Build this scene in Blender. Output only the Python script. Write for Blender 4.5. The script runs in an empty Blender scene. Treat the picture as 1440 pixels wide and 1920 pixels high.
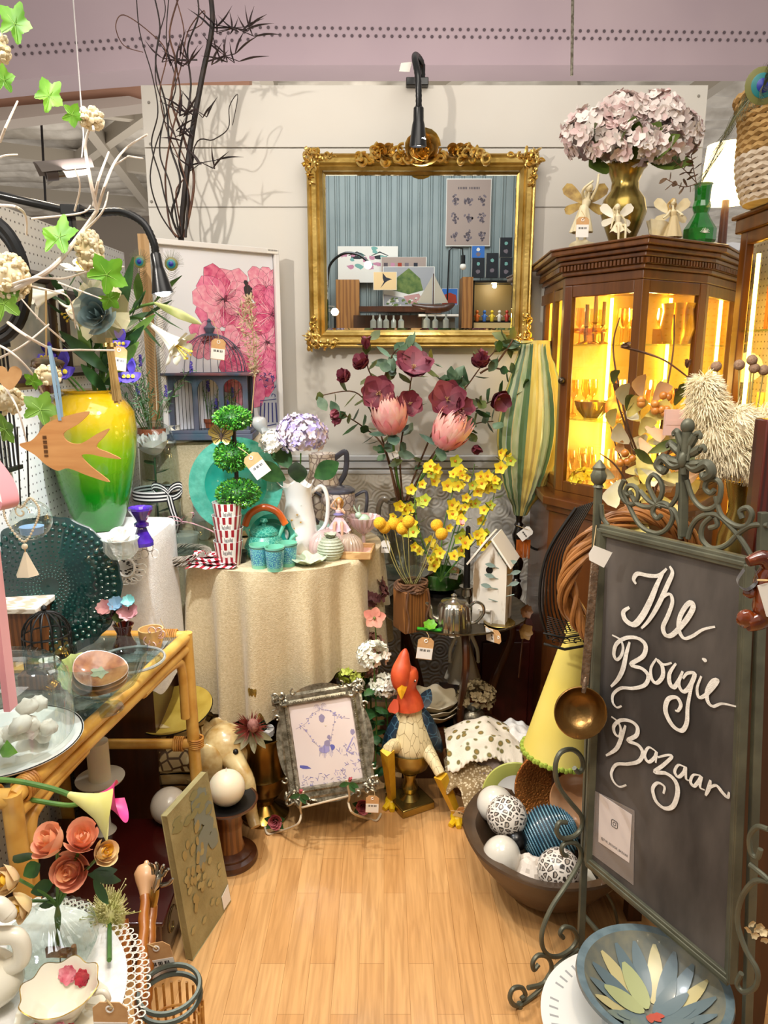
import bpy,bmesh,math,random
from mathutils import Vector as V,Matrix,Euler,noise
from math import sin,cos,pi,radians,sqrt,atan2,tau
sc=bpy.context.scene
COL=sc.collection
R=random.Random(11)
# ---------------- camera ----------------
F=1387.0
PITCH=radians(12.2)
EYE=V((0,0,1.6))
FW=V((0,cos(PITCH),-sin(PITCH)));UP=V((0,sin(PITCH),cos(PITCH)))
cam=bpy.data.cameras.new('camera');cam.sensor_fit='VERTICAL';cam.sensor_height=36;cam.lens=F/1920*36
cam.clip_start=.02;cam.clip_end=100
camo=bpy.data.objects.new('camera',cam);COL.objects.link(camo)
camo.location=EYE;camo.rotation_euler=(pi/2-PITCH,0,0);sc.camera=camo
sc.view_settings.view_transform='Standard';sc.view_settings.look='None'
sc.view_settings.gamma=1;sc.view_settings.use_curve_mapping=False
sc.view_settings.exposure=0.42
sc.cycles.max_bounces=10;sc.cycles.transparent_max_bounces=24
sc.cycles.caustics_reflective=False;sc.cycles.caustics_refractive=False
sc.cycles.sample_clamp_indirect=6
# ---------------- world and lights ----------------
w=bpy.data.worlds.new('world');sc.world=w;w.use_nodes=True
w.node_tree.nodes['Background'].inputs[0].default_value=(1,.93,.87,1)
w.node_tree.nodes['Background'].inputs[1].default_value=.42
def light(name,kind,loc,aim,power,col=(1,1,1),size=.3,size_y=None,spot=60,blend=.5):
 l=bpy.data.lights.new(name,kind);l.energy=power;l.color=col
 if kind=='AREA':
  l.size=size
  if size_y:l.shape='RECTANGLE';l.size_y=size_y
 else:l.shadow_soft_size=size
 if kind=='SPOT':l.spot_size=radians(spot);l.spot_blend=blend
 o=bpy.data.objects.new(name,l);COL.objects.link(o);o.location=loc
 if aim is not None:o.rotation_euler=(V(aim)-V(loc)).to_track_quat('-Z','Y').to_euler()
 return o
WARM=(1,.80,.56);NEUT=(1,.93,.84);COOL=(.90,.95,1)
light('hall_light','AREA',(.2,1.0,3.3),(.1,2.0,.6),34,NEUT,1.8,1.8)
light('track_spot_left','SPOT',(-1.5,.7,2.75),(.3,3.1,1.3),95,NEUT,.035,spot=75,blend=.6)
light('track_spot_floor','SPOT',(-.95,2.35,2.95),(.25,2.0,0),60,WARM,.03,spot=62,blend=.7)
light('track_spot_right','SPOT',(.3,.5,2.9),(.75,1.7,.7),42,WARM,.04,spot=62,blend=.7)
light('track_spot_near_left','SPOT',(-.1,.35,2.8),(-.75,1.2,.7),36,WARM,.05,spot=64,blend=.8)
light('bulkhead_fill','AREA',(0,4.3,2.6),(0,5.5,4.1),26,(1,.90,.90),3.5,.4)  # added fill, aimed at the bulkhead to brighten it
light('roof_foil_fill','AREA',(-2,11,1.5),(-2,11.5,5),150,(1,.93,.84),6,6)  # added upward fill that lifts the foil roof, no lamp there
# ---------------- projection helpers (photo pixel + distance -> point) ----------------
def ray(px,py):return FW+V((1,0,0))*((px-720)/F)+UP*((960-py)/F)
def W(px,py,Y):d=ray(px,py);return EYE+d*(Y/d.y)
def G(px,py,z):d=ray(px,py);return EYE+d*((z-1.6)/d.z)
def K(Y,z=1.0):return(Y*cos(PITCH)+(1.6-z)*sin(PITCH))/F
def PL(px,py,p0,n):d=ray(px,py);return EYE+d*((V(p0)-EYE).dot(n)/d.dot(n))
# ---------------- mesh builder ----------------
def leafp(t):return sin(pi*min(1,t*.96+.02))**.8
def petp(t):return(sin(pi*(t**.75)*.93+.02))**.6 if 0<t<1 else(.25 if t<=0 else .18)
def roundp(t):return .35+.65*sin(pi*min(1,t)*.62) if t<.95 else .55
def bladep(t):return(1-t)**.6*(.6+.4*min(1,t*4))
def linp(t):return 1
class MB:
 def __init__(s):s.v=[];s.f=[];s.m=[]
 def add(s,vs,fs,mi=0,M=None):
  k=len(s.v)
  s.v+=[tuple(M@V(p)) for p in vs] if M is not None else[tuple(p) for p in vs]
  for i,f in enumerate(fs):
   s.f.append([k+a for a in f]);s.m.append(mi[i] if isinstance(mi,list) else mi)
  return s
 def box(s,c,d,rz=0,mi=0,M=None,rot=None):
  c=V(c);h=V(d)/2
  vs=[V((x,y,z)) for x in(-h.x,h.x) for y in(-h.y,h.y) for z in(-h.z,h.z)]
  E_=Euler(rot).to_matrix() if rot else Matrix.Rotation(rz,3,'Z')
  vs=[c+E_@p for p in vs]
  return s.add(vs,[(0,1,3,2),(4,6,7,5),(0,4,5,1),(2,3,7,6),(0,2,6,4),(1,5,7,3)],mi,M)
 def bar(s,a,b,w,h=None,mi=0,M=None):
  a=V(a);b=V(b);h=h or w;d=(b-a).normalized()
  u=V((0,0,1)) if abs(d.z)<.9 else V((0,1,0))
  x=d.cross(u).normalized();y=x.cross(d)
  vs=[p+x*i*w/2+y*j*h/2 for p in(a,b) for i,j in((-1,-1),(1,-1),(1,1),(-1,1))]
  return s.add(vs,[(3,2,1,0),(4,5,6,7),(0,1,5,4),(1,2,6,5),(2,3,7,6),(3,0,4,7)],mi,M)
 def tube(s,pts,r,n=8,closed=False,mi=0,M=None,flat=1):
  pts=[V(p) for p in pts];N=len(pts)
  rr=r if isinstance(r,(list,tuple)) else[r]*N
  if len(rr)!=N:q=(len(rr)-1)/(N-1);rr=[rr[min(len(rr)-2,int(i*q))]+(rr[min(len(rr)-2,int(i*q))+1]-rr[min(len(rr)-2,int(i*q))])*(i*q-min(len(rr)-2,int(i*q))) for i in range(N)]
  T=[]
  for i in range(N):
   a=pts[(i-1)%N] if closed or i else pts[0];b=pts[(i+1)%N] if closed or i<N-1 else pts[-1]
   d=b-a;T.append(d.normalized() if d.length>1e-9 else V((0,0,1)))
  u=V((0,0,1)) if abs(T[0].z)<.9 else V((1,0,0))
  x=T[0].cross(u).normalized();vs=[]
  for i in range(N):
   x=x-T[i]*x.dot(T[i])
   x=x.normalized() if x.length>1e-6 else T[i].orthogonal().normalized()
   y=T[i].cross(x)
   for k in range(n):
    a=tau*k/n;vs.append(pts[i]+(x*cos(a)+y*sin(a)*flat)*rr[i])
  fs=[]
  for i in range(N if closed else N-1):
   j=(i+1)%N
   for k in range(n):fs.append((i*n+k,i*n+(k+1)%n,j*n+(k+1)%n,j*n+k))
  if not closed:fs+=[tuple(reversed(range(n))),tuple(range((N-1)*n,N*n))]
  return s.add(vs,fs,mi,M)
 def lathe(s,prof,n=32,c=(0,0,0),M=None,mi=0,fl=None,cap=False):
  vs=[];c=V(c)
  for r,z in prof:
   for k in range(n):
    a=tau*k/n;q=fl(a,z,r) if fl else 1
    dz=0
    if isinstance(q,tuple):q,dz=q
    vs.append(c+V((cos(a)*r*q,sin(a)*r*q,z+dz)))
  fs=[];ml=[]
  for i in range(len(prof)-1):
   for k in range(n):
    fs.append((i*n+k,i*n+(k+1)%n,(i+1)*n+(k+1)%n,(i+1)*n+k));ml.append(mi(i,k) if callable(mi) else mi)
  if cap:
   fs+=[tuple(reversed(range(n))),tuple(range((len(prof)-1)*n,len(prof)*n))];ml+=[0 if callable(mi) else mi]*2
  return s.add(vs,fs,ml,M)
 def ball(s,c,r,nu=16,nv=10,mi=0,M=None,bump=0,bs=10,seed=0):
  r=(r,r,r) if not isinstance(r,(tuple,list)) else r;c=V(c);vs=[]
  for i in range(nv+1):
   p=pi*i/nv
   for k in range(nu):
    a=tau*k/nu;d=V((sin(p)*cos(a),sin(p)*sin(a),-cos(p)))
    q=1+bump*noise.noise(d*bs+V((seed,seed,0))) if bump else 1
    vs.append(c+V((d.x*r[0],d.y*r[1],d.z*r[2]))*q)
  fs=[(i*nu+k,i*nu+(k+1)%nu,(i+1)*nu+(k+1)%nu,(i+1)*nu+k) for i in range(nv) for k in range(nu)]
  ml=[mi(i,k) for i in range(nv) for k in range(nu)] if callable(mi) else mi
  return s.add(vs,fs,ml,M)
 def grid(s,fn,nu,nv,mi=0,M=None,cu=False):
  vs=[V(fn(i/nu,j/nv)) for j in range(nv+1) for i in range(nu+(0 if cu else 1))]
  c=nu+(0 if cu else 1)
  fs=[(j*c+i,j*c+(i+1)%c,(j+1)*c+(i+1)%c,(j+1)*c+i) for j in range(nv) for i in range(nu)]
  ml=[mi(i,j) for j in range(nv) for i in range(nu)] if callable(mi) else mi
  return s.add(vs,fs,ml,M)
 def poly(s,pts,nrm,th,mi=0,M=None):
  pts=[V(p) for p in pts];nrm=V(nrm).normalized();n=len(pts)
  vs=[p-nrm*th/2 for p in pts]+[p+nrm*th/2 for p in pts]
  from mathutils.geometry import tessellate_polygon
  tr=[tuple(t) for t in tessellate_polygon([pts])]
  fs=tr+[tuple(a+n for a in reversed(t)) for t in tr]+[(i,(i+1)%n,(i+1)%n+n,i+n) for i in range(n)]
  return s.add(vs,fs,mi,M)
 def blade(s,b,d,n,L,w,curl=.4,fold=.2,ns=4,prof=leafp,mi=0):
  b=V(b);d=V(d).normalized();n=V(n);n=n-d*n.dot(d)
  n=n.normalized() if n.length>1e-5 else d.orthogonal().normalized()
  sd=d.cross(n);p=b.copy();vs=[]
  for i in range(ns+1):
   t=i/ns;a=curl*t;ww=w/2*prof(t)
   nn=n*cos(a)-d*sin(a)
   vs+=[p-sd*ww+nn*ww*fold,p.copy(),p+sd*ww+nn*ww*fold]
   p=p+(d*cos(a)+n*sin(a))*L/ns
  fs=[]
  for i in range(ns):k=i*3;fs+=[(k,k+1,k+4,k+3),(k+1,k+2,k+5,k+4)]
  return s.add(vs,fs,mi)
 def ring(s,c,rx,ry,tr,n=40,m=6,M=None,mi=0):
  return s.tube([V(c)+V((cos(tau*k/n)*rx,sin(tau*k/n)*ry,0)) for k in range(n)],tr,m,True,mi,M)
 def mesh(s,name,mats,off=None,inv=None,smooth=True,ang=40):
  me=bpy.data.meshes.new(name)
  vs=s.v
  if inv is not None:vs=[tuple(inv@V(p)) for p in vs]
  me.from_pydata(vs,[],s.f)
  for m in(mats if isinstance(mats,(list,tuple)) else[mats]):me.materials.append(m)
  me.polygons.foreach_set('material_index',s.m)
  me.validate();me.update()
  if smooth:
   me.polygons.foreach_set('use_smooth',[True]*len(me.polygons))
   me.set_sharp_from_angle(angle=radians(ang))
  return me
def catm(pts,n=6,closed=False):
 pts=[V(p) for p in pts];N=len(pts);out=[]
 rng=range(N if closed else N-1)
 for i in rng:
  p0=pts[(i-1)%N] if closed or i>0 else pts[0];p1=pts[i];p2=pts[(i+1)%N]
  p3=pts[(i+2)%N] if closed or i+2<N else pts[-1]
  for k in range(n):
   t=k/n
   out.append(.5*((2*p1)+(-p0+p2)*t+(2*p0-5*p1+4*p2-p3)*t*t+(-p0+3*p1-3*p2+p3)*t**3))
 if not closed:out.append(pts[-1])
 return out
def spiral(c,r0,r1,a0,a1,ax,ay,n=20):
 return[V(c)+(V(ax)*cos(a0+(a1-a0)*i/n)+V(ay)*sin(a0+(a1-a0)*i/n))*(r0+(r1-r0)*i/n) for i in range(n+1)]
 # ---------------- objects ----------------
def T(name,label,cat,loc,rz=0,group=None,rot=None):
 o=bpy.data.objects.new(name,None);COL.objects.link(o);o.empty_display_size=.02
 o.location=loc;o.rotation_euler=rot if rot else(0,0,rz)
 o['label']=label;o['category']=cat
 if group:o['group']=group
 return o
def lm(o):
 m=Matrix.LocRotScale(o.location,o.rotation_euler.to_quaternion(),o.scale)
 return lm(o.parent)@m if o.parent else m
def P(name,mb,mats,parent,world=False,label=None,bev=0,smooth=True,ang=40,loc=None,stuff=False,sub=0):
 inv=lm(parent).inverted() if world else None
 o=bpy.data.objects.new(name,mb.mesh(name,mats,inv=inv,smooth=smooth,ang=ang));COL.objects.link(o);o.parent=parent
 if label:o['label']=label
 if stuff:o['kind']='stuff'
 if loc:o.location=loc
 mods(o,bev,sub)
 return o
def mods(o,bev,sub):
 if bev:
  b=o.modifiers.new('bevel','BEVEL');b.width=bev;b.segments=2;b.limit_method='ANGLE'
 if sub:
  b=o.modifiers.new('sub','SUBSURF');b.levels=sub;b.render_levels=sub
def O(name,label,cat,mb,mats,loc,rz=0,group=None,world=False,bev=0,smooth=True,ang=40,kind=None,rot=None,sub=0):
 rt=Euler(rot if rot else(0,0,rz))
 inv=Matrix.LocRotScale(V(loc),rt.to_quaternion(),V((1,1,1))).inverted() if world else None
 o=bpy.data.objects.new(name,mb.mesh(name,mats,inv=inv,smooth=smooth,ang=ang));COL.objects.link(o)
 o.location=loc;o.rotation_euler=rt
 o['label']=label;o['category']=cat
 if group:o['group']=group
 if kind:o['kind']=kind
 mods(o,bev,sub)
 return o
def ST(name,mb,mats,label=None,bev=0,smooth=False,parent=None):
 o=bpy.data.objects.new(name,mb.mesh(name,mats,smooth=smooth));COL.objects.link(o);o['kind']='structure'
 if label:o['label']=label
 if parent:o.parent=parent
 mods(o,bev,0)
 return o
def CP(o,loc=None,rz=None,label=None,s=None,group=None,parent=None,rot=None):
 c=o.copy();COL.objects.link(c);c.parent=parent
 if loc is not None:c.location=loc
 if rz is not None:c.rotation_euler=(0,0,rz)
 if rot is not None:c.rotation_euler=rot
 if s:c.scale=(s,s,s) if not isinstance(s,(tuple,list)) else s
 if label:c['label']=label
 if group:c['group']=group
 for ch in[q for q in bpy.data.objects if q.parent==o]:CP(ch,parent=c)
 return c
def RM(d,up=(0,0,1),o=(0,0,0)):
 z=V(d).normalized();u=V(up)
 x=u.cross(z)
 if x.length<1e-4:x=V((1,0,0)).cross(z)
 if x.length<1e-4:x=V((0,1,0))
 x.normalize();y=z.cross(x)
 return Matrix.Translation(V(o))@Matrix((x,y,z)).transposed().to_4x4()
def rv(s=1):return V((R.uniform(-s,s),R.uniform(-s,s),R.uniform(-s,s)))
# ---------------- materials ----------------
def hx(h):
 h=h.lstrip('#');c=[int(h[i:i+2],16)/255 for i in(0,2,4)]
 return tuple(((x/12.92) if x<=.04045 else((x+.055)/1.055)**2.4) for x in c)+(1,)
MATS={}
def mat(name,h,r=.5,m=0,h2=None,sc_=8,det=3,bump=0,bsc=60,st=(1,1,1),kind='noise',em=0,emh=None,sss=0,coat=0,sheen=0,lo=.35,hi=.65,alpha=1,rz=0):
 if name in MATS:return MATS[name]
 mt=bpy.data.materials.new(name);MATS[name]=mt;mt.use_nodes=True
 nt=mt.node_tree;N=nt.nodes;L=nt.links;b=N['Principled BSDF']
 b.inputs['Base Color'].default_value=hx(h);b.inputs['Roughness'].default_value=r;b.inputs['Metallic'].default_value=m
 if coat:b.inputs['Coat Weight'].default_value=coat;b.inputs['Coat Roughness'].default_value=.08
 if sheen:b.inputs['Sheen Weight'].default_value=sheen
 if sss:b.inputs['Subsurface Weight'].default_value=sss;b.inputs['Subsurface Scale'].default_value=.01
 if alpha<1:b.inputs['Alpha'].default_value=alpha
 if em:b.inputs['Emission Color'].default_value=hx(emh or h);b.inputs['Emission Strength'].default_value=em
 tc=N.new('ShaderNodeTexCoord');mp=N.new('ShaderNodeMapping');L.new(tc.outputs['Object'],mp.inputs[0])
 mp.inputs['Scale'].default_value=st;mp.inputs['Rotation'].default_value=(0,0,rz)
 def tex(kind,s):
  if kind=='noise':t=N.new('ShaderNodeTexNoise');t.inputs['Scale'].default_value=s;t.inputs['Detail'].default_value=det;o=t.outputs[0]
  elif kind=='voronoi':t=N.new('ShaderNodeTexVoronoi');t.inputs['Scale'].default_value=s;o=t.outputs['Distance']
  elif kind=='cells':t=N.new('ShaderNodeTexVoronoi');t.feature='DISTANCE_TO_EDGE';t.inputs['Scale'].default_value=s;o=t.outputs['Distance']
  elif kind=='wave':t=N.new('ShaderNodeTexWave');t.inputs['Scale'].default_value=s;t.inputs['Distortion'].default_value=6;t.inputs['Detail'].default_value=det;t.inputs['Detail Scale'].default_value=1.5;o=t.outputs[0]
  elif kind=='stripes':t=N.new('ShaderNodeTexWave');t.inputs['Scale'].default_value=s;t.inputs['Distortion'].default_value=0;o=t.outputs[0]
  elif kind=='checker':t=N.new('ShaderNodeTexChecker');t.inputs['Scale'].default_value=s;o=t.outputs[1]
  L.new(mp.outputs[0],t.inputs['Vector']);return o
 if h2:
  o=tex(kind,sc_);cr=N.new('ShaderNodeValToRGB');L.new(o,cr.inputs[0])
  cr.color_ramp.elements[0].position=lo;cr.color_ramp.elements[1].position=hi
  cr.color_ramp.elements[0].color=hx(h);cr.color_ramp.elements[1].color=hx(h2)
  L.new(cr.outputs[0],b.inputs['Base Color'])
 if bump:
  o=tex('noise',bsc);bp=N.new('ShaderNodeBump');bp.inputs['Strength'].default_value=bump;bp.inputs['Distance'].default_value=.004
  L.new(o,bp.inputs['Height']);L.new(bp.outputs[0],b.inputs['Normal'])
 return mt
def glass(name,h='#eef4f2',rough=.03,f=.12,h2=None,z0=0,z1=1,bump=0,bsc=20,fmax=.8):
 if name in MATS:return MATS[name]
 mt=bpy.data.materials.new(name);MATS[name]=mt;mt.use_nodes=True
 nt=mt.node_tree;N=nt.nodes;L=nt.links;N.remove(N['Principled BSDF'])
 out=N['Material Output'];tr=N.new('ShaderNodeBsdfTransparent');gl=N.new('ShaderNodeBsdfGlossy');mx=N.new('ShaderNodeMixShader')
 tr.inputs[0].default_value=hx(h);gl.inputs['Roughness'].default_value=rough;gl.inputs[0].default_value=(1,1,1,1)
 lw=N.new('ShaderNodeLayerWeight');lw.inputs[0].default_value=.35
 mr=N.new('ShaderNodeMapRange');mr.inputs['To Min'].default_value=f*.5;mr.inputs['To Max'].default_value=fmax
 pw=N.new('ShaderNodeMath');pw.operation='POWER';pw.inputs[1].default_value=2.2
 L.new(lw.outputs['Facing'],pw.inputs[0]);L.new(pw.outputs[0],mr.inputs[0]);L.new(mr.outputs[0],mx.inputs[0])
 L.new(tr.outputs[0],mx.inputs[1]);L.new(gl.outputs[0],mx.inputs[2]);L.new(mx.outputs[0],out.inputs[0])
 tc=N.new('ShaderNodeTexCoord')
 if h2:
  sp=N.new('ShaderNodeSeparateXYZ');L.new(tc.outputs['Object'],sp.inputs[0])
  m2=N.new('ShaderNodeMapRange');m2.inputs['From Min'].default_value=z0;m2.inputs['From Max'].default_value=z1
  L.new(sp.outputs[2],m2.inputs[0]);cr=N.new('ShaderNodeValToRGB');L.new(m2.outputs[0],cr.inputs[0])
  cr.color_ramp.elements[0].color=hx(h);cr.color_ramp.elements[1].color=hx(h2);L.new(cr.outputs[0],tr.inputs[0])
 if bump:
  t=N.new('ShaderNodeTexNoise');t.inputs['Scale'].default_value=bsc;L.new(tc.outputs['Object'],t.inputs['Vector'])
  bp=N.new('ShaderNodeBump');bp.inputs['Strength'].default_value=bump;bp.inputs['Distance'].default_value=.01
  L.new(t.outputs[0],bp.inputs['Height']);L.new(bp.outputs[0],gl.inputs['Normal']);L.new(bp.outputs[0],lw.inputs['Normal'])
 return mt
def pegmat(name,h,hd,pitch,rad,mask):
 mt=mat(name,h,.6);nt=mt.node_tree;N=nt.nodes;L=nt.links;b=N['Principled BSDF']
 g=N.new('ShaderNodeNewGeometry')
 a=N.new('ShaderNodeVectorMath');a.operation='SCALE';a.inputs['Scale'].default_value=1/pitch;L.new(g.outputs['Position'],a.inputs[0])
 f=N.new('ShaderNodeVectorMath');f.operation='FRACTION';L.new(a.outputs[0],f.inputs[0])
 s_=N.new('ShaderNodeVectorMath');s_.operation='SUBTRACT';s_.inputs[1].default_value=(.5,.5,.5);L.new(f.outputs[0],s_.inputs[0])
 k=N.new('ShaderNodeVectorMath');k.operation='MULTIPLY';k.inputs[1].default_value=mask;L.new(s_.outputs[0],k.inputs[0])
 l=N.new('ShaderNodeVectorMath');l.operation='LENGTH';L.new(k.outputs[0],l.inputs[0])
 c=N.new('ShaderNodeMath');c.operation='LESS_THAN';c.inputs[1].default_value=rad/pitch;L.new(l.outputs['Value'],c.inputs[0])
 m=N.new('ShaderNodeMix');m.data_type='RGBA';m.inputs[6].default_value=hx(h);m.inputs[7].default_value=hx(hd)
 L.new(c.outputs[0],m.inputs[0]);L.new(m.outputs[2],b.inputs['Base Color'])
 return mt
M_white=mat('white_paint','#d8d4cc',.55,h2='#dedad4',sc_=3)
M_black=mat('black_plastic','#0a0a0b',.28)
M_iron=mat('black_iron','#14110f',.5,.3)
M_gold=mat('antique_gold','#a5853f',.36,.8,h2='#c9aa62',sc_=14,bump=.3,bsc=60)
M_brass=mat('aged_brass','#8f7a3e',.25,.9,h2='#b39a55',sc_=9,bump=.08)
M_silver=mat('silver_plate','#b9b4a8',.18,.95,h2='#8f897c',sc_=10)
M_pewter=mat('pewter','#6d6654',.33,.75,h2='#aba491',sc_=60,bump=.3,bsc=120)
M_glass=glass('clear_glass')
M_glassw=glass('wavy_clear_glass','#e9f0ee',.04,.1,bump=.35,bsc=18,fmax=.5)
M_stem=mat('green_stem','#3d6a2a',.5,h2='#5b8436',sc_=20)
M_leafg=mat('bright_leaf','#5a9a1e',.5,h2='#7dbb2d',sc_=25)
M_leafd=mat('dark_leaf','#1f4420',.45,h2='#35602c',sc_=25)
M_leaft=mat('teal_leaf','#3d5f52',.5,h2='#6c8a76',sc_=20)
M_leafo=mat('olive_leaf','#4c5a2c',.5,h2='#6e7438',sc_=20)
M_twig=mat('dark_twig','#1d1512',.7,h2='#3a281f',sc_=30)
M_btwig=mat('brown_twig','#4a2f1e',.7,h2='#6e4a2e',sc_=30)
M_kraft=mat('kraft_card','#c99a66',.8,h2='#d2a673',sc_=60)
M_paper=mat('white_paper','#eeeae2',.7)
M_ink=mat('printed_ink','#3a3634',.8)
M_string=mat('jute_string','#c9ad7d',.9)
M_terra=mat('terracotta','#9a4f2c',.8,h2='#b2613a',sc_=15)
M_wood=mat('dark_wood','#3b1d0c',.35,h2='#4e2812',sc_=9,det=8,st=(4,4,.4),coat=.3)
M_cream=mat('cream_ceramic','#e6dfcc',.25,coat=.4)
M_whitec=mat('white_ceramic','#ecebe6',.22,coat=.4)
M_rattan=mat('rattan_cane','#c28a35',.38,h2='#e0b25a',sc_=12,bump=.15,bsc=40,coat=.3)
M_bind=mat('cane_binding','#a86c28',.5,h2='#d19a4a',sc_=50)
M_cloth=mat('cream_linen','#c8b48c',.9,h2='#d8c6a0',sc_=120,bump=.5,bsc=260,sheen=.3)
M_lace=mat('white_cotton','#dedbd6',.9,h2='#e8e6e2',sc_=80,bump=.3,bsc=200)
def tag(px,py,Y,s=.035,rot=0,lab='kraft price tag',kraft=.5,hang=None,yaw=0,white=False,lean=0):
 """price tag: string > card > sticker; hangs from `hang` (pixel)"""
 c=W(px,py,Y);h=s*1.45
 t=T('price_tag',lab,'price tag',c,rot=(lean,rot,yaw),group=None)
 m=MB();a=s/2
 m.poly([(-a,0,-h/2),(a,0,-h/2),(a,0,h/2-.2*s),(a-.22*s,0,h/2),(-a+.22*s,0,h/2),(-a,0,h/2-.2*s)],(0,1,0),.0012)
 P('card',m,M_paper if white else M_kraft,t)
 m=MB().ring((0,0,0),.1*s,.1*s,.028*s,12,6,M=Matrix.Translation((0,-.001,h/2-.22*s))@Matrix.Rotation(pi/2,4,'X'))
 P('eyelet',m,M_paper,t)
 if not white:
  m=MB().box((0,-.0012,-h*.22),(s*.98,.0008,h*kraft));P('sticker',m,M_paper,t)
 m=MB()
 for i in range(11):
  if i%4!=3:m.box((-s*.3+i*s*.06,-.0018,-h*.08),(s*.028*(1+(i%3)*.4),.0004,h*.1))
 P('barcode',m,M_ink,t)
 top=W(*hang,Y) if hang else c+V((0,0,h/2+s*.6))
 e=lm(t)@V((0,-.001,h/2-.2*s))
 P('string',MB().tube(catm([e,(e+top)/2+V((s*.15,-.003,-.002)),top],5),.0009*max(1,s/.04),5),M_string,t,world=True)
 return t
def basis(yaw):
 return V((cos(yaw),sin(yaw),0)),V((0,0,1))
def squares(mb,n,box,mi=0):pass
# ================= SETTING =================
def floormat():
 mt=mat('oak_laminate','#c48b4e',.28,coat=.25);nt=mt.node_tree;N=nt.nodes;L=nt.links;b=N['Principled BSDF']
 tc=N.new('ShaderNodeTexCoord');sp=N.new('ShaderNodeSeparateXYZ');L.new(tc.outputs['Object'],sp.inputs[0])
 cb=N.new('ShaderNodeCombineXYZ');L.new(sp.outputs[1],cb.inputs[0]);L.new(sp.outputs[0],cb.inputs[1])
 br=N.new('ShaderNodeTexBrick');L.new(cb.outputs[0],br.inputs['Vector'])
 br.inputs['Scale'].default_value=1;br.inputs['Brick Width'].default_value=.42;br.inputs['Row Height'].default_value=.066
 br.inputs['Mortar Size'].default_value=.0006;br.inputs['Mortar Smooth'].default_value=.3;br.offset=.37
 br.inputs['Color1'].default_value=hx('#c6955e');br.inputs['Color2'].default_value=hx('#d3a670');br.inputs['Mortar'].default_value=hx('#9a6c3c')
 mp=N.new('ShaderNodeMapping');mp.inputs['Scale'].default_value=(26,1.6,1);L.new(tc.outputs['Object'],mp.inputs[0])
 ns=N.new('ShaderNodeTexNoise');ns.inputs['Scale'].default_value=3;ns.inputs['Detail'].default_value=6;ns.inputs['Distortion'].default_value=.6;L.new(mp.outputs[0],ns.inputs['Vector'])
 cr=N.new('ShaderNodeValToRGB');L.new(ns.outputs[0],cr.inputs[0]);cr.color_ramp.elements[0].position=.3;cr.color_ramp.elements[1].position=.62
 cr.color_ramp.elements[0].color=(.80,.74,.66,1);cr.color_ramp.elements[1].color=(1.1,1.08,1.04,1)
 mx=N.new('ShaderNodeMix');mx.data_type='RGBA';mx.blend_type='MULTIPLY';mx.inputs[0].default_value=1
 L.new(br.outputs[0],mx.inputs[6]);L.new(cr.outputs[0],mx.inputs[7]);L.new(mx.outputs[2],b.inputs['Base Color'])
 return mt
ST('floor',MB().box((0,1.2,-.025),(4.6,7.2,.05)),floormat())
YB=3.2
xl=W(264,169,YB).x;xr=W(1329,150,YB).x;zt=(W(264,169,YB).z+W(1329,150,YB).z)/2
M_panel=mat('white_panel_board','#d3cdc2',.5,h2='#d9d4ca',sc_=2)
zs1=W(700,277,YB).z;zs2=W(350,388,YB).z
m=MB();m.box(((xl+xr)/2,YB+.02,(zt+zs1+.002)/2),(xr-xl,.04,zt-zs1-.002));m.box(((xl+xr)/2,YB+.022,(zs1-.002)/2),(xr-xl,.04,zs1-.002))
ST('wall_back',m,M_panel,bev=.0015)
# thin joints and screw heads
m=MB();m.box(((xl+xr)/2,YB-.0005,zs2),(xr-xl,.001,.0025));
for px,py in((279,192),(282,270),(284,378),(1310,180),(1322,400)):m.lathe([(0,0),(.006,0),(.005,.003),(0,.004)],10,M=Matrix.Translation(W(px,py,YB))@Matrix.Rotation(pi/2,4,'X'))
ST('trim_1',m,mat('panel_joint','#8d877d',.6))
# dado rail and embossed panel below it
zr=W(800,858,YB).z
m=MB();m.box(((xl+xr)/2,YB-.012,zr),(xr-xl,.024,.022));m.box(((xl+xr)/2,YB-.008,zr-.03),(xr-xl,.016,.03));m.box(((xl+xr)/2,YB-.006,zr-.062),(xr-xl,.012,.02))
ST('trim_2',m,mat('grey_white_rail','#c9c8c6',.4),bev=.004)
M_emb=mat('embossed_paper','#dcd6ca',.6)
def embossed(mt):
 nt=mt.node_tree;N=nt.nodes;L=nt.links;tc=N.new('ShaderNodeTexCoord')
 t=N.new('ShaderNodeTexVoronoi');t.inputs['Scale'].default_value=14;L.new(tc.outputs['Object'],t.inputs['Vector'])
 w_=N.new('ShaderNodeMath');w_.operation='SINE';s_=N.new('ShaderNodeMath');s_.operation='MULTIPLY';s_.inputs[1].default_value=30
 L.new(t.outputs['Distance'],s_.inputs[0]);L.new(s_.outputs[0],w_.inputs[0])
 bp=N.new('ShaderNodeBump');bp.inputs['Strength'].default_value=.25;bp.inputs['Distance'].default_value=.004;L.new(w_.outputs[0],bp.inputs['Height']);L.new(bp.outputs[0],N['Principled BSDF'].inputs['Normal'])
embossed(M_emb)
ST('wall_back_dado',MB().box(((xl+xr)/2,YB-.003,(zr-.07)/2),(xr-xl,.006,zr-.07)),M_emb)
# side pegboard walls
XL=-1.07;XR=1.42;ztl=2.0
pg=pegmat('white_pegboard','#d2d2cf','#4d4a47',.0254,.0032,(0,1,1))
ST('wall_left',MB().box((XL-.01,1.9,ztl/2),(.02,2.6,ztl)),pg)
ST('wall_right',MB().box((XR+.01,1.9,1.0),(.02,2.6,2.0)),pg)
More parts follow.
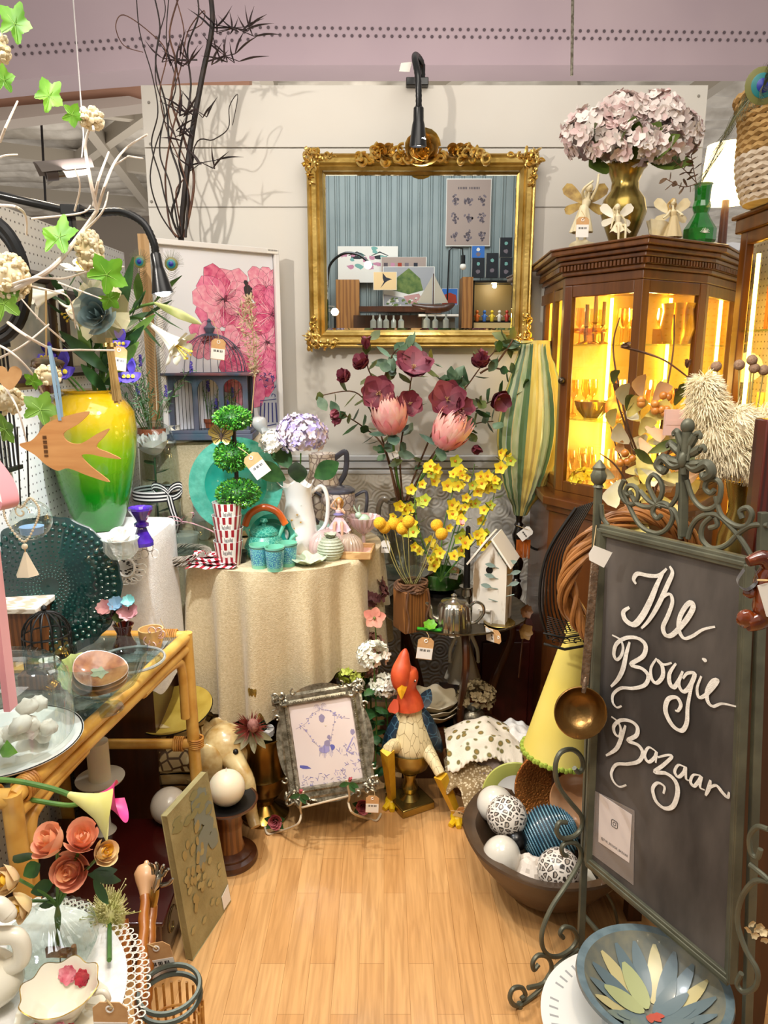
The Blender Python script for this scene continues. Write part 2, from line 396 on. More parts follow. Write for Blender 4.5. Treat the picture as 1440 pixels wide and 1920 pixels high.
# opposite wall: grey-blue corrugated sheeting (seen in the mirror)
YO=-1.6
M_cor=mat('blue_grey_sheet','#8d999a',.55,h2='#a0abab',sc_=2)
xs=[];x=-2.3;zz=[]
while x<2.3:
 for dx,dy in((0,0),(.035,0),(.045,.02),(.055,.02),(.065,0),(.078,0),(.084,.012),(.09,0)):xs.append((x+dx,dy))
 x+=.104
m=MB();m.grid(lambda u,v:(xs[round(u*(len(xs)-1))][0],YO+xs[round(u*(len(xs)-1))][1],v*3.5),len(xs)-1,1)
ST('wall_front',m,M_cor)
# hall beyond the stall
M_mauve=pegmat('mauve_bulkhead','#ab9a9e','#5a5052',.14,.0,(1,1,1))
YH=5.5
zb=W(700,122,YH).z
def bulk(u,v):
 xx=-4+8*u;sag=.10*max(0,-xx-1.0)**1.5*.5
 return(xx,YH,zb-sag+(5.2-zb+sag)*v)
m=MB();m.grid(bulk,24,2);m.grid(lambda u,v:(bulk(u,0)[0],YH+v*.3,bulk(u,0)[2]),24,1)
ST('wall_bulkhead',m,mat('mauve_plasterboard','#bca9ab',.7,h2='#b3a0a4',sc_=1.2))
m=MB()
for px in range(8,1440,15):
 for row in(0,1):
  yy=(62+row*14 if px>470 else 62+row*14+max(0,470-px)*.075)
  m.lathe([(0,0),(.011,.0)],8,M=Matrix.Translation(W(px+row*7,yy-(8 if px>470 else 0)+(px-720)*.011,YH-.004))@Matrix.Rotation(pi/2,4,'X'))
ST('trim_3',m,mat('punched_hole','#5c4f52',.8))
# peach beam under the bulkhead, left
m=MB();a=W(-40,146,6.2);b_=W(470,120,6.2);c=W(470,172,6.2);d=W(250,206,6.2);e=W(-40,216,6.2)
m.poly([a,b_,c,d,e],(0,1,0),.12);ST('trim_4',m,mat('peach_beam','#cda184',.7))
m=MB();m.poly([W(-40,214,6.1),W(250,188,6.1),W(290,200,6.1),W(250,206,6.1),W(-40,240,6.1)],(0,1,0),.2);ST('trim_5',m,mat('pale_beam','#bfb2a4',.7))
# foil insulated roof
M_foil=mat('foil_insulation','#b5ada0',.4,.3,h2='#dcd5c8',sc_=3,bump=1,bsc=9)
ST('ceiling',MB().grid(lambda u,v:(-14+28*u,5.6+20*v,5.2-.10*abs(sin(pi*(5.6+20*v)/.55))-.05*noise.noise(V((u*60,v*40,0)))),120,220),M_foil,smooth=True)
M_beam=mat('roof_steel','#a89f90',.6)
def beam(n,a,b,w_,h_):ST('trim_%d'%n,MB().bar(a,b,w_,h_),M_beam)
for i,(x0,x1,y0,y1) in enumerate(((-9,-1.5,9,12.5),(-8,-2.0,12.5,16),(-6.5,-1.0,15.5,8.2),(-9,-.5,16,20),(-3.6,-5.5,7.5,19),(-1.2,-2.0,6.5,20),(1.2,3.5,6.2,14),(4.2,3.2,6.2,20),(2.2,-.3,6.2,12))):
 beam(6+i,(x0,y0,4.94-.025*i),(x1,y1,4.94-.025*i),.16,.22)
m=MB();m.box((-3.5,21,3.1),(16,.1,5));ST('wall_hall',m,mat('hall_wall','#9c9184',.8))
# panel partition seen beyond the left corner
m=MB();m.box((W(230,450,3.6).x-.2,3.65,.9),(.8,.03,1.98));ST('wall_partition',m,M_white)
m=MB();m.box((W(268,450,3.4).x+.01,3.4,1.05),(.05,.05,2.1));ST('trim_16',m,mat('pine_post','#c69a62',.6,h2='#d8ae78',kind='wave',sc_=2,st=(5,5,.5)))
# right beyond: blue-grey board and timber post by the lamp
m=MB();m.box((W(1400,420,3.7).x,3.72,1.05),(.7,.03,1.95));ST('wall_beyond_right',m,mat('blue_grey_board','#6d7480',.7))
m=MB();m.box((W(1352,420,3.5).x,3.5,1.0),(.06,.05,1.98));ST('trim_17',m,MATS['pine_post'])
# rods hanging from the roof
m=MB();m.tube([W(1074,-20,4.2),W(1072,142,4.2)],.008,6)
ST('trim_18',m,M_pewter)
m=MB();m.tube([W(76,200,6.9),W(86,392,6.9)],.010,6);ST('trim_19',m,M_iron)
# security camera
c=W(128,322,4.4);k=K(4.4,2.6)
t=T('security_camera','silver security camera with a sun hood hanging near the roof at left','security camera',c)
Mx=RM((-.95,-.55,-.22))
P('camera_body',MB().lathe([(0,-.11),(.034,-.11),(.034,.09),(.03,.1),(0,.1)],20,M=Mx),M_silver,t)
P('lens_ring',MB().lathe([(.036,.06),(.04,.06),(.04,.12),(.03,.12),(.026,.1),(0,.1)],20,M=Mx),mat('grey_brown_plastic','#5d5048',.4),t)
def hood(u,v):
 a=pi*(.02+.96*u);return Mx@V((cos(a)*.058,sin(a)*.058,-.12+.30*v))
m=MB().grid(lambda u,v:Mx@V((cos(-pi*.1-pi*.9*u+pi)*.062,sin(pi*1.0*u)*.062-.0,-.13+(.30-.05*abs(u-.5))*v)),14,4)
P('sun_hood',m,mat('hood_grey','#8f857c',.5),t)
P('bracket',MB().tube([(.05,.05,.02),(.07,.08,.2),(.07,.1,2.6)],.004,8),M_white,t)
# ================= WALL LAMPS =================
def lampcone(mb,top,d,L,r0,r1,M0=None):
 Mx=RM(d,(0,1,0),top)
 mb.lathe([(r0*.8,0),(r0,.004),(r0*1.05,L*.35),(r0*1.25,L*.45),(r1,L),(r1*.93,L),(r0,L*.5),(0,L*.45)],28,M=Mx)
k=K(3.05,1.9)
t=T('clip_lamp','black clip-on gooseneck lamp clamped to the panel above the gilt mirror','lamp',W(785,158,3.17))
P('clamp',MB().box(W(782,156,3.19),(92*k*.45,.05,14*k)).box(W(790,130,3.22),(.03,.03,.03)),M_black,t,world=True,bev=.003)
pts=catm([W(792,150,3.18),W(790,118,3.16),W(780,104,3.10),W(778,112,3.03),W(783,140,3.0),W(785,175,3.0),W(785,208,3.01)],8)
P('gooseneck',MB().tube(pts,[.0125 if i%2 else .0112 for i in range(len(pts))],14),M_black,t,world=True)
sh=MB();top=W(785,200,3.01);lampcone(sh,top,(0,.12,-1),64*k,9*k,16*k)
P('lamp_shade',sh,M_black,t,world=True)
bp=W(786,262,3.02)
P('bulb',MB().ball(bp,(.026,.026,.02),16,10),mat('cool_bulb','#ffffff',.4,em=30,emh='#eef4ff'),t,world=True)
P('care_label',MB().poly([W(752,118,3.06),W(772,116,3.06),W(768,135,3.06),W(748,134,3.06)],(0,1,0),.001),M_paper,t,world=True)
light('clip_lamp_light','SPOT',bp+V((0,-.01,-.022)),bp+V((0,.05,-1)),16,COOL,.02,spot=120,blend=.6)
# left gooseneck
k=K(2.0,1.7)
t=T('clip_lamp','black gooseneck lamp arching over the white lilies at left','lamp',W(150,400,1.98))
P('clamp',MB().tube([W(140,398,1.98),V((-1.06,1.98,2.005))],.011,8).box((-1.065,1.98,1.995),(.05,.05,.05)).box(W(140,398,1.98),(.05,.06,.03)).box(W(133,430,1.98),(.02,.03,.10)),M_black,t,world=True,bev=.003)
pts=catm([W(140,400,1.98),W(180,399,1.99),W(230,398,2.0),W(268,418,2.0),W(288,455,2.0),W(292,480,2.0)],10)
P('gooseneck',MB().tube(pts,[.0105 if i%2 else .0095 for i in range(len(pts))],14),M_black,t,world=True)
sh=MB();top=W(291,474,2.0);lampcone(sh,top,(.13,0,-1),72*k,9.5*k,20*k)
P('lamp_shade',sh,M_black,t,world=True)
bp2=top+V((.13,0,-1)).normalized()*70*k
P('bulb',MB().ball(bp2,(.02,.02,.012),16,10),MATS['cool_bulb'],t,world=True)
light('gooseneck_light','SPOT',bp2+V((0,0,-.015)),bp2+V((-.02,.15,-1)),34,COOL,.02,spot=140,blend=.6)
# ================= HELPERS FOR FRAMES, PICTURES, FLOWERS =================
def sweep(mb,w_,h_,prof,mi=0,M=None):
 vs=[];fs=[]
 for ins,d in prof:
  a=w_/2-ins;b=h_/2-ins
  vs+=[V((-a,-d,-b)),V((a,-d,-b)),V((a,-d,b)),V((-a,-d,b))]
 n=len(prof)
 for i in range(n-1):
  for k in range(4):fs.append((i*4+k,i*4+(k+1)%4,(i+1)*4+(k+1)%4,(i+1)*4+k))
 return mb.add(vs,fs,mi,M)
def clampv(v,a):return max(-a,min(a,v))
class Art:
 def __init__(s,y=0,M=None):s.mb=MB();s.y=y;s.M=M;s.k=0
 def poly(s,pts,mi):
  s.k+=1;y=s.y-.00002*(s.k%40)-.0003
  from mathutils.geometry import tessellate_polygon
  p3=[V((p[0],y,p[1])) for p in pts];tr=tessellate_polygon([p3])
  s.mb.add(p3,[tuple(t) for t in tr],mi,s.M)
 def stroke(s,pts,w_,mi,taper=True):
  pts=[V((p[0],0,p[1])) for p in pts];s.k+=1;y=-.00002*(s.k%40)-.0006
  vs=[];n=len(pts)
  for i,p in enumerate(pts):
   d=(pts[min(n-1,i+1)]-pts[max(0,i-1)]).normalized();q=V((-d.z,0,d.x))
   ww=(w_[i] if isinstance(w_,list) else w_*(sin(pi*(i+.6)/(n+.2)) if taper else 1))/2
   vs+=[V((p.x,s.y+y,p.z))+q*ww,V((p.x,s.y+y,p.z))-q*ww]
  s.mb.add(vs,[(2*i,2*i+1,2*i+3,2*i+2) for i in range(n-1)],mi,s.M)
 def blob(s,c,rx,rz,mi,n=14,j=.15,rot=0):
  pts=[]
  for k in range(n):
   a=tau*k/n;q=1+R.uniform(-j,j);x,z=cos(a)*rx*q,sin(a)*rz*q
   pts.append((c[0]+x*cos(rot)-z*sin(rot),c[1]+x*sin(rot)+z*cos(rot)))
  s.poly(pts,mi)
 def petal(s,c,a,L,w_,mi,out=None,ow=.0015):
  pts=[]
  for i in range(9):
   t=i/8;ww=w_/2*petp(t*.96+.02)*(1+R.uniform(-.08,.08));pts.append((t*L,ww))
  for i in range(8,-1,-1):
   t=i/8;ww=w_/2*petp(t*.96+.02)*(1+R.uniform(-.08,.08));pts.append((t*L,-ww))
  q=[(c[0]+x*cos(a)-z*sin(a),c[1]+x*sin(a)+z*cos(a)) for x,z in pts]
  s.poly(q,mi)
  if out is not None:s.stroke(q+[q[0]],ow,out,False)
def ornament(mb,c,n,sx,sz,size,dep=.02,out=(0,-1,0)):
 for i in range(n):
  p=V(c)+V((R.uniform(-sx,sx),-R.uniform(0,dep),R.uniform(-sz,sz)))
  a=R.uniform(0,tau);d=V((cos(a),0,sin(a)));L=size*R.uniform(.7,1.3)
  k=i%3
  if k==0:mb.tube(spiral(p,L*.5,L*.12,a,a+4.5,(1,0,0),(0,0,1),12),[L*.13]*7+[L*.17]*6,6)
  elif k==1:
   pts=catm([p-d*L*.6,p+V((0,-L*.25,0)),p+d*L*.5+V((0,-L*.1,0))],4);mb.tube(pts,[L*.04,L*.1,L*.18,L*.2,L*.2,L*.18,L*.14,L*.08,L*.02],7,flat=.6)
  else:mb.ball(p,(L*.22,L*.2,L*.3),8,6,bump=.3,bs=3,seed=i)
def rose(mb,c,r,d,mi=(0,0),n=16,open_=1.0):
 d=V(d).normalized();x=d.orthogonal().normalized();y=d.cross(x);c=V(c)
 n=min(n,13)
 for i in range(n):
  t=i/(n-1);a0=i*2.4+R.uniform(-.2,.2);R_=r*(.10+.62*t**.9);H_=r*(1.25-.25*t);sp=2.5-.5*t;fl=open_*t*.62
  def f(u,v):
   a=a0+sp*(u-.5);e=(2*u-1)**2;rr=R_*(sin(pi*.5*min(1,v*1.5+.12)))*(1-.25*v*(1-t)*(1-open_*.5))+r*fl*max(0,v-.45)**1.4*(1.3-.3*e);zz=H_*v*(1-.30*e*v)-r*.55-r*fl*.35*max(0,v-.7)
   return c+(x*cos(a)+y*sin(a))*rr+d*zz
  mb.grid(f,7,6,mi=mi[0] if t<.5 else mi[1])
def bloom(mb,c,r,d,n,wr=.55,cup=.5,curl=.3,mi=0,rows=1,fold=.25,prof=petp,ns=4):
 d=V(d).normalized();x=d.orthogonal().normalized();y=d.cross(x);c=V(c)
 for q in range(rows):
  for i in range(n):
   a=tau*(i+q*.5)/n+R.uniform(-.1,.1);o=x*cos(a)+y*sin(a);tl=cup*(1-.35*q)+R.uniform(-.08,.08)
   dd=o*cos(tl)+d*sin(tl);mb.blade(c,dd,d*cos(tl)-o*sin(tl),r*R.uniform(.9,1.05)*(1-.15*q),r*wr*1.1,curl,fold,ns,prof,mi if not isinstance(mi,tuple) else mi[(i+q)%len(mi)])
def hydra(mb,c,rad,n,s,mis=(0,),low=-.35):
 c=V(c);k=0
 while k<n:
  z=R.uniform(low,1);a=R.uniform(0,tau);q=sqrt(max(0,1-z*z));d=V((q*cos(a),q*sin(a),z))
  p=c+V((d.x*rad[0],d.y*rad[1],d.z*rad[2]))*R.uniform(.86,1.04);dn=(d+rv(.35)).normalized()
  x=dn.orthogonal().normalized();y=dn.cross(x);ph=R.uniform(0,tau);mi=R.choice(mis)
  for j in range(4):
   b=ph+j*pi/2;o=x*cos(b)+y*sin(b);mb.blade(p,o+dn*.15,dn,s*R.uniform(.85,1.1),s*.95,.35,.15,2,roundp,mi)
  mb.ball(p+dn*s*.05,s*.1,5,3,mi=0);k+=1
def leafy(mb,pts,n,L,w_,mi=0,spread=.8,prof=leafp,curl=.5,t0=0.2):
 for i in range(n):
  t=t0+(1-t0)*(i+.5)/n;k=min(len(pts)-2,int(t*(len(pts)-1)));p=V(pts[k]).lerp(V(pts[k+1]),t*(len(pts)-1)-k)
  d=(V(pts[k+1])-V(pts[k])).normalized();a=i*2.4+R.uniform(-.4,.4);x=d.orthogonal().normalized();y=d.cross(x)
  o=x*cos(a)+y*sin(a);mb.blade(p,d*(1-spread)+o*spread,d,L*R.uniform(.7,1.15),w_*R.uniform(.8,1.1),curl*R.uniform(.3,1.3),.2,3,prof,mi)
def ballfol(mb,c,rad,n,L,mis=(0,1)):
 for i in range(n):
  z=1-2*(i+.5)/n;a=i*2.39996;q=sqrt(1-z*z);d=V((q*cos(a),q*sin(a),z))
  p=V(c)+V((d.x*rad[0],d.y*rad[1],d.z*rad[2]))*R.uniform(.86,1.0)
  mb.blade(p,(d+rv(.6)),d,L*R.uniform(.7,1.3),L*.8,.5,.1,2,roundp,R.choice(mis))
  # ================= GILT MIRROR =================
YM=3.16;k=K(YM,1.8)
mc=(W(572,293,YM)+W(1004,283,YM)+W(575,655,YM)+W(1003,651,YM))/4
mw=W(1000,400,YM).x-W(576,400,YM).x;mh=W(700,290,YM).z-W(700,652,YM).z
t=T('gilt_mirror','large mirror in an ornate gilt frame hanging on the white wall','mirror',mc,rz=0)
gw,gh=mw-54*k,mh-56*k
P('frame',sweep(MB(),mw,mh,[(0,-.03),(0,.018),(.006,.026),(.014,.022),(.02,.034),(.036,.03),(.044,.02),(.05,.024),(28*k,.012),(29*k,0),(29*k,-.01)]),M_gold,t,ang=30)
m=MB().box((0,.0,0),(gw-.035,.004,gh-.035));P('mirror_glass',m,mat('mirror_silver','#e2e6e4',.0,1),t,smooth=False)
m=sweep(MB(),gw+.01,gh+.01,[(0,-.006),(.0225,.002),(.023,.0)]);P('bevelled_edge',m,mat('mirror_bevel','#d0d6d6',.02,1),t,smooth=False)
Mg2=mat('bright_gilt','#c99b3c',.28,.85,h2='#e3c47a',sc_=30)
def orn(name,c,n,sx,sz,size):m=MB();ornament(m,c,n,sx,sz,size,.03);P(name,m,Mg2,t)
hw,hh=mw/2,mh/2
for sx_ in(-1,1):
 for sz_ in(-1,1):
  m=MB();cx,cz=sx_*(hw-.02),sz_*(hh-.02)
  ornament(m,(cx,-.02,cz),22,.03,.03,.035,.025)
  ornament(m,(cx-sx_*.05,-.02,cz+sz_*.005),14,.04,.012,.026,.02);ornament(m,(cx+sx_*.003,-.02,cz-sz_*.06),16,.012,.05,.026,.02)
  P('corner_ornament',m,Mg2,t)
m=MB()
for i in range(70):
 x=R.uniform(-.26,.26);h_=.045*(1-abs(abs(x)-.15)*2.5)
 ornament(m,(x,-.03,hh-.015+R.uniform(-.012,.022)),1,.003,max(.003,h_*.4),.042,.03)
for x in(-.16,-.13,.15,.18,.12):rose(m,(x,-.045,hh+.0),.03,(0,-1,.2),n=9)
P('top_ornament',m,Mg2,t)
m=MB();rose(m,(0,-.065,hh-.005),.072,(0,-1,.3),n=20,open_=1.2);ornament(m,(0,-.03,hh-.01),12,.07,.012,.03)
P('crest_rose',m,Mg2,t)
# ================= FRAMED FLOWER PRINT =================
a=W(283,448,2.8);b=W(520,468,3.11);fw=V((b.x-a.x,b.y-a.y,0)).length;yaw=atan2(b.y-a.y,b.x-a.x)
fh=.74;zt_=2.0
fc=V(((a.x+b.x)/2,(a.y+b.y)/2,zt_-fh/2))
t=T('framed_print','large white framed print of pink peonies in a blue and white jar','picture',fc,rot=(0,0,yaw))
P('frame',sweep(MB(),fw,fh,[(0,-.02),(0,.012),(.002,.014),(.018,.014),(.02,.012),(.02,0)]),mat('white_frame','#e3e0dc',.4),t)
P('backing',MB().box((0,.012,0),(fw-.01,.01,fh-.01)),M_white,t)
Ap=Art(.004)
pw,ph=fw-.04,fh-.04
Ap.poly([(-pw/2,-ph/2),(pw/2,-ph/2),(pw/2,ph/2),(-pw/2,ph/2)],0)
def uv(px,py):
 p=PL(px,py,fc,V((sin(yaw),-cos(yaw),0)));q=lm(t).inverted()@p;return(q.x,q.z)
for(px,py,r,n,a0) in((470,700,60,9,0),(500,640,55,8,1),(385,640,34,7,.5),(500,540,42,8,0),(420,560,58,11,.3),(450,590,40,8,1.2),(510,590,45,8,.7),(440,650,38,8,.2)):
 c=uv(px,py);r*=.0021
 for i in range(n):
  aa=a0+tau*i/n
  Ap.petal(c,aa,r*R.uniform(.85,1.15),r*.85,R.choice((1,2,3,3)),5,.0009)
  for j in(-.2,0,.2):Ap.stroke([(c[0]+cos(aa+j)*r*q,c[1]+sin(aa+j)*r*q) for q in(.2,.4,.6,.8)],.0018,R.choice((4,3,1)))
 Ap.blob(c,r*.16,r*.16,5,10,.3)
 for i in range(12):aa=R.uniform(0,tau);Ap.stroke([c,(c[0]+cos(aa)*r*.3,c[1]+sin(aa)*r*.3)],.002,6)
 # jar
Ap.poly([uv(*p) for p in((478,695),(519,690),(520,800),(505,803),(488,790),(478,740))],0)
for i in range(26):
 p=uv(R.uniform(480,517),R.uniform(700,748));aa=R.uniform(0,tau)
 Ap.stroke([(p[0]+.012*cos(aa+q*1.3)*q,p[1]+.012*sin(aa+q*1.3)*q) for q in(0,.4,.8,1.2)],.0045,7)
for i in range(5):
 x=490+i*7;Ap.stroke([uv(x,755),uv(x-2+i,792)],.006,7,False)
Ap.stroke([uv(488,752),uv(519,748)],.003,7,False);Ap.stroke([uv(495,800),uv(519,795)],.004,7,False)
Ap.blob(uv(466,546),.02,.026,6);Ap.blob(uv(462,530),.01,.01,6)
Ap.mb.v=[(clampv(x,pw/2),y,clampv(z,ph/2)) for x,y,z in Ap.mb.v]
P('print',Ap.mb,[mat('print_paper','#dfe1e6',.35,h2='#e6e5ea',sc_=2),mat('print_pink','#d65f8c',.5,h2='#e88aa6',sc_=40),mat('print_deep_pink','#c23a6e',.5,h2='#e07a95',sc_=40),mat('print_pale_pink','#eba9b8',.5,h2='#e2839d',sc_=50),mat('print_light','#f3d2d6',.5),mat('print_maroon','#6d1f3d',.5),mat('print_dark','#2a2428',.6),mat('print_indigo','#343a78',.5)],t,smooth=False)
m=MB().box((fw/2-.03,-.0155,fh/2-.01),(.05,.001,.018));P('price_label',m,M_paper,t)
m=MB()
for i in range(14):m.box((fw/2-.05+i*.003,-.0163,fh/2-.007),(.0014,.0004,.006))
P('barcode',m,M_ink,t)
# ================= ROUND TABLE AND CLOTH =================
TC=V((-.40,2.765,0));TR=.385;TZ=.88
t=T('round_table','round table hidden under the cream linen cloth','table',TC)
P('tabletop',MB().lathe([(0,TZ-.03),(TR-.012,TZ-.03),(TR-.012,TZ-.006),(0,TZ-.006)],48),M_wood,t)
for i in range(4):
 a=pi/4+i*pi/2;P('leg',MB().bar((cos(a)*.25,sin(a)*.25,0),(cos(a)*.25,sin(a)*.25,TZ-.03),.04),M_wood,t)
def cloth(u,v):
 a=tau*u
 if v<.3:r=TR*(v/.3);return(TC.x+cos(a)*r,TC.y+sin(a)*r,TZ)
 t_=(v-.3)/.7;z=TZ-.50*t_-.012*min(1,t_*6)
 fo=sin(a*15+1.3*sin(a*3))*.75+sin(a*26+2)*.25+sin(a*7+.5)*.35
 r=TR+.004+.012*t_+fo*.046*t_**.6
 z+=.12*t_*max(0,cos(a+.5))+.02*t_*sin(a*5)-.07*t_*max(0,cos(a+2.1))
 return(TC.x+cos(a)*r,TC.y+sin(a)*r,z)
m=MB().grid(cloth,260,40,cu=True)
O('tablecloth','cream linen cloth falling in folds from the round table','tablecloth',m,M_cloth,TC,world=True,ang=70)
# riser behind, draped
RZ=1.27;rc=V((-.71,3.0,0))
def rbox(u,v):
# superellipse skirt
 a=tau*u
 e=.45;cx_=abs(cos(a))**e*(1 if cos(a)>0 else-1);cy_=abs(sin(a))**e*(1 if sin(a)>0 else-1)
 if v<.25:q=v/.25;return(rc.x+cx_*.26*q,rc.y+cy_*.16*q,RZ)
 t_=(v-.25)/.75;q=1+.03*t_+.02*t_*sin(a*17)
 return(rc.x+cx_*.26*q,rc.y+cy_*.16*q,RZ-.01-(RZ-TZ-.02)*t_)
O('draped_riser','cream linen draped display riser at the back of the round table','riser',MB().grid(rbox,160,20,cu=True),M_cloth,rc,world=True,ang=70)
# ================= BLUE BIRDCAGE =================
M_cb=mat('cage_blue_wood','#3c5566',.6,h2='#5a5566',sc_=14,det=6);M_cr=mat('cage_rubbed_red','#7d4a4e',.6,h2='#44546a',sc_=20)
cb=W(402,812,2.92);k=K(2.92,1.4)
t=T('birdcage','blue painted wooden birdcage with arched windows and a wire dome','birdcage',(cb.x,cb.y,RZ+.002),rz=.06)
wd,dp,hb=140*k,.20,118*k
m=MB();m.box((0,0,.012),(wd+.035,dp+.035,.024));m.box((0,0,.03),(wd+.02,dp+.02,.014));P('base',m,M_cb,t,bev=.003)
m=MB();m.box((0,0,hb),(wd+.045,dp+.045,.010));P('roof_board',m,M_cr,t,bev=.002)
xs_=[-wd/2,-wd/2+.045*1.0,-wd/2+.10,wd/2-.10,wd/2]
xs_=[-wd/2+.008,-wd/6,wd/6,wd/2-.008]
for x in xs_:
 for y in(-dp/2+.008,dp/2-.008):P('post',MB().bar((x,y,.036),(x,y,hb),.018,.016),M_cb,t)
for side in(-1,1):
 m=MB();y=side*(dp/2-.008)
 for i in range(3):
  x0,x1=xs_[i]+.009,xs_[i+1]-.009;n=12;top=hb-.006;rr=(x1-x0)/2;cz=top-.012-rr
  for j in range(n):
   a0,a1=pi-pi*j/n,pi-pi*(j+1)/n;q=[V(((x0+x1)/2+cos(a)*rr,y,cz+sin(a)*rr)) for a in(a0,a1)]
   u=[V((q[0].x,y,top)),V((q[1].x,y,top))]
   vs=[p+V((0,dy,0)) for dy in(-.006,.006) for p in(q[0],q[1],u[1],u[0])]
   m.add(vs,[(0,1,2,3),(7,6,5,4),(0,4,5,1)])
 P('arcade',m,M_cb,t)
m=MB()
for i in range(22):
 x=-wd/2+wd*(i+.5)/22
 for y in(-dp/2+.008,dp/2-.008):m.tube([(x,y,.036),(x,y,hb)],.0011,5)
for i in range(14):
 y=-dp/2+dp*(i+.5)/14
 for x in(-wd/2+.008,wd/2-.008):m.tube([(x,y,.036),(x,y,hb)],.0011,5)
P('wire_bars',m,M_iron,t)
m=MB();dr=wd*.46;dh=70*k
for i in range(30):
 a=tau*i/30;m.tube([V((cos(a)*dr*cos(b),sin(a)*dr*.72*cos(b),hb+.005+dh*sin(b)**1.0)) for b in[pi/2*.93*j/10 for j in range(11)]],.0013,5)
m.ring((0,0,hb+.006),dr,dr*.72,.002)
P('wire_dome',m,M_cb,t)
P('finial',MB().lathe([(0,0),(.03,0),(.012,.008),(.018,.02),(.022,.03),(.01,.04),(.006,.05),(.009,.056),(0,.066)],18,c=(0,0,hb+dh-.004)),M_cb,t)
tag(409,655,2.78,.052,.12,'kraft price tag hanging on the front of the birdcage dome',hang=(398,600))
# potted plants
def lav(name,label,base,pr,ph_,n,H,flowers,potmat,group=None,spread=.5,cat='plant',lm_=None,fx=.025):
 t=T(name,label,cat,base,group=group)
 P('pot',MB().lathe([(0,0),(pr*.75,0),(pr*.85,ph_*.6),(pr*1.02,ph_*.62),(pr*1.05,ph_),(pr*.9,ph_),(pr*.85,ph_*.8),(0,ph_*.8)],24),potmat,t)
 m=MB();st=MB();fl=MB()
 for i in range(n):
  a=R.uniform(0,tau);q=R.uniform(0,1)**.5;h_=H*R.uniform(.4,1)
  p0=V((cos(a)*pr*.6*q,sin(a)*pr*.6*q,ph_*.8));p1=p0+V((cos(a)*H*spread*q,sin(a)*H*spread*q,h_));mid=(p0+p1)/2+V((0,0,h_*.15))
  pts=catm([p0,mid,p1],3);st.tube(pts,.0011,4);leafy(m,pts,9,H*.13,H*.028,0,.7)
  if i<flowers:
   fl=MB()
   for j in range(26):
    z=j/26;b=R.uniform(0,tau);fl.ball(p1+V((cos(b)*.2*fx*(1-z*.5),sin(b)*.2*fx*(1-z*.5),fx*1.6*(z-.3))),fx*.13,5,4)
   P('flower_spike',fl,mat('lavender_violet','#4a3fae',.6,h2='#7a6fd0',sc_=60),t)
 P('stems',st,M_stem,t);P('leaves',m,lm_ or mat('lavender_leaf','#5c8a62',.6,h2='#8ab58c',sc_=30),t)
 return t
kk=K(2.85,1.4)
lav('potted_lavender','lavender in a terracotta pot left of the blue birdcage',W(284,803,2.80)*1+V((0,0,RZ-W(284,803,2.80).z)),27*kk,24*kk,34,125*kk,6,M_terra,spread=.55)
p=W(322,806,2.84);p.z=RZ
m=MB().lathe([(0,0),(.022,0),(.02,.008),(.03,.02),(.036,.035),(.03,.05),(.034,.058),(.03,.058),(.026,.05),(.03,.035),(0,.012)],28,fl=lambda a,z,r:1+.03*cos(a*14))
O('urn_pot','small white ribbed pot between terracotta pot and birdcage','pot',m,M_cream,p)
for i,(dx,dy,lb) in enumerate(((-.015,.0,'potted lavender inside the birdcage, behind its left window'),(.055,.01,'potted lavender inside the birdcage, behind its middle window'))):
 lav('potted_lavender',lb,V((cb.x+dx,cb.y+dy,RZ+.038)),.026,.036,16,.13,2,M_terra,spread=.22)
 # feather and pampas, dove
def feather(name,label,base,tip,ctrl,W_,eye=True,cat='feather',mat_=None,n=90):
 t=T(name,label,cat,base);pts=catm([base,ctrl,tip],30)
 P('quill',MB().tube(pts,[.0016,.0006],5),mat('pale_quill','#cfc3a4',.5),t,world=True)
 m=MB();N_=len(pts)
 for i in range(4,N_):
  tt=i/N_;p=pts[i];d=(pts[i]-pts[i-1]).normalized()
  for s_ in(-1,1):
   for q in range(3):
    o=V((d.z,R.uniform(-.25,.25),-d.x)).normalized()*s_;L=W_*(.35+.65*sin(pi*min(1,tt*.75+.2)))*R.uniform(.8,1.1)
    m.tube([p,p+o*L*.5+d*L*.35,p+o*L*.8+d*L*.85],[.0005,.00035,.0002],3)
 for q in range(60):
  a=q/60*pi;o=V((d.z,0,-d.x));m.tube([pts[-3],pts[-1]+(o*cos(a)+d*sin(a))*W_*.75+rv(.003)],[.0005,.0002],3)
 P('barbs',m,mat_ or mat('peacock_barb','#3e4a34',.5,h2='#6c6a44',sc_=20),t,world=True)
 if eye:
  c=pts[-1]-d*W_*.1;x=V((d.z,0,-d.x)).normalized()
  for nm,r,of,h in(('eye_bronze',.42,.0,'#6b6a35'),('eye_teal',.28,.002,'#1d6f72'),('eye_blue',.16,.004,'#1c2a86')):
   P(nm,MB().lathe([(0,.002),(W_*r*.9,0),(W_*r,-.001),(0,-.001)],20,M=Matrix.Translation(c+V((0,-of-.002,0)))@Matrix.Rotation(pi/2,4,'X')),mat(nm,h,.4),t,world=True)
 return t
feather('peacock_feather','peacock feather standing in front of the framed print, beneath the gooseneck lamp',W(294,770,2.66),W(322,492,2.66),W(292,620,2.66),.055)
feather('peacock_feather','peacock feather left of the gooseneck lamp head, against the pegboard corner',W(262,770,2.76),W(262,488,2.76),W(250,620,2.76),.052)
m=MB();p0=W(470,800,2.78);pts=catm([W(478,700,2.80),W(470,640,2.78),W(462,590,2.78),W(470,560,2.78)],10)
for i in range(420):
 q=R.uniform(0,1);p=pts[int(q*(len(pts)-1))]+rv(.022)*(.4+.9*sin(pi*q));m.blade(p,rv(1)+V((0,0,.6)),rv(1),.022,.005,.5,.1,2)
t=T('pampas_plume','beige pampas grass plume standing behind the birdcage','dried grass',p0)
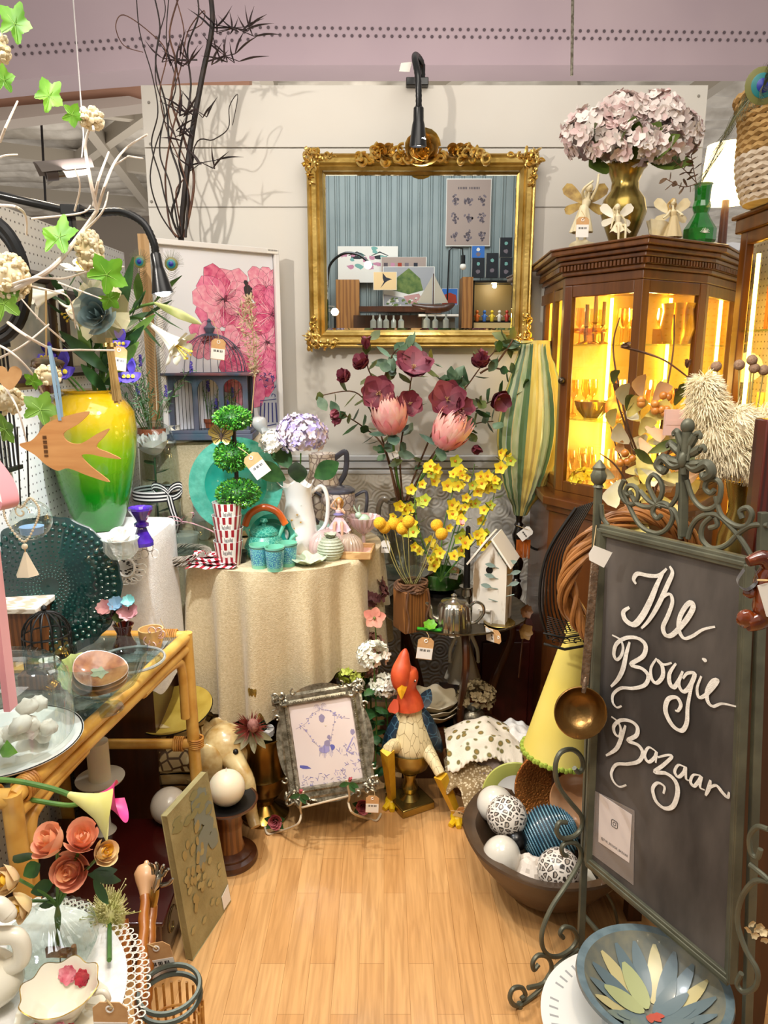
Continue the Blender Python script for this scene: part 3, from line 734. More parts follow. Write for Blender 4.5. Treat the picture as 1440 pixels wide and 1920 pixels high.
P('plume',m,mat('pampas','#b59f7c',.9,h2='#d0bfa0',sc_=60),t,world=True);P('stalk',MB().tube([p0,pts[0],pts[-1]],.002,5),M_string,t,world=True)
b0=W(492,812,2.8);b0.z=RZ
t=T('dove_figurine','pale grey glass dove figurine right of the blue birdcage','figurine',b0)
P('body',MB().tube(catm([(-.02,0,.095),(-.016,0,.08),(0,0,.05),(.02,0,.018),(.045,0,.004)],5),[.004,.014,.013,.018,.024,.026,.028,.028,.027,.025,.022,.019,.016,.013,.010,.008,.007,.006,.005,.005,.004],12),mat('grey_glaze','#b9bcbc',.2,coat=.4),t)
P('wing',MB().blade((0,-.02,.06),(.6,0,-.8),(0,-1,0),.07,.03,.1,.3,5),MATS['grey_glaze'],t)
# ================= TABLE-TOP THINGS =================
# topiary
bx=W(447,965,2.50);bx.z=TZ;k=K(2.5,1.05)
t=T('topiary','artificial box topiary with three round green balls on one stem','topiary',bx)
zf=lambda py:W(447,py,2.5).z-TZ
P('trunk',MB().tube([(0,0,.02),(.001,0,.2),(-.004,0,zf(790))],.0075,8),M_twig,t)
ML=[mat('box_leaf','#3f8f22',.5),mat('box_leaf_light','#74b53a',.5),mat('box_leaf_dark','#1f5a1a',.5)]
for(px,py,rx,rz_) in((444,784,33,19),(440,856,31,25),(448,925,40,25)):
 m=MB();c=V(((px-447)*k,0,zf(py)));m.ball(c,(rx*k*.8,rx*k*.8,rz_*k*.8),16,10,mi=2);ballfol(m,c,(rx*k,rx*k,rz_*k*1.05),900,.009,(0,0,1,2));P('foliage_ball',m,ML,t)
P('pot',MB().lathe([(0,0),(.020,0),(.026,.04),(.022,.04),(0,.035)],20),M_black,t)
tag(481,872,2.42,.058,-.62,'large kraft price tag hanging on the middle ball of the topiary',hang=(446,838),kraft=.55)
# butterfly
c=W(415,818,2.47);t=T('butterfly','bronze metal butterfly perched left of the topiary stem','butterfly',c)
for s_,nm in((-1,0),(1,0)):
 m=MB();m.blade((0,0,0),(s_*1,0,.75),(0,-1,.2),.045,.042,.2,.2,6,roundp);P('upper_wing',m,M_brass,t)
 m=MB();m.blade((0,0,0),(s_*.9,0,-.6),(0,-1,.2),.034,.032,.2,.2,6,roundp);P('lower_wing',m,M_brass,t)
 m=MB().tube(catm([(0,0,.012),(s_*.008,-.004,.026),(s_*.014,-.004,.034)],4),.0007,4);P('antenna',m,M_twig,t)
m=MB()
for s_ in(-1,1):
 for a in(-.9,-.5,-.1,.3,.7,.95):m.tube([(0,-.002,0),(s_*.036*cos(a),-.006,.036*sin(a)+.004)],.0009,4)
P('wing_veins',m,M_twig,t);P('body',MB().ball((0,-.003,-.002),(.004,.004,.018),8,6),M_twig,t)
# teal glass platter & bowl
g1=mat('teal_glass','#3aa893',.12,h2='#5fc4ae',sc_=30,alpha=.72,coat=1,bump=.6,bsc=90);g2=mat('deep_teal_glass','#159480',.1,h2='#2fae98',sc_=10,alpha=.82,coat=1,bump=.3,bsc=60)
c=W(443,908,2.66);k=K(2.66,1.1);r=88*k
Mx=RM((0,-1,.22),(0,0,1))
t=T('glass_platter','big round teal glass platter standing up behind the topiary','platter',c)
P('rim',MB().lathe([(r*.66,.004),(r*.8,-.002),(r,.004),(r*1.0,.01),(r*.8,.005),(r*.66,.01)],64,M=Mx),g1,t)
P('well',MB().lathe([(0,-.016),(r*.5,-.014),(r*.66,.004),(r*.66,.008),(r*.5,-.008),(0,-.01)],64,M=Mx),g2,t)
c=W(508,925,2.60);r=34*k;c.z=TZ+.065
t=T('glass_bowl','teal glass bowl on end in front of the platter, right of the topiary','bowl',c)
P('bowl',MB().lathe([(0,-.03),(r*.5,-.028),(r*.85,-.012),(r,.01),(r*1.25,.014),(r*1.25,.018),(r*.98,.014),(r*.8,-.006),(0,-.024)],48,M=RM((.1,-1,.35))),mat('teal_glaze','#12a08a',.08,coat=1,alpha=.8),t)
# popcorn cups
M_red=mat('stripe_red','#a01c2c',.3,coat=.3)
pc=G(430,1058,TZ);k=K(2.45,.95);g='stack of red and white striped popcorn cups'
R1,R0,H_=28*k,20.5*k,48*k
src=None
for i in range(4):
 lab=['bottom','second from the bottom','third from the bottom','top'][i]
 if src is None:
  t=T('striped_cup','','cup',pc)
  P('cup',MB().lathe([(0,0),(R0,0),(R0+.001,.002),(R1,H_),(R1*.96,H_),(R0*.95,.006),(0,.004)],60,mi=lambda i_,k_:1 if(i_ in(1,2) and k_%4<2) else 0),[M_whitec,M_red],t)
  m=MB()
  def lab_(u,v):
   a=-pi/2+.95*(u-.5)+.12;z=H_*(.42+.30*v+.02*sin(u*pi*4));r=R0+(R1-R0)*z/H_+.0006;return(cos(a)*r,sin(a)*r,z)
  m.grid(lab_,12,2);P('name_label',m,M_paper,t)
  m=MB()
  for j in range(10):
   u0=.18+.064*j+(.03 if j>3 else 0);rr=[0,.01,.02,.03]
   m.grid(lambda u,v:V(lab_(u0+u*.035,.3+v*(.4 if j%3 else .55)))*1+V((0,-.0004,0)),1,1)
  P('lettering',m,M_ink,t);src=t;t['label']='red and white striped popcorn cup at the bottom of the stack';t['group']=g
 else:CP(src,V((pc.x+(.002 if i%2 else-.001),pc.y,TZ+i*24.5*k)),rz=.08*(i%2),label='red and white striped popcorn cup, %s in the stack'%lab,group=g)
 # red napkins
m=MB();c=G(394,1064,TZ)
for i in range(5):
 m2=(lambda i:(lambda u,v:(c.x-.08+.165*u+.01*sin(v*5+i),c.y-.035+.07*v+.012*i+.006*sin(u*9),TZ+.004+.006*i+.005*abs(sin(u*7+i))+.004*sin(v*6+i*2))))(i)
 m.grid(m2,40,14,mi=(lambda i:(lambda a,b:1 if(a//3+b//(3 if i>2 else 20))%2 else 0))(i))
O('napkin_stack','folded red and white striped napkins fanned on the table edge below the cups','napkins',m,[mat('napkin_red','#a3162c',.85),mat('napkin_white','#ece4e0',.85)],c,world=True,ang=60)
# kettle
M_aq=mat('aqua_enamel','#6fbfa4',.25,h2='#2f8f7c',kind='cells',sc_=90,lo=.03,hi=.06,coat=.5);M_aql=mat('aqua_enamel_plain','#7cc9ad',.25,coat=.5)
c=G(497,1044,TZ);k=K(2.52,.95)
t=T('teapot','painted aqua enamel teapot with an arched orange handle','teapot',c)
P('body',MB().lathe([(0,0),(30*k,0),(38*k,12*k),(39*k,22*k),(33*k,36*k),(26*k,44*k),(26*k,47*k),(0,47*k)],40),M_aq,t)
P('lid',MB().lathe([(27*k,46*k),(26*k,52*k),(16*k,60*k),(5*k,62*k),(4*k,66*k),(8*k,70*k),(6*k,75*k),(0,76*k)],32),M_aq,t)
P('spout',MB().tube(catm([(35*k,0,14*k),(50*k,-.01,16*k),(52*k,-.01,36*k),(62*k,-.012,46*k)],6),[9*k,9*k,8*k,7*k,6*k,5*k,5*k,4.5*k,4*k,4*k,4*k,4*k,4*k,4*k,4*k,4*k,4*k,4*k,5*k],12),M_aql,t)
P('handle',MB().tube(catm([(-36*k,0,62*k),(-26*k,0,84*k),(0,0,97*k),(26*k,0,88*k),(41*k,0,64*k)],7),7*k,12),mat('orange_lacquer','#d9631e',.22,coat=.6),t)
for s_ in(-1,1):P('handle_bracket',MB().tube(catm([(s_*38*k,0,64*k),(s_*33*k,0,52*k),(s_*27*k,0,38*k)],5),[4*k,3*k],8),M_aql,t)
# tea glasses
M_bl=mat('blue_lattice_enamel','#2f7fae',.3,h2='#7fd0c4',kind='cells',sc_=170,lo=.1,hi=.16,coat=.4)
src=None
for px,py,lb in((487,1064,'left of the three in front of the teapot'),(516,1069,'middle one of the three, nearest the table edge'),(540,1060,'right of the three, under the teapot spout')):
 c=G(px,py,TZ)
 if src is None:
  t=src=T('tea_glass','small blue lattice painted tea glass, '+lb,'glass',c,group='painted tea glasses')
  P('tumbler',MB().lathe([(0,0),(14*k,0),(14.5*k,5*k),(15*k,7*k),(17.5*k,38*k),(18*k,44*k),(17*k,44*k),(14*k,5*k),(0,4*k)],32,mi=lambda i,k_:1 if i==3 else 0),[M_aql,M_bl],t)
  P('rim_line',MB().ring((0,0,40*k),17.9*k,17.9*k,.7*k),mat('dark_teal','#12383e',.4),t)
 else:CP(src,c,label='small blue lattice painted tea glass, '+lb)
 # cup and saucer with lavender
c=G(571,1032,TZ);k=K(2.6,.95)
t=T('floral_cup','yellow flower painted cup on a saucer holding little lavender plant','cup',c)
P('saucer',MB().lathe([(0,0),(15*k,0),(27*k,5*k),(27*k,6*k),(14*k,2*k),(0,2*k)],32),M_cream,t)
P('bowl',MB().lathe([(0,3*k),(12*k,3*k),(19*k,14*k),(22*k,28*k),(21*k,28*k),(17*k,14*k),(0,5*k)],32),mat('floral_glaze','#efe3c8',.25,h2='#d6a63a',sc_=55,lo=.55,hi=.6,coat=.4),t)
P('handle',MB().ring((0,0,0),7*k,7*k,1.6*k,M=Matrix.Translation((26*k,0,17*k))@Matrix.Rotation(pi/2,4,'X')),M_cream,t)
lav('lavender_posy','tiny lavender plant growing in the yellow flowered cup',c+V((-.006,.004,8*k)),12*k,10*k,26,82*k,10,MATS['floral_glaze'],spread=.16,fx=.016)
# leaf dish
c=G(578,1058,TZ);m=MB()
m.lathe([(0,.004),(.018,0),(.024,.003),(.05,.018),(.062,.024),(.06,.027),(.046,.021),(0,.008)],60,fl=lambda a,z,r:(1+.10*cos(a*7)*min(1,r/.03),.006*cos(a*7)*(r/.06)))
O('leaf_dish','small pale green leaf-edged dish at the table edge','dish',m,mat('celadon_glaze','#bccdb0',.2,coat=.5),c)
# pineapple jar
c=G(620,1048,TZ);k=K(2.5,.95);t=T('ribbed_jar','round ribbed grey-green ceramic jar with a ruffled top','jar',c)
pr=[]
for i in range(25):
 a=i/24;pr.append((25*k*(.55+.45*sin(pi*(a*.86+.1)))*(1+.045*cos(a*8*tau)),a*42*k))
P('jar',MB().lathe([(0,0)]+pr+[(0,42*k)],36),mat('speckled_celadon','#b8bda8',.45,h2='#a3aa92',sc_=200),t)
m=MB();bloom(m,(0,0,40*k),17*k,(0,0,1),9,.8,.5,.5,rows=2);P('ruffled_top',m,MATS['speckled_celadon'],t)
# wooden tray
c=W(655,1032,2.60);c.z=TZ;k=K(2.6,.93);t=T('wooden_tray','pink lined wooden tray under the glass shells at the table right','tray',c,rz=-.1)
P('tray',MB().box((0,0,.004),(88*k,.13,.008)).box((0,-.065,.014),(90*k,.008,.028)).box((0,.065,.014),(90*k,.008,.028)).box((-44*k,0,.014),(.008,.13,.028)).box((44*k,0,.014),(.008,.13,.028)),mat('pale_beech','#b98f5c',.5,h2='#cda873',kind='wave',sc_=4,st=(1,8,8)),t,bev=.003)
P('pink_lining',MB().box((0,0,.0095),(84*k,.122,.003)),mat('shell_pink','#e3b3a0',.5),t)
gp=glass('pink_glass','#f0d4d6',.06,.3);
def shell(px,r,lb,mt):
 q=W(px,1015,2.6);q.z=TZ+.012;t=T('glass_shell',lb,'glass ornament',q,group='glass shell ornaments on the tray')
 pr=[(r*cos(a),r*1.0*sin(a)) for a in[pi/2*i/10-.25 for i in range(11)]]
 pr=[(x,z+r*.26) for x,z in pr]+[(0,r*1.26)]
 P('shell',MB().lathe(pr,96,fl=lambda a,z,rr:1+.035*cos(a*24)),mt,t)
 P('knob',MB().ball((0,0,r*1.27),r*.1,8,6),mt,t)
shell(614,34*k,'larger pink ribbed glass shell ornament on the left of the tray',mat('pink_ribbed_glass','#d9b3b0',.12,h2='#e8d0cc',sc_=9,coat=.8,alpha=.72))
shell(654,27*k,'smaller clear ribbed glass shell ornament on the right of the tray',mat('champagne_ribbed_glass','#cbb6a2',.12,coat=.8,alpha=.62))
# pink glass compote, bunny, fairy, mint glass
c=W(682,1000,2.72);c.z=TZ;k=K(2.72,1.0);t=T('glass_compote','pink fluted glass compote at the right end of the table','compote',c)
P('bowl',MB().lathe([(0,.05),(.012,.05),(.022,.056),(.05,.085),(.064,.115),(.062,.116),(.046,.086),(0,.056)],72,fl=lambda a,z,r:1+.05*cos(a*18)),mat('pale_pink_glass','#e0c0bd',.08,coat=.9,alpha=.6),t)
P('foot',MB().lathe([(0,0),(.03,0),(.028,.004),(.007,.012),(.007,.045),(.012,.052),(0,.052)],24),MATS['pale_pink_glass'],t)
def bunny():
 c=W(676,952,2.71);c.z=TZ+.088;t=T('rabbit_figurine','mint green rabbit figurine sitting in the pink glass compote','figurine',c);mt=mat('mint_glaze','#bcd6bc',.3,coat=.3)
 m=MB().ball((.012,0,.018),(.024,.02,.02),14,10);m.ball((-.008,-.004,.034),(.014,.013,.013),12,8)
 P('body',m,mt,t)
 for s_ in(-1,1):P('ear',MB().tube(catm([(-.008+s_*.004,0,.044),(-.014+s_*.008,0,.06),(-.014+s_*.012,0,.074)],4),[.003,.004,.005,.0055,.006,.005,.004,.003,.001],8,flat=.6),mt,t)
bunny()
def figurine(name,label,base,H,skin,dress,hair,wings=None,lean=0,arm=None,yaw=0,seated=False,legs=True):
 t=T(name,label,'figurine',base,rz=yaw);s=H
 hp=V((lean*s*.2,0,s*.86));m=MB()
 # body: one continuous mesh of tubes merging at the joints
 m.tube(catm([(0,0,s*.42),(lean*s*.06,0,s*.55),(lean*s*.12,0,s*.68),(lean*s*.17,0,s*.76),hp],4),[s*.07,s*.068,s*.06,s*.055,s*.052,s*.055,s*.062,s*.068,s*.07,s*.066,s*.05,s*.036,s*.026,s*.024,s*.024,s*.024,s*.024],12)
 m.ball(hp+V((0,0,s*.045)),(s*.058,s*.062,s*.07),14,10)
 m.ball(hp+V((0,-s*.063,s*.04)),s*.011,6,4)
 for sd in(-1,1):
  A_=arm[0 if sd<0 else 1] if arm else((sd*.15,-.02,.55),(sd*.16,-.08,.42))
  sh_=V((lean*s*.15+sd*s*.07,0,s*.73))
  m.tube(catm([sh_,V(A_[0])*s,V(A_[1])*s],4),[s*.026,s*.018],8);m.ball(V(A_[1])*s,s*.022,8,6)
  if legs:
   if seated:lp=[(sd*s*.05,0,s*.42),(sd*s*.08,-s*.3,s*.45),(sd*s*.08,-s*.36,s*.1),(sd*s*.08,-s*.45,s*.03)]
   else:lp=[(sd*s*.04,0,s*.45),(sd*s*.07,-s*.02*sd,s*.25),(sd*s*.08,s*.06*sd,s*.03),(sd*s*.08,s*.06*sd-s*.06,s*.015)]
   m.tube(catm(lp,4),[s*.045,s*.042,s*.04,s*.036,s*.034,s*.03,s*.028,s*.025,s*.022,s*.02,s*.018,s*.018,s*.014],8)
 P('body',m,skin,t)
 m=MB()
 if seated:m.grid(lambda u,v:(cos(tau*u)*s*(.075+.17*v+.02*v*sin(u*40)),sin(tau*u)*s*(.07+.12*v)-s*.17*v,s*(.56-.26*v*(1+.1*sin(u*30)))),48,8,cu=True)
 else:m.grid(lambda u,v:(lean*s*.05*(1-v)+cos(tau*u)*s*(.07+.13*v+.018*v*sin(u*44)),sin(tau*u)*s*(.068+.12*v+.015*v*sin(u*44)),s*(.62-.45*v)),48,8,cu=True)
 m.tube(catm([(0,0,s*.5),(lean*s*.08,0,s*.6),(lean*s*.14,0,s*.72)],4),[s*.078,s*.07,s*.062,s*.062,s*.066,s*.07,s*.076,s*.078,s*.06],14)
 P('dress',m,dress,t)
 m=MB().ball(hp+V((0,s*.015,s*.06)),(s*.07,s*.07,s*.07),12,9,bump=.2,bs=4)
 for i in range(10):m.tube(catm([hp+V((R.uniform(-.06,.06)*s,s*.03,s*.08)),hp+V((R.uniform(-.1,.1)*s,s*.07,0)),hp+V((R.uniform(-.1,.1)*s,s*.08,-s*.14))],4),[s*.018,s*.008],6)
 P('hair',m,hair,t)
 if wings:
  for sd in(-1,1):
   m=MB();m.blade((sd*s*.03+lean*s*.12,s*.07,s*.68),(sd*.9,.25,.75),(0,-1,0),s*.45,s*.22,.2,.1,6,roundp);m.blade((sd*s*.03+lean*s*.12,s*.07,s*.66),(sd*.9,.25,-.35),(0,-1,0),s*.34,s*.16,.2,.1,6,roundp)
   P('wing',m,wings,t)
 return t
skin=mat('figurine_skin','#e0b596',.45);
c=W(636,1000,2.66);c.z=TZ+.03
figurine('fairy_figurine','fairy figurine in pink dress and purple hat sitting behind the tray',c,70*K(2.66,1.0)*1.25,skin,mat('pink_dress','#d9b0bb',.6,h2='#e6c9cc',sc_=40),mat('blonde_hair','#c79a52',.6),glass('fairy_wing','#e8e4ee',.2,.3),arm=[((-.16,-.05,.8),(-.07,-.1,.95)),((.12,-.08,.66),(.03,-.12,.76))],seated=True)
O('sprite_hat','little purple hat on the pink fairy figurine','hat',MB().lathe([(.02,0),(.021,.002),(.014,.004),(.012,.012),(0,.015)],16),mat('lilac_felt','#8f86b8',.8),c+V((0,0,.105)))
m=MB();c=W(609,992,2.70);c.z=TZ
t=T('glass_flower','mint green frosted glass flower behind the larger pink shell','glass ornament',c)
m.lathe([(0,0),(.02,0),(.008,.01),(.006,.05)],14);bloom(m,(0,0,.06),.045,(-.3,-.5,.8),7,.6,.5,.4,rows=2);P('blossom',m,mat('mint_glass','#bfe0d2',.1,coat=.8,alpha=.7),t)
# white jug with hydrangeas
c=G(562,1028,TZ);c=W(562,1010,2.66);c.z=TZ;k=K(2.66,1.05)
t=T('jug','tall white daisy-painted jug with a wavy lip, left of the brown jug','jug',c)
hj=W(562,905,2.66).z-TZ
P('body',MB().lathe([(0,0),(30*k,0),(33*k,.01),(34*k,hj*.25),(30*k,hj*.5),(24*k,hj*.75),(25*k,hj*.9),(29*k,hj),(27.5*k,hj),(23*k,hj*.88),(0,hj*.8)],60,fl=lambda a,z,r:(1+(.5 if z>=hj*.97 else .15 if z>hj*.88 else 0)*max(0,cos(a-pi))**6,.012*cos(a*4)*max(0,(z/hj-.9)*10))),M_whitec,t)
P('handle',MB().tube(catm([(24*k,0,hj*.86),(44*k,0,hj*.95),(54*k,0,hj*.75),(50*k,0,hj*.4),(30*k,0,hj*.22)],6),[3.6*k,5*k,4*k,3.4*k],10) if False else MB().tube(catm([(24*k,0,hj*.86),(44*k,0,hj*.95),(54*k,0,hj*.75),(50*k,0,hj*.4),(30*k,0,hj*.22)],6),4*k,10),M_whitec,t)
m=MB()
for(x,z) in((-.02,hj*.5),(.012,hj*.47),(-.012,hj*.38),(.0,hj*.58),(.02,hj*.33)):
 y=-sqrt(max(0,(30.5*k)**2-x*x))-.0005;bloom(m,(x,y,z),.009,(x*8,-1,0),8,.4,.05,0,mi=0,ns=2);m.ball((x,y-.001,z),.003,6,4,mi=1)
P('painted_daisies',m,[M_paper,mat('daisy_yellow','#d8a324',.5)],t)
t=T('hydrangea_bunch','lilac and white hydrangeas standing in the white jug','flowers',c+V((0,0,hj*.9)))
m=MB();hydra(m,W(566,815,2.62),(44*k,42*k,36*k),190,.017,(0,1,2,2),-.7)
P('flower_head',m,[mat('lilac_petal','#a99ad0',.6,h2='#c9bfe2',sc_=50),mat('mauve_petal','#8f82c4',.6,h2='#d6cbe6',sc_=40),mat('pale_lilac_petal','#d9cfe0',.6,h2='#ecdfe0',sc_=30)],t,world=True)
m=MB();hydra(m,W(510,828,2.6),(19*k,18*k,20*k),50,.017,(0,),-.8);P('flower_head',m,mat('white_petal','#efece2',.6),t,world=True,label='white hydrangea head')
m=MB()
for px,py,d,L in((535,890,(-.8,-.2,.5),70),(560,895,(.05,-.5,.9),62),(590,885,(.8,-.2,.5),60),(545,868,(-.5,.2,.8),60)):m.blade(W(px,py+10,2.63),d,(d[0]*.3,-1,.3),L*k*1.1,36*k,.7,.3,7)
P('leaves',m,M_leafd,t,world=True);P('stems',MB().tube([W(562,900,2.66),W(564,850,2.63)],.003,6),M_stem,t,world=True)
# brown patterned jug and teapot
M_bp=mat('brown_transfer_print','#8c7a74',.3,h2='#d8ccc0',kind='cells',sc_=38,lo=.03,hi=.12,coat=.5);M_slate=mat('slate_glaze','#43444f',.25,coat=.6)
c=W(606,985,2.92);c.z=TZ;k=K(2.92,1.1);hj=W(606,850,2.92).z-TZ
t=T('patterned_jug','tall brown flower-patterned pitcher with slate grey handle by the wall','jug',c)
P('body',MB().lathe([(0,0),(34*k,0),(38*k,hj*.3),(34*k,hj*.6),(24*k,hj*.8),(25*k,hj),(23*k,hj),(0,hj*.9)],40),M_bp,t)
P('handle',MB().tube(catm([(22*k,0,hj*.93),(42*k,0,hj*1.02),(46*k,0,hj*.93),(42*k,0,hj*.75),(28*k,0,hj*.6)],6),3.6*k,8,flat=1.4),M_slate,t)
c=W(635,985,2.84);c.z=TZ;k=K(2.84,1.05);t=T('patterned_teapot','short brown flower-patterned teapot with slate rim behind the fairy figurine','teapot',c)
hj=W(635,918,2.84).z-TZ
P('body',MB().lathe([(0,0),(26*k,0),(34*k,hj*.4),(31*k,hj*.9),(31*k,hj*.97),(0,hj*.97)],40),M_bp,t)
P('lid',MB().lathe([(32*k,hj*.96),(32*k,hj*1.0),(24*k,hj*1.06),(0,hj*1.08)],32),M_slate,t)
for s_ in(-1,1):P('handle' if s_<0 else 'spout',MB().tube(catm([(s_*28*k,0,hj*.85),(s_*52*k,0,hj*.95),(s_*50*k,0,hj*.5),(s_*30*k,0,hj*.25)],6),3.2*k,8),M_slate,t)
# cockatoo
c=G(382,1010,TZ);k=K(2.62,1.0);t=T('cockatoo_figurine','white ceramic cockatoo with raised crest standing behind the cups','figurine',c)
P('body',MB().tube(catm([(-4*k,0,76*k),(-6*k,0,66*k),(-3*k,0,52*k),(-1*k,0,30*k),(2*k,0,10*k),(6*k,0,0)],5),[8*k,10*k,12*k,13*k,13*k,12*k,12*k,13*k,15*k,17*k,18*k,19*k,20*k,20*k,20*k,19*k,18*k,17*k,16*k,15*k,14*k,13*k,12*k,11*k,10*k,9*k],16),M_whitec,t)
P('beak',MB().tube([(6*k,-2*k,70*k),(13*k,-2*k,68*k),(14*k,-2*k,61*k)],[4.5*k,4*k,.5*k],8),mat('grey_beak','#5a5652',.4),t)
for i in range(7):P('crest_feather',MB().blade((-4*k,0,74*k),(-.9+.26*i,-.1,1),(.8,0,-.2),(26-i)*k,6*k,-.7,.3,6),M_whitec,t)
P('wing',MB().blade((2*k,-16*k,50*k),(.1,0,-1),(0,-1,0),48*k,24*k,.1,.4,6,roundp),M_whitec,t)
P('eye',MB().ball((0,-10*k,70*k),1.6*k,8,6),M_iron,t)
# cake dome with ribbon
c=G(330,1005,TZ);c=W(344,985,2.66);c.z=TZ;k=K(2.66,1.0)
t=T('cake_dome','low glass cake dome tied with a pink striped ribbon','cake dome',c)
P('glass_dome',MB().lathe([(58*k,0),(58*k,40*k),(55*k,48*k),(40*k,53*k),(6*k,55*k),(5*k,60*k),(10*k,64*k),(0,68*k)],48),M_glassw,t)
P('glass_plate',MB().lathe([(0,.002),(64*k,.002),(66*k,.006),(0,.008)],40),M_glass,t)
M_rib=mat('pink_stripe_ribbon','#b64a68',.6,h2='#f0dde0',kind='stripes',sc_=90,lo=.4,hi=.6)
m=MB()
def loop(mb,c,d,L,w_,up=(0,0,1)):
 d=V(d).normalized();u=V(up);s_=d.cross(u).normalized() if d.cross(u).length>.01 else V((1,0,0));N_=16;vs=[]
 for i in range(N_+1):
  a=tau*i/N_-pi/2*0;p=V(c)+d*L*(1-cos(a))/2+u*L*.28*sin(a);vs+=[p-s_*w_/2,p+s_*w_/2]
 mb.add(vs,[(2*i,2*i+1,2*i+3,2*i+2) for i in range(N_)])
def ribbon(mb,pts,w_,s_=(0,1,0),n=6):
 pts=catm(pts,n);vs=[];s_=V(s_).normalized()
 for p in pts:vs+=[p-s_*w_/2,p+s_*w_/2]
 mb.add(vs,[(2*i,2*i+1,2*i+3,2*i+2) for i in range(len(pts)-1)])
z=58*k
loop(m,(0,-.02,z),(-1,-.1,.1),30*k,7*k);loop(m,(0,-.02,z),(1,-.1,.6),28*k,7*k);ribbon(m,[(0,-.02,z),(20*k,-.03,z-2*k),(58*k,-.05,z-14*k),(66*k,-.05,z-24*k)],7*k);ribbon(m,[(0,-.02,z),(-25*k,-.03,z+3*k),(-52*k,-.04,z-12*k)],7*k)
P('ribbon',m,M_rib,t)
P('cake_stand',MB().lathe([(0,.008),(22*k,.010),(26*k,.02),(28*k,32*k),(0,32*k)],40),mat('ribbed_glass','#c9d0c6',.1,coat=.7,alpha=.55),t)
# glass cloche with white rose
c=W(296,950,2.74);c.z=TZ+.0;k=K(2.74,1.1);hj=W(296,787,2.74).z-c.z
O('cloche_stand','narrow cream draped stand under the tall glass cloche','stand',MB().box((0,0,(TZ-.002)/2),(.12,.14,TZ-.002)),M_cloth,(c.x-.02,c.y,0))
t=T('glass_cloche','tall glass cloche with a black and white striped bow','cloche',c)
rr=43*k
P('glass_dome',MB().lathe([(rr,0),(rr,hj*.7),(rr*.93,hj*.84),(rr*.7,hj*.94),(rr*.35,hj*.99),(0,hj)],48),M_glass,t)
P('base',MB().lathe([(0,0),(rr*1.1,0),(rr*1.1,.008),(rr*.98,.012),(0,.012)],40),M_black,t)
Mbw=[mat('ribbon_black','#141418',.5),mat('ribbon_white','#e6e4e0',.5)]
m=MB()
for i in range(6):m.grid(lambda u,v:(cos(tau*u)*(rr+.002),sin(tau*u)*(rr+.002),hj*.38+(i+v)*3.2*k),48,1,mi=i%2,cu=True)
P('ribbon_band',m,Mbw,t)
m=MB();z=hj*.42
for j in range(5):
 o=(j-2)*2.6*k
 for d in((1,-.2,.75),(-.75,-.25,.55)):
  d=V(d).normalized();vs=[]
  for i in range(15):
   a=tau*i/14;p=V((rr*.72,-rr*.75+o*0,z+o))+d*34*k*(1-cos(a))/2+V((-d.z,0,d.x))*9*k*sin(a);vs+=[p-V((0,0,1.3*k)),p+V((0,0,1.3*k))]
  m.add(vs,[(2*i,2*i+1,2*i+3,2*i+2) for i in range(14)],j%2)
 ribbon_pts=[V((rr*.74+o,-rr*.78,z)),V((rr*.86+o,-rr*.8,z-25*k)),V((rr*1.0+o,-rr*.8,z-52*k)),V((rr*.82+o,-rr*.8,z-80*k)),V((rr*1.05+o,-rr*.8,z-98*k))]
 pts=catm(ribbon_pts,6);vs=[]
 for p in pts:vs+=[p-V((1.3*k,0,0)),p+V((1.3*k,0,0))]
 m.add(vs,[(2*i,2*i+1,2*i+3,2*i+2) for i in range(len(pts)-1)],j%2)
P('bow',m,Mbw,t)
t2=T('preserved_rose','white rose on a dark stem standing inside the tall glass cloche','flower',c+V((0,0,.012)))
m=MB();rose(m,(0,0,hj*.78),36*k,(0,-.35,1),n=20);P('bloom',m,mat('white_rose','#f2f0ea',.7,sss=.1),t2)
m=MB().tube(catm([(.004,0,0),(-.002,0,hj*.3),(0,0,hj*.68)],5),.004,8);P('stem',m,M_leafd,t2)
m=MB();leafy(m,[(0,0,hj*.1),(0,0,hj*.65)],7,30*k,20*k,0,.9);P('leaves',m,M_leafd,t2)
# wicker plates
def wicker_ring(mb,c,r,tr,turns=9,th=.0022):
 for q in range(turns):
  ph=R.uniform(0,tau);w1=R.randint(5,9);pts=[]
  for i in range(60):
   a=tau*i/60;o=tr*cos(a*w1+ph);z=tr*.6*sin(a*w1+ph);pts.append(V(c)+V((cos(a)*(r+o),sin(a)*(r+o),z)))
  mb.tube(pts,th,5,True)
c=G(338,1035,TZ);c.y=2.52;c.x=W(338,1020,2.52).x;k=K(2.52,.9);t=T('wicker_plates','stack of grey wicker ringed glass plates on the table left of the cockatoo','plates',c)
for i in range(2):
 m=MB();wicker_ring(m,(0,0,.012+i*.016),48*k,8*k,12);P('wicker_ring',m,mat('grey_wicker','#7d7468',.8,h2='#a2988a',sc_=60),t)
P('glass_plate',MB().lathe([(0,.02),(30*k,.02),(50*k,.034),(50*k,.036),(30*k,.024),(0,.024)],40,fl=lambda a,z,r:1+.02*cos(a*30)),M_glassw,t)
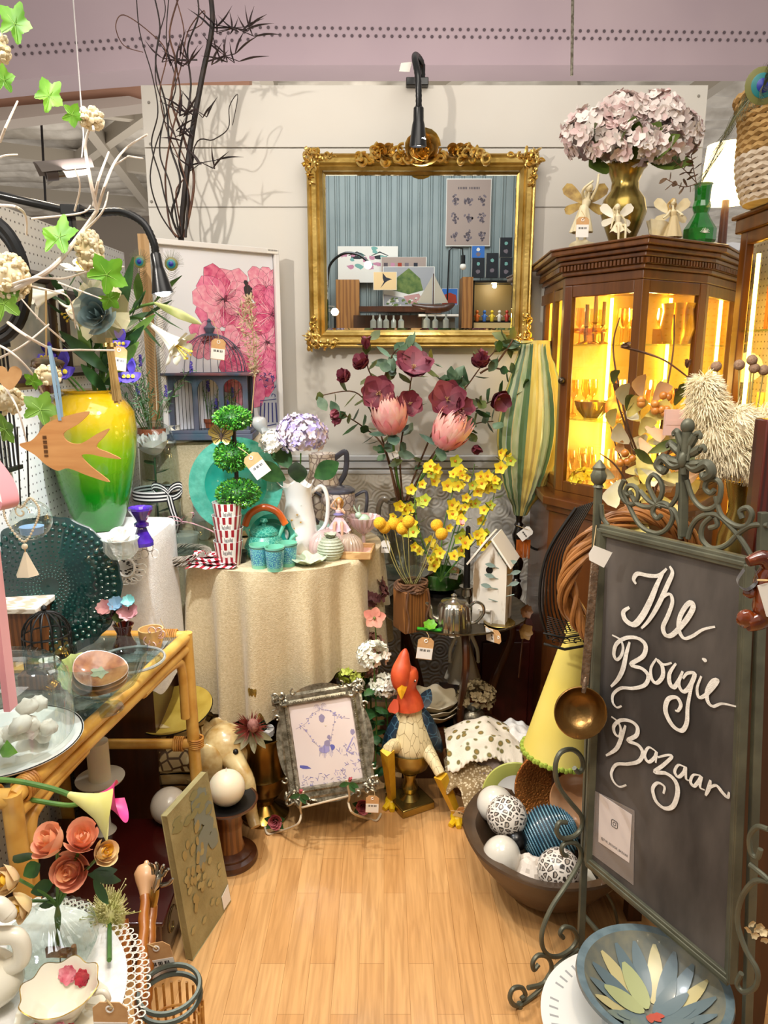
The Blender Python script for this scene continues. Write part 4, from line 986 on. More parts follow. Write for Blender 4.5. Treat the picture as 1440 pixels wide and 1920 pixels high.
# ================= DARK BRANCHES ON THE BACK WALL =================
bb=W(345,445,2.98);t=T('branch_arrangement','tall dark twisted willow branches with curled seed pods rising behind the framed print','branches',(bb.x,bb.y,RZ))
Mblk=mat('black_branch','#1a1412',.6,h2='#2e211b',sc_=30);Mrdb=mat('red_brown_branch','#4a2c20',.6,h2='#6a4632',sc_=30)
def br_(pts,r0,r1,mt=None,y=2.98,s_=0):P('branch',MB().tube(catm([W(px,py,y-.05*(440-py)/440+.018*sin(i*2.1+s_)) for i,(px,py) in enumerate(pts)],6),[r0,r1],7),mt or Mblk,t,world=True)
br_([(341,520),(340,440),(350,330),(362,240),(380,140),(398,50),(394,-20)],.012,.009)
for i,(pts,r0,mt) in enumerate((([(338,445),(322,400),(338,340),(318,270),(312,200),(292,120),(300,50),(286,-20)],.005,0),([(344,445),(356,380),(340,310),(312,240),(300,170),(312,100),(280,60),(232,28),(217,50),(232,85),(268,98)],.0028,1),([(336,445),(312,380),(300,330),(284,270),(296,210),(285,140),(262,60),(255,-20)],.0034,0),([(346,445),(364,340),(345,260),(322,190),(330,120),(318,60),(340,-20)],.0055,1),([(348,445),(352,360),(336,300),(350,220),(358,160),(352,90),(372,30),(368,-20)],.005,0),([(334,445),(318,420),(310,330),(322,250),(338,180),(330,110),(345,60),(325,-20)],.004,1),([(330,445),(300,400),(282,340),(290,280),(308,215),(292,150),(295,80),(310,20),(302,-20)],.003,0),([(342,420),(365,275),(400,262),(428,240),(430,200),(446,178),(436,235)],.0026,0),([(340,430),(330,360),(352,320),(330,260),(316,200),(338,130),(352,60),(382,20),(378,45),(350,60)],.003,1),([(336,440),(320,350),(300,290),(306,230),(330,160),(312,80),(318,-20)],.0034,0))):br_(pts,r0,r0*.5,Mrdb if mt else Mblk,2.97,i)
Mpod=mat('dark_seed_pod','#1c1114',.5,h2='#33201f',sc_=20)
for cx_,cy_,n_,sp,st_ in((325,112,11,36,(370,112)),(440,52,14,40,(398,52)),(422,105,12,30,(390,115)),(365,205,11,32,(372,205)),(345,250,6,22,(356,240)),(378,305,10,28,(356,310))):
 m=MB();m.tube([W(st_[0],st_[1],2.93),W(cx_,cy_,2.92)],.003,5);kk_=K(2.93,2.2)
 for i in range(n_):
  p=W(cx_+R.uniform(-sp,sp),cy_+R.uniform(-6,18),2.92+R.uniform(-.03,.02));a=R.uniform(.2,2.9);L=R.uniform(30,52)*kk_;d=V((cos(a),R.uniform(-.3,.3),sin(a)));s2=V((-d.z,0,d.x))*R.choice((-1,1))
  m.tube(catm([p,p+d*L*.5+s2*L*.12,p+d*L+s2*L*.35],5),[.0015,.003,.0045,.005,.0055,.005,.004,.003,.0018,.001,.0005],6,flat=.6);m.tube([W(cx_,cy_,2.92),p],.0014,4)
 P('pod_cluster',m,Mpod,t,world=True)
O('tall_bottle','dark bottle behind the framed print holding the willow branches','bottle',MB().lathe([(0,0),(.04,0),(.04,.2),(.022,.3),(.022,.34),(0,.2)],20),M_black,(bb.x,bb.y+.12,RZ)) if False else None
# ================= LEFT SIDE: PLINTH, VASE, RATTAN TABLE =================
PZ=1.03
m=MB().box((-.885,2.37,PZ/2-.01),(.28,.32,PZ-.02));O('display_plinth','tall box plinth under the white lace cloth','plinth',m,M_wood,(-.885,2.37,0),world=True)
def lc(u,v):
 a=tau*u+.4;e=.35;cx_=abs(cos(a))**e*(1 if cos(a)>0 else-1);cy_=abs(sin(a))**e*(1 if sin(a)>0 else-1)
 if v<.3:q=v/.3;return(-.885+cx_*.165*q,2.37+cy_*.18*q,PZ+.002)
 t_=(v-.3)/.7;q=1+.05*t_+.03*t_*sin(a*6+1);return(-.885+cx_*.165*q,2.37+cy_*.18*q,PZ-.50*t_+.02*sin(a*4))
t=T('lace_cloth','white cotton cloth with a cutwork lace corner draped over the plinth by the green vase','cloth',(-.885,2.37,PZ))
P('cloth',MB().grid(lc,120,24,cu=True),M_lace,t,world=True,ang=70)
m=MB();lcn=V((-.785,2.168,PZ-.07))
for i in range(15):
 a=tau*i/15;p=lcn+V((cos(a)*.045,0,sin(a)*.045));m.tube([p+V((cos(b)*.018,-.004,sin(b)*.011)) for b in[tau*j/10 for j in range(10)]],.0018,5,True)
m.tube([lcn+V((cos(b)*.026,-.004,sin(b)*.03)) for b in[tau*j/20 for j in range(20)]],.004,6,True)
for i in range(22):
 x=-1.02+i*.0155;m.tube([V((x,2.172,PZ-.008-.02*(i%2)))+V((cos(b)*.011,-.004,sin(b)*.014)) for b in[tau*j/8 for j in range(8)]],.0016,5,True)
P('lace_trim',m,mat('lace_thread','#efeae0',.8),t,world=True)
m=MB()
for i in range(60):a=R.uniform(0,tau);q=R.uniform(.2,1);m.box(lcn+V((cos(a)*.045*q,-.001,sin(a)*.045*q)),(.006,.003,.003),0)
P('lace_holes',m,mat('lace_gap','#3b3630',.9),t,world=True)
# green vase
c=W(188,985,2.37);c.z=PZ+.004;k=K(2.37,1.2);hv=258*k
GV=mat('green_amber_glass','#1c8a12',.06,coat=1,alpha=.8,bump=.7,bsc=26);nt=GV.node_tree;tcn=nt.nodes.new('ShaderNodeTexCoord');spn=nt.nodes.new('ShaderNodeSeparateXYZ');nt.links.new(tcn.outputs['Object'],spn.inputs[0]);mrn=nt.nodes.new('ShaderNodeMapRange');mrn.inputs['From Max'].default_value=.5;nt.links.new(spn.outputs[2],mrn.inputs[0]);crn=nt.nodes.new('ShaderNodeValToRGB');nt.links.new(mrn.outputs[0],crn.inputs[0]);nt.links.new(crn.outputs[0],nt.nodes['Principled BSDF'].inputs['Base Color'])
crn.color_ramp.elements[0].color=hx('#0c7a10');crn.color_ramp.elements[0].position=.25;crn.color_ramp.elements[1].color=hx('#b5900c');crn.color_ramp.elements[1].position=.75;e_=crn.color_ramp.elements.new(.5);e_.color=hx('#6f9a0c')
t=T('glass_vase','large amber to green glass vase holding lilies and irises','vase',c)
pr=[(0,0),(36*k,0),(42*k,.012),(52*k,.06),(64*k,.14),(75*k,.24),(79*k,.32),(76*k,.38),(60*k,.425),(38*k,.445),(33*k,hv*.93),(36*k,hv*.97),(50*k,hv),(52*k,hv+.003)]
P('body',MB().lathe(pr,64,fl=lambda a,z,r:1+.012*noise.noise(V((cos(a)*3,sin(a)*3,z*14)))),GV,t)
P('water',MB().lathe([(0,.01),(34*k,.012),(60*k,.16),(70*k,.24),(0,.24)],40),mat('green_water','#3fa52a',.1,em=0,alpha=.6),t)
vt=c+V((0,0,hv))
t=T('lily_bunch','white trumpet lilies and long leaves rising from the green vase','flowers',vt)
st=MB();lv=MB()
Mlily=mat('lily_white','#f3f1e6',.5,h2='#eef0dc',sc_=12,sss=.1);Mlb=mat('lily_bud','#d8dc9c',.5,h2='#b9c878',sc_=20)
def trumpet(px0,py0,px1,py1,Y,r,name='lily_flower',mt=None):
 a=W(px0,py0,Y);b=W(px1,py1,Y-.03);d=(b-a);L=d.length;m=MB();Mx=RM(d,(0,0,1),a)
 m.lathe([(r*.10,0),(r*.14,L*.3),(r*.28,L*.6),(r*.5,L*.85),(r*.62,L*.95)],30,M=Mx,fl=lambda q,z,rr:1+.12*cos(q*6)*(z/L))
 for i in range(6):
  q=tau*i/6;o=(Mx.to_3x3()@V((cos(q),sin(q),0)));m.blade(b-d*.12+o*r*.5,d.normalized()*.65+o*.6,o-d.normalized()*.2,r*.95,r*.75,1.1,.15,5)
 P(name,m,mt or Mlily,t,world=True)
 m=MB()
 for i in range(6):q=tau*i/6;e=b+(Mx.to_3x3()@V((cos(q)*r*.3,sin(q)*r*.3,L*.18)));m.tube([b-d*.2,e],.0012,4);m.ball(e,.004,6,4)
 P('stamens',m,mat('pollen_yellow','#d8b93a',.6),t,world=True)
trumpet(270,598,340,655,2.36,.052);trumpet(165,545,155,500,2.38,.05);trumpet(120,545,60,560,2.2,.05);trumpet(180,560,130,590,2.3,.045)
m=MB();a=W(290,568,2.36);b=W(378,608,2.34);Mx=RM(b-a,(0,0,1),a);L=(b-a).length
m.lathe([(.003,0),(.011,L*.25),(.014,L*.55),(.009,L*.85),(.001,L)],18,M=Mx,fl=lambda q,z,rr:1+.08*cos(q*3));P('lily_bud',m,Mlb,t,world=True)
for path in([(188,740),(200,660),(235,600),(270,598)],[(190,740),(205,650),(245,585),(292,568)],[(180,740),(170,640),(165,545)],[(178,740),(150,620),(120,545)],[(185,745),(190,650),(180,565)]):
 pts=catm([W(x,y,2.42-.0006*(740-y)*.2) for x,y in path],6);st.tube(pts,.0045,8);leafy(lv,pts,9,.13,.022,0,.6,t0=.15)
for a,b,w_ in(((190,700),(262,480),26),((200,690),(280,610),22),((195,720),(270,640),26),((205,700),(110,620),24),((170,690),(150,590),20),((230,640),(300,590),16),((260,570),(262,508),18),((200,735),(150,680),20),((195,720),(245,700),20)):
 p=W(a[0],a[1],2.40);q=W(b[0],b[1],2.34);lv.blade(p,q-p,(.1,-1,.3),(q-p).length,w_*k,.25,.3,7,leafp,1 if R.random()<.4 else 0)
P('stems',st,M_stem,t,world=True);P('leaves',lv,[M_leafd,mat('lily_leaf','#5f8a3a',.45,h2='#7fa552',sc_=20)],t,world=True)
t=T('iris_bunch','violet-blue irises with yellow throats in the green vase','flowers',vt+V((.01,0,0)))
Mir=[mat('iris_violet','#4636a8',.6,h2='#6a58cc',sc_=30),mat('iris_yellow','#e0c93a',.6)]
for px,py,r in((118,690,30),(245,700,24),(228,640,20),(90,665,20)):
 m=MB();cc=W(px,py,2.33);rr=r*k*1.3
 for i in range(3):
  q=i*2.1+.5;m.blade(cc,(cos(q),-.5,-.6),(0,-1,.4),rr,rr*.75,.8,.2,5,roundp);m.blade(cc,(cos(q+1)*.5,sin(q)*.4,1),(cos(q),-1,0),rr*.9,rr*.5,.5,.3,5);m.ball(cc+V((cos(q)*rr*.3,-rr*.45,-rr*.15)),rr*.12,6,4,mi=1)
 P('iris_flower',m,Mir,t,world=True)
 P('stem',MB().tube([cc,W(px*.4+188*.6,735,2.4)],.003,6),M_stem,t,world=True)
tag(222,672,2.28,.05,.15,'kraft price tag hanging among the lily stems above the green vase',hang=(215,640))
# purple candlestick, ruffled bowl
c=G(268,1022,PZ+.004);k=K(2.3,1.05)
O('glass_candlestick','deep purple glass candlestick on the lace cloth','candlestick',MB().lathe([(0,0),(19*k,0),(19*k,6*k),(10*k,26*k),(8*k,32*k),(13*k,35*k),(13*k,39*k),(8*k,42*k),(21*k,64*k),(21*k,68*k),(15*k,66*k),(0,50*k)],12),mat('purple_glass','#2a0f6a',.05,h2='#4a22a0',sc_=30,coat=1),c,ang=15)
c=G(228,1045,PZ+.004)
O('ruffled_bowl','small clear glass bowl with white ruffled rose candle on the lace cloth','bowl',(lambda m:(m.lathe([(0,0),(18*k,0),(27*k,12*k),(26*k,28*k),(30*k,33*k),(27*k,33*k),(24*k,26*k),(0,10*k)],60,fl=lambda a,z,r:1+.04*cos(a*16)),rose(m,(0,0,32*k),24*k,(0,-.3,1),mi=(1,1),n=14),m)[-1])(MB()),[mat('frosted_clear','#cdd6d2',.08,coat=.8,alpha=.5),MATS['white_rose']],c)
# ---- rattan table ----
TT=.75
t=T('rattan_table','bamboo and rattan side table with a glass top along the pegboard wall','table',(-.85,1.75,0))
A=V((-.605,2.13,TT));B=V((-.725,1.29,TT));dl=(B-A).normalized()
P('rail',MB().tube([A,A.lerp(B,.3),A.lerp(B,.6),B],[.017,.018,.0175,.018],14),M_rattan,t,world=True)
P('rail',MB().tube([A+V((.0,0,-.037)),B+V((0,0,-.037))],.0145,12),M_rattan,t,world=True)
P('rail',MB().tube([A+V((0,0,0)),V((-1.04,2.14,TT))],.017,12),M_rattan,t,world=True)
P('rail',MB().tube([B,V((-1.05,1.28,TT))],.02,12),M_rattan,t,world=True)
P('glass_top',MB().add([A+V((-.01,0,.006)),B+V((-.01,0,.006)),V((-1.06,1.29,TT+.006)),V((-1.06,2.12,TT+.006)),A+V((-.01,0,-.002)),B+V((-.01,0,-.002)),V((-1.06,1.29,TT-.002)),V((-1.06,2.12,TT-.002))],[(0,3,2,1),(4,5,6,7),(0,1,5,4),(1,2,6,5),(2,3,7,6),(3,0,4,7)]),mat('grey_lace_glass','#3d4038',.08,h2='#6f7468',sc_=26,det=8,coat=1),t,world=True,smooth=False)
for nm,q,zz in(('leg',A,0),('leg',V((-1.03,2.13,TT)),0),('leg',B+V((0,0,0)),0),('leg',V((-1.04,1.29,TT)),0)):
 P(nm,MB().tube([V((q.x+.012,q.y,0)),V((q.x+.004,q.y,TT*.5)),q+V((0,0,.012))],.0195,12),M_rattan,t,world=True)
P('arched_brace',MB().tube(catm([A+dl*.30+V((0,0,-.045)),A+dl*.10+V((0,0,-.05)),A+dl*.045+V((0,0,-.09)),A+dl*.04+V((0,0,-.25))],6),.014,10),M_rattan,t,world=True)
P('arched_brace',MB().tube(catm([B-dl*.26+V((0,0,-.045)),B-dl*.09+V((0,0,-.06)),B-dl*.04+V((0,0,-.12)),B-dl*.035+V((0,0,-.42))],6),.013,10),M_rattan,t,world=True)
P('stretcher',MB().tube([A+V((0,0,-.36)),V((-1.03,2.13,TT-.36))],.016,12),M_rattan,t,world=True)
P('stretcher',MB().tube([B+V((0,0,-.30)),V((-1.04,1.29,TT-.30))],.016,12),M_rattan,t,world=True)
for q,d,n_ in((A,V((-1,0,0)),7),(B,V((-1,.1,0)),9),(B,-dl,6),(A+V((0,0,-.36)),V((-1,0,0)),5)):
 m=MB()
 for i in range(n_):p=q+d*(.03+.0065*i);Mx=RM(d,(0,0,1),p);m.ring((0,0,0),.021,.021 if q is not B else .024,.0032,16,6,M=Mx)
 P('cane_binding',m,M_bind,t,world=True)
m=MB()
for i in range(5):m.ring((0,0,0),.022,.022,.003,16,6,M=Matrix.Translation(A+V((.012,0,-.34-.0065*i))))
P('cane_binding',m,M_bind,t,world=True)
# hobnail plate
c=W(62,1072,2.0);k=K(2.0,1.05);r=134*k;c.x=-.945
c.z=TT+.008+r*.97;Mx=RM((.12,-1,.2),(0,0,1));t=T('hobnail_plate','large dark teal bubbled glass plate standing on the rattan table','plate',c)
P('plate',MB().lathe([(0,-.01),(r*.6,-.008),(r*.97,.006),(r,.008),(r*.97,.012),(0,-.002)],72,M=Mx,fl=lambda a,z,q:1+.012*cos(a*52)*(q/r)),mat('dark_teal_glass','#07211f',.06,h2='#0a3531',sc_=8,coat=1),t)
m=MB();rr=r*.14;
while rr<r*.97:
 s_=.0035+.0085*(rr/r);n_=int(tau*rr/(s_*1.9));
 for i in range(n_):
  a=tau*(i+.5*(int(rr*1000)%2))/n_;p=Mx@V((cos(a)*rr,sin(a)*rr,-.002+.012*(rr/r)**3));m.ball(p,s_*.9,7,5)
 rr+=s_*1.75
P('bubbles',m,mat('teal_bubble','#07302b',.07,h2='#0a4a40',sc_=7,coat=1),t)
# wooden block with mini cage
c=G(40,1235,TT+.008);k=K(1.95,.85)
t=T('wooden_box','white-washed plank box with a brown wooden side on the rattan table','box',c)
hh_=.155
P('box',MB().box((-.02,.03,hh_/2),(.19,.16,hh_)),mat('box_brown','#5a3416',.5,h2='#74451f',kind='wave',sc_=3,st=(8,8,1)),t,bev=.003)
P('top_board',MB().box((-.02,.03,hh_+.008),(.215,.19,.016)),mat('whitewashed_wood','#b7a58f',.7,h2='#e0d6c6',kind='wave',sc_=6,st=(1,8,8)),t,bev=.003)
P('base_board',MB().box((0,.0,.006),(.25,.20,.012)),M_rattan,t,bev=.002)
c=G(88,1206,TT+.008);c=W(88,1200,1.80);c.z=TT+.05;k=K(1.8,.9)
t=T('mini_birdcage','small black iron birdcage tealight holder in front of the wooden box','birdcage',c)
m=MB();rr=42*k;hc=104*k
P('tray',MB().lathe([(0,0),(rr*1.06,0),(rr*1.06,10*k),(rr,10*k),(rr*.98,3*k),(0,3*k)],6),M_iron,t,ang=20)
for i in range(14):
 a=tau*i/14;m.tube([(cos(a)*rr,sin(a)*rr,0),(cos(a)*rr,sin(a)*rr,hc*.62)]+[(cos(a)*rr*cos(b),sin(a)*rr*cos(b),hc*.62+hc*.42*sin(b)) for b in(.3,.6,.9,1.2,1.5)],.0022,6)
for z in(hc*.35,hc*.62):m.ring((0,0,z),rr,rr,.0022)
P('wire_bars',m,M_iron,t);P('finial',MB().lathe([(0,0),(.008,0),(.004,.006),(.008,.012),(.006,.018),(0,.022)],12,c=(0,0,hc*1.02)),M_iron,t)
P('tealight',MB().lathe([(0,4*k),(18*k,4*k),(18*k,14*k),(0,14*k)],24),M_paper,t)
O('cage_stand','small wood slice block beneath the mini black birdcage','stand',MB().box((0,0,.021),(.12,.11,.042)),MATS['box_brown'],(c.x,c.y,TT+.007),bev=.004)
# glass bowl with leaf dishes
c=G(195,1330,TT+.008);k=K(1.68,.85);t=T('footed_bowl','clear glass footed bowl holding leaf-shaped dishes','bowl',c)
P('foot',MB().lathe([(0,0),(36*k,0),(34*k,4*k),(12*k,10*k),(10*k,22*k),(16*k,28*k),(0,30*k)],28),M_glassw,t)
P('bowl',MB().lathe([(0,28*k),(30*k,30*k),(62*k,52*k),(80*k,84*k),(86*k,112*k),(84*k,112*k),(60*k,54*k)],48),M_glassw,t)
g='stacked copper leaf dishes'
Mcp=mat('copper_lustre','#6a3212',.25,h2='#9c6a40',sc_=30,coat=.6)
src=None
for i,lb in enumerate(('bottom of the three','middle of the three','top of the three, with green centre')):
 q=c+V((-4*k,0,(52+i*9)*k));mm=MB().lathe([(0,0),(30*k,3*k),(48*k,16*k),(46*k,16*k),(28*k,5*k),(0,2*k)],40,fl=lambda a,z,r:(1+.05*cos(a*3)*min(1,r/.05),0));
 t=T('leaf_bowl','copper brown leaf-shaped dish in the glass bowl, '+lb,'dish',q,group=g,rot=(.35,.15,i*.2))
 P('dish',mm,Mcp,t)
 if i==2:P('green_centre',MB().lathe([(0,3.5*k),(14*k,4.2*k),(0,4.6*k)],14,fl=lambda a,z,r:1+.3*cos(a*5)),M_leafo,t)
q=c+V((-42*k,0,62*k));O('shell_dish','pale green shell dish leaning at the left inside the glass bowl','dish',MB().lathe([(0,0),(26*k,4*k),(42*k,18*k),(40*k,18*k),(24*k,7*k),(0,2*k)],40,fl=lambda a,z,r:1+.05*cos(a*14)),mat('pale_green_glaze','#a9b86c',.2,h2='#c8d08c',sc_=20,coat=.6),q,rot=(.5,.7,0))
# big dome of stones
c=G(8,1405,TT+.008);k=K(1.5,.85);rr=124*k
t=T('glass_dome_dish','big glass covered dish full of white stones at the left edge','covered dish',c)
P('glass_dome',MB().lathe([(rr,.022),(rr*1.02,.09),(rr*.98,.16),(rr*.8,.19),(rr*.4,.20),(0,.205)],56),M_glass,t)
P('plate',MB().lathe([(0,.008),(rr*.9,.008),(rr*1.1,.02),(rr*1.12,.024),(rr*.9,.014),(0,.012)],56),M_whitec,t)
P('plate_line',MB().ring((0,0,.0235),rr*1.1,rr*1.1,.0016,60),M_iron,t)
P('lid_knob',MB().lathe([(0,.2),(.03,.2),(.02,.215),(.035,.235),(.03,.25),(0,.255)],24),mat('pewter_shell','#4a4038',.3,.6),t)
for i in range(24):
 a=R.uniform(-2.6,.6);q=R.uniform(.35,.85)*rr;z=.035+.03*(i%3)*R.uniform(.4,1)
 if i>16:z+=.03
 m=MB().ball((0,0,0),(.026*R.uniform(.7,1.2),.018,.017),12,8,bump=.35,bs=2.2,seed=i)
 green=i==7
 if green:m=MB();m.add([(0,-.02,0),(.02,0,0),(0,.02,0),(-.02,0,0),(0,0,.028),(0,0,-.012)],[(0,1,4),(1,2,4),(2,3,4),(3,0,4),(1,0,5),(2,1,5),(3,2,5),(0,3,5)]);a,q,z=-1.0,rr*.8,.05
 O('paper_boat' if green else 'pebble','folded green paper boat among the white stones under glass' if green else 'white pebble under the big glass dome','paper boat' if green else 'pebble',m,M_leafg if green else mat('white_stone','#dcd2c6',.55,h2='#eee8de',sc_=15),c+V((cos(a)*q,sin(a)*q,z)),rz=R.uniform(0,3),group=None if green else 'white pebbles under the glass dome',ang=60 if not green else 20)
 # red vase with paper flowers, cream tealight, silver filigree
c=G(235,1222,TT+.008);k=K(1.95,.85)
O('bud_vase','small dark red glass vase of paper flowers on the rattan table','vase',MB().lathe([(0,0),(20*k,0),(23*k,14*k),(14*k,32*k),(13*k,40*k),(20*k,56*k),(18*k,56*k),(11*k,40*k),(0,30*k)],32),mat('ruby_glass','#4a0d0a',.06,coat=1),c)
t=T('paper_flowers','dusty pink and blue paper flowers in the dark red vase','flowers',c+V((0,0,50*k)))
Mdp=mat('dusty_pink_paper','#c08086',.7,h2='#d9a8a6',sc_=30);Mpb=mat('pale_blue_paper','#8fb8d6',.7)
for dx,dy,r,mt in((-28,40,20,Mdp),(16,32,24,Mdp),(-6,48,18,Mpb),(18,54,16,mat('aqua_paper','#8ed0cf',.7)),(-4,22,14,M_leafo)):
 m=MB();cc=V((dx*k,-.01,dy*k));bloom(m,cc,r*k,(0,-.8,.6),9,.7,.4,.5,rows=3);P('blossom',m,mt,t)
 P('stem',MB().tube([(0,0,-.03),cc],.0012,5),M_twig,t)
c=G(285,1215,TT+.008);O('tealight_holder','cream wax-rimmed glass tealight holder beside the dark red vase','candle holder',MB().lathe([(0,0),(18*k,0),(23*k,20*k),(24*k,40*k),(21*k,40*k),(18*k,14*k),(0,10*k)],32),mat('cream_wax_glass','#e0b878',.2,coat=.6,alpha=.8),c)
c=G(245,1255,TT+.008);t=T('glass_dish','cut crystal dish in front of the dark red vase','dish',c)
P('dish',MB().lathe([(0,0),(40*k,2*k),(62*k,18*k),(60*k,20*k),(36*k,6*k),(0,5*k)],64,fl=lambda a,z,r:1+.04*cos(a*16)),M_glassw,t)
P('cut_rim',MB().ring((0,0,19*k),61*k,61*k,.004,64),mat('crystal_rim','#aab0ae',.08,coat=1,alpha=.7),t)
m=MB()
for i in range(14):m.tube([(x,-.07+.011*i,.003) for x in(-.06,0,.06)],.003,6)
O('ribbed_tray','ribbed clear glass tray at the back corner of the rattan table','tray',m,MATS['crystal_rim'],V((-.70,1.99,TT+.007)))
tag(330,1222,2.08,.030,-.5,'white price tag dangling over the back corner of the rattan table',white=True,hang=(300,1160))
m=MB();c=W(290,1180,2.0);c.z=TT+.008
for i in range(7):m.tube(spiral(c+V((R.uniform(-.03,.03),R.uniform(-.02,.02),.02+.008*i)),.014,.004,i,i+5,(1,0,0),(0,.3,1),14),.0022,6)
O('wire_ornament','curled pinkish wire ornament beside the tealight holder','ornament',m,mat('rose_wire','#c9a090',.4,.3),c,world=True)
# ---- left wall pictures and rack ----
def wallframe(y0,y1,z0,z1,lb,h='#2a1810',pic='#6f7a70'):
 t=T('picture_frame',lb,'picture',(XL+.001,(y0+y1)/2,(z0+z1)/2),rot=(0,0,pi/2))
 P('frame',sweep(MB(),y1-y0,z1-z0,[(0,0),(0,.02),(.012,.026),(.03,.016),(.034,.008)]),mat(h[1:]+'_frame',h,.35,coat=.4),t)
 P('picture',MB().box((0,-.006,0),(y1-y0-.06,.004,z1-z0-.06)),mat(pic[1:]+'_picture',pic,.2,h2='#b8b09c',sc_=5),t)
wallframe(1.98,2.45,1.50,1.84,'dark framed picture on the pegboard wall, nearer one behind the lilies');wallframe(2.52,2.86,1.52,1.80,'dark framed picture on the pegboard wall, farther one near the corner')
m=MB()
for i in range(14):m.tube([(XL+.03,1.80+.022*i,1.28),(XL+.03,1.80+.022*i,1.62)],.003,6)
for z in(1.28,1.45,1.62):m.box((XL+.03,1.945,z),(.012,.31,.012))
O('wire_rack','black wire rack hanging on the left pegboard wall','rack',m,M_iron,(XL+.03,1.945,1.28),world=True)
m=MB();c=W(4,560,1.7)
for r,q in((.11,.012),(.095,.008)):m.tube([c+V((-.03+cos(a)*r*.8,0,sin(a)*r*1.2+.04)) for a in[tau*i/40 for i in range(40)]],q,8,True)
O('black_hoop','glossy black cane hoop at the left edge in front of the pegboard','hoop',m,M_black,c,world=True)
# blue patterned jug and brown jar behind vase
c=W(118,745,2.55);c.z=PZ+.004
t=T('hanging_jar','brown glass jar with a cork-like top hanging from the white branch','jar',W(88,690,1.22))
k=K(1.22,1.5)
P('jar',MB().lathe([(0,-48*k),(16*k,-46*k),(14*k,-10*k),(26*k,0),(24*k,12*k),(0,16*k)],24),mat('amber_glass','#4a1f08',.08,coat=1),t)
P('moss_top',MB().ball((0,0,6*k),(28*k,28*k,14*k),14,9,bump=.3,bs=9),mat('brown_moss','#5f4a30',.9,h2='#3a3522',sc_=60),t)
P('cord',MB().tube([(0,0,16*k),W(86,545,1.19)-W(88,690,1.22)],.0016,5),M_string,t)
# ================= NEAR BRANCH TREE =================
YN=1.15;k=K(YN,1.7)
t=T('branch_tree','white painted twisting branch tree with ivy leaves and cream blossoms at near left','branch',W(10,560,YN))
Mwb=mat('white_bark','#dccfc2',.6,h2='#e9e2da',sc_=30)
BR=[([(-60,600),(-10,560),(40,535),(100,500),(150,440),(182,395)],6.5),([(182,395),(168,330),(160,270),(172,235),(176,245)],3.6),([(182,395),(196,350),(215,305),(240,275),(276,252)],3),([(176,385),(184,340),(204,285)],3.2),([(150,440),(190,400),(203,360)],2.4),([(240,293),(268,297)],2),([(215,310),(240,293)],2),([(-10,545),(60,522),(120,522),(170,508),(232,500)],2.6),([(15,605),(50,630),(100,655),(150,656),(215,657)],3.2),([(-20,640),(20,660),(60,700),(85,745)],2.6),([(-20,680),(40,650),(92,608)],2.6),([(0,265),(10,240),(33,190)],3),([(-10,300),(8,292),(33,290)],2.4),([(0,385),(30,388),(48,405),(50,440)],3),([(140,395),(150,350),(140,315)],2),([(120,640),(75,600),(40,560)],2),([(50,535),(95,545),(130,560),(142,615)],2),([(60,410),(150,400),(170,385)],2.2),([(-10,700),(30,760),(50,830)],2.4),([(110,530),(190,560)],2)]
for pts,r in BR:
 pp=[W(x,y,YN+.04*sin(i*1.7+r)) for i,(x,y) in enumerate(pts)];cp=catm(pp,6);P('twig',MB().tube(cp,[r*k,r*k*.55],8),Mwb,t,world=True)
def maple(mb,c,s,rot,tilt=(0,0),mi=0,n=60):
 c=V(c);vs=[c];ex=Euler((tilt[0],rot,tilt[1])).to_matrix()
 for i in range(n):
  a=tau*i/n;lob=abs((((a-pi/2)*5/tau)%1)-.5)*2;q=s*(.60+.40*lob**1.2)*(1-.45*max(0,-sin(a))**6)+s*.03*sin(a*23);p=V((cos(a)*q,-s*.12*(cos(a*2)**2),sin(a)*q));vs.append(c+ex@p)
 mb.add(vs,[(0,1+i,1+(i+1)%n) for i in range(n)],mi)
 for i in range(5):a=pi*.5+i*tau/5;e=c+ex@V((cos(a)*s*.8,-s*.03,sin(a)*s*.8));mb.tube([c+ex@V((0,-.001,0)),e],s*.012,4,mi=1)
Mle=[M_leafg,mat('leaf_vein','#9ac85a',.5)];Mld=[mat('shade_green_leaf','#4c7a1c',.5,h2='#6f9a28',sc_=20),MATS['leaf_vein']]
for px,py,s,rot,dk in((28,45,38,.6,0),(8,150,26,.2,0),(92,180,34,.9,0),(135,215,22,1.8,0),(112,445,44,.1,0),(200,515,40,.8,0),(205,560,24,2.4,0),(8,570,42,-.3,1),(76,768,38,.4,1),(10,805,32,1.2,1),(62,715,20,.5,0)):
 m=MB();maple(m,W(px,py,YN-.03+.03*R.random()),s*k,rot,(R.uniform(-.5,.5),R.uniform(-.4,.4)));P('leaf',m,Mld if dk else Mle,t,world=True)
Mcbl=mat('cream_blossom','#ead9b0',.7,h2='#f3ead0',sc_=60)
for px,py,rx,rz_,n_ in((168,470,22,36,80),(18,520,34,42,110),(172,222,20,16,46),(0,90,14,24,30),(10,750,34,26,60),(90,705,22,18,40)):
 m=MB();cc=W(px,py,YN+.01);m.ball(cc,(rx*k*.85,rx*k*.85,rz_*k*.85),14,10,bump=.15,bs=6)
 for i in range(int(n_*1.6)):d=rv(1).normalized();p=cc+V((d.x*rx*k,d.y*rx*k,d.z*rz_*k));m.ball(p,5*k*R.uniform(.6,1.2),7,5,bump=.3,bs=3,seed=i)
 P('blossom_cluster',m,Mcbl,t,world=True)
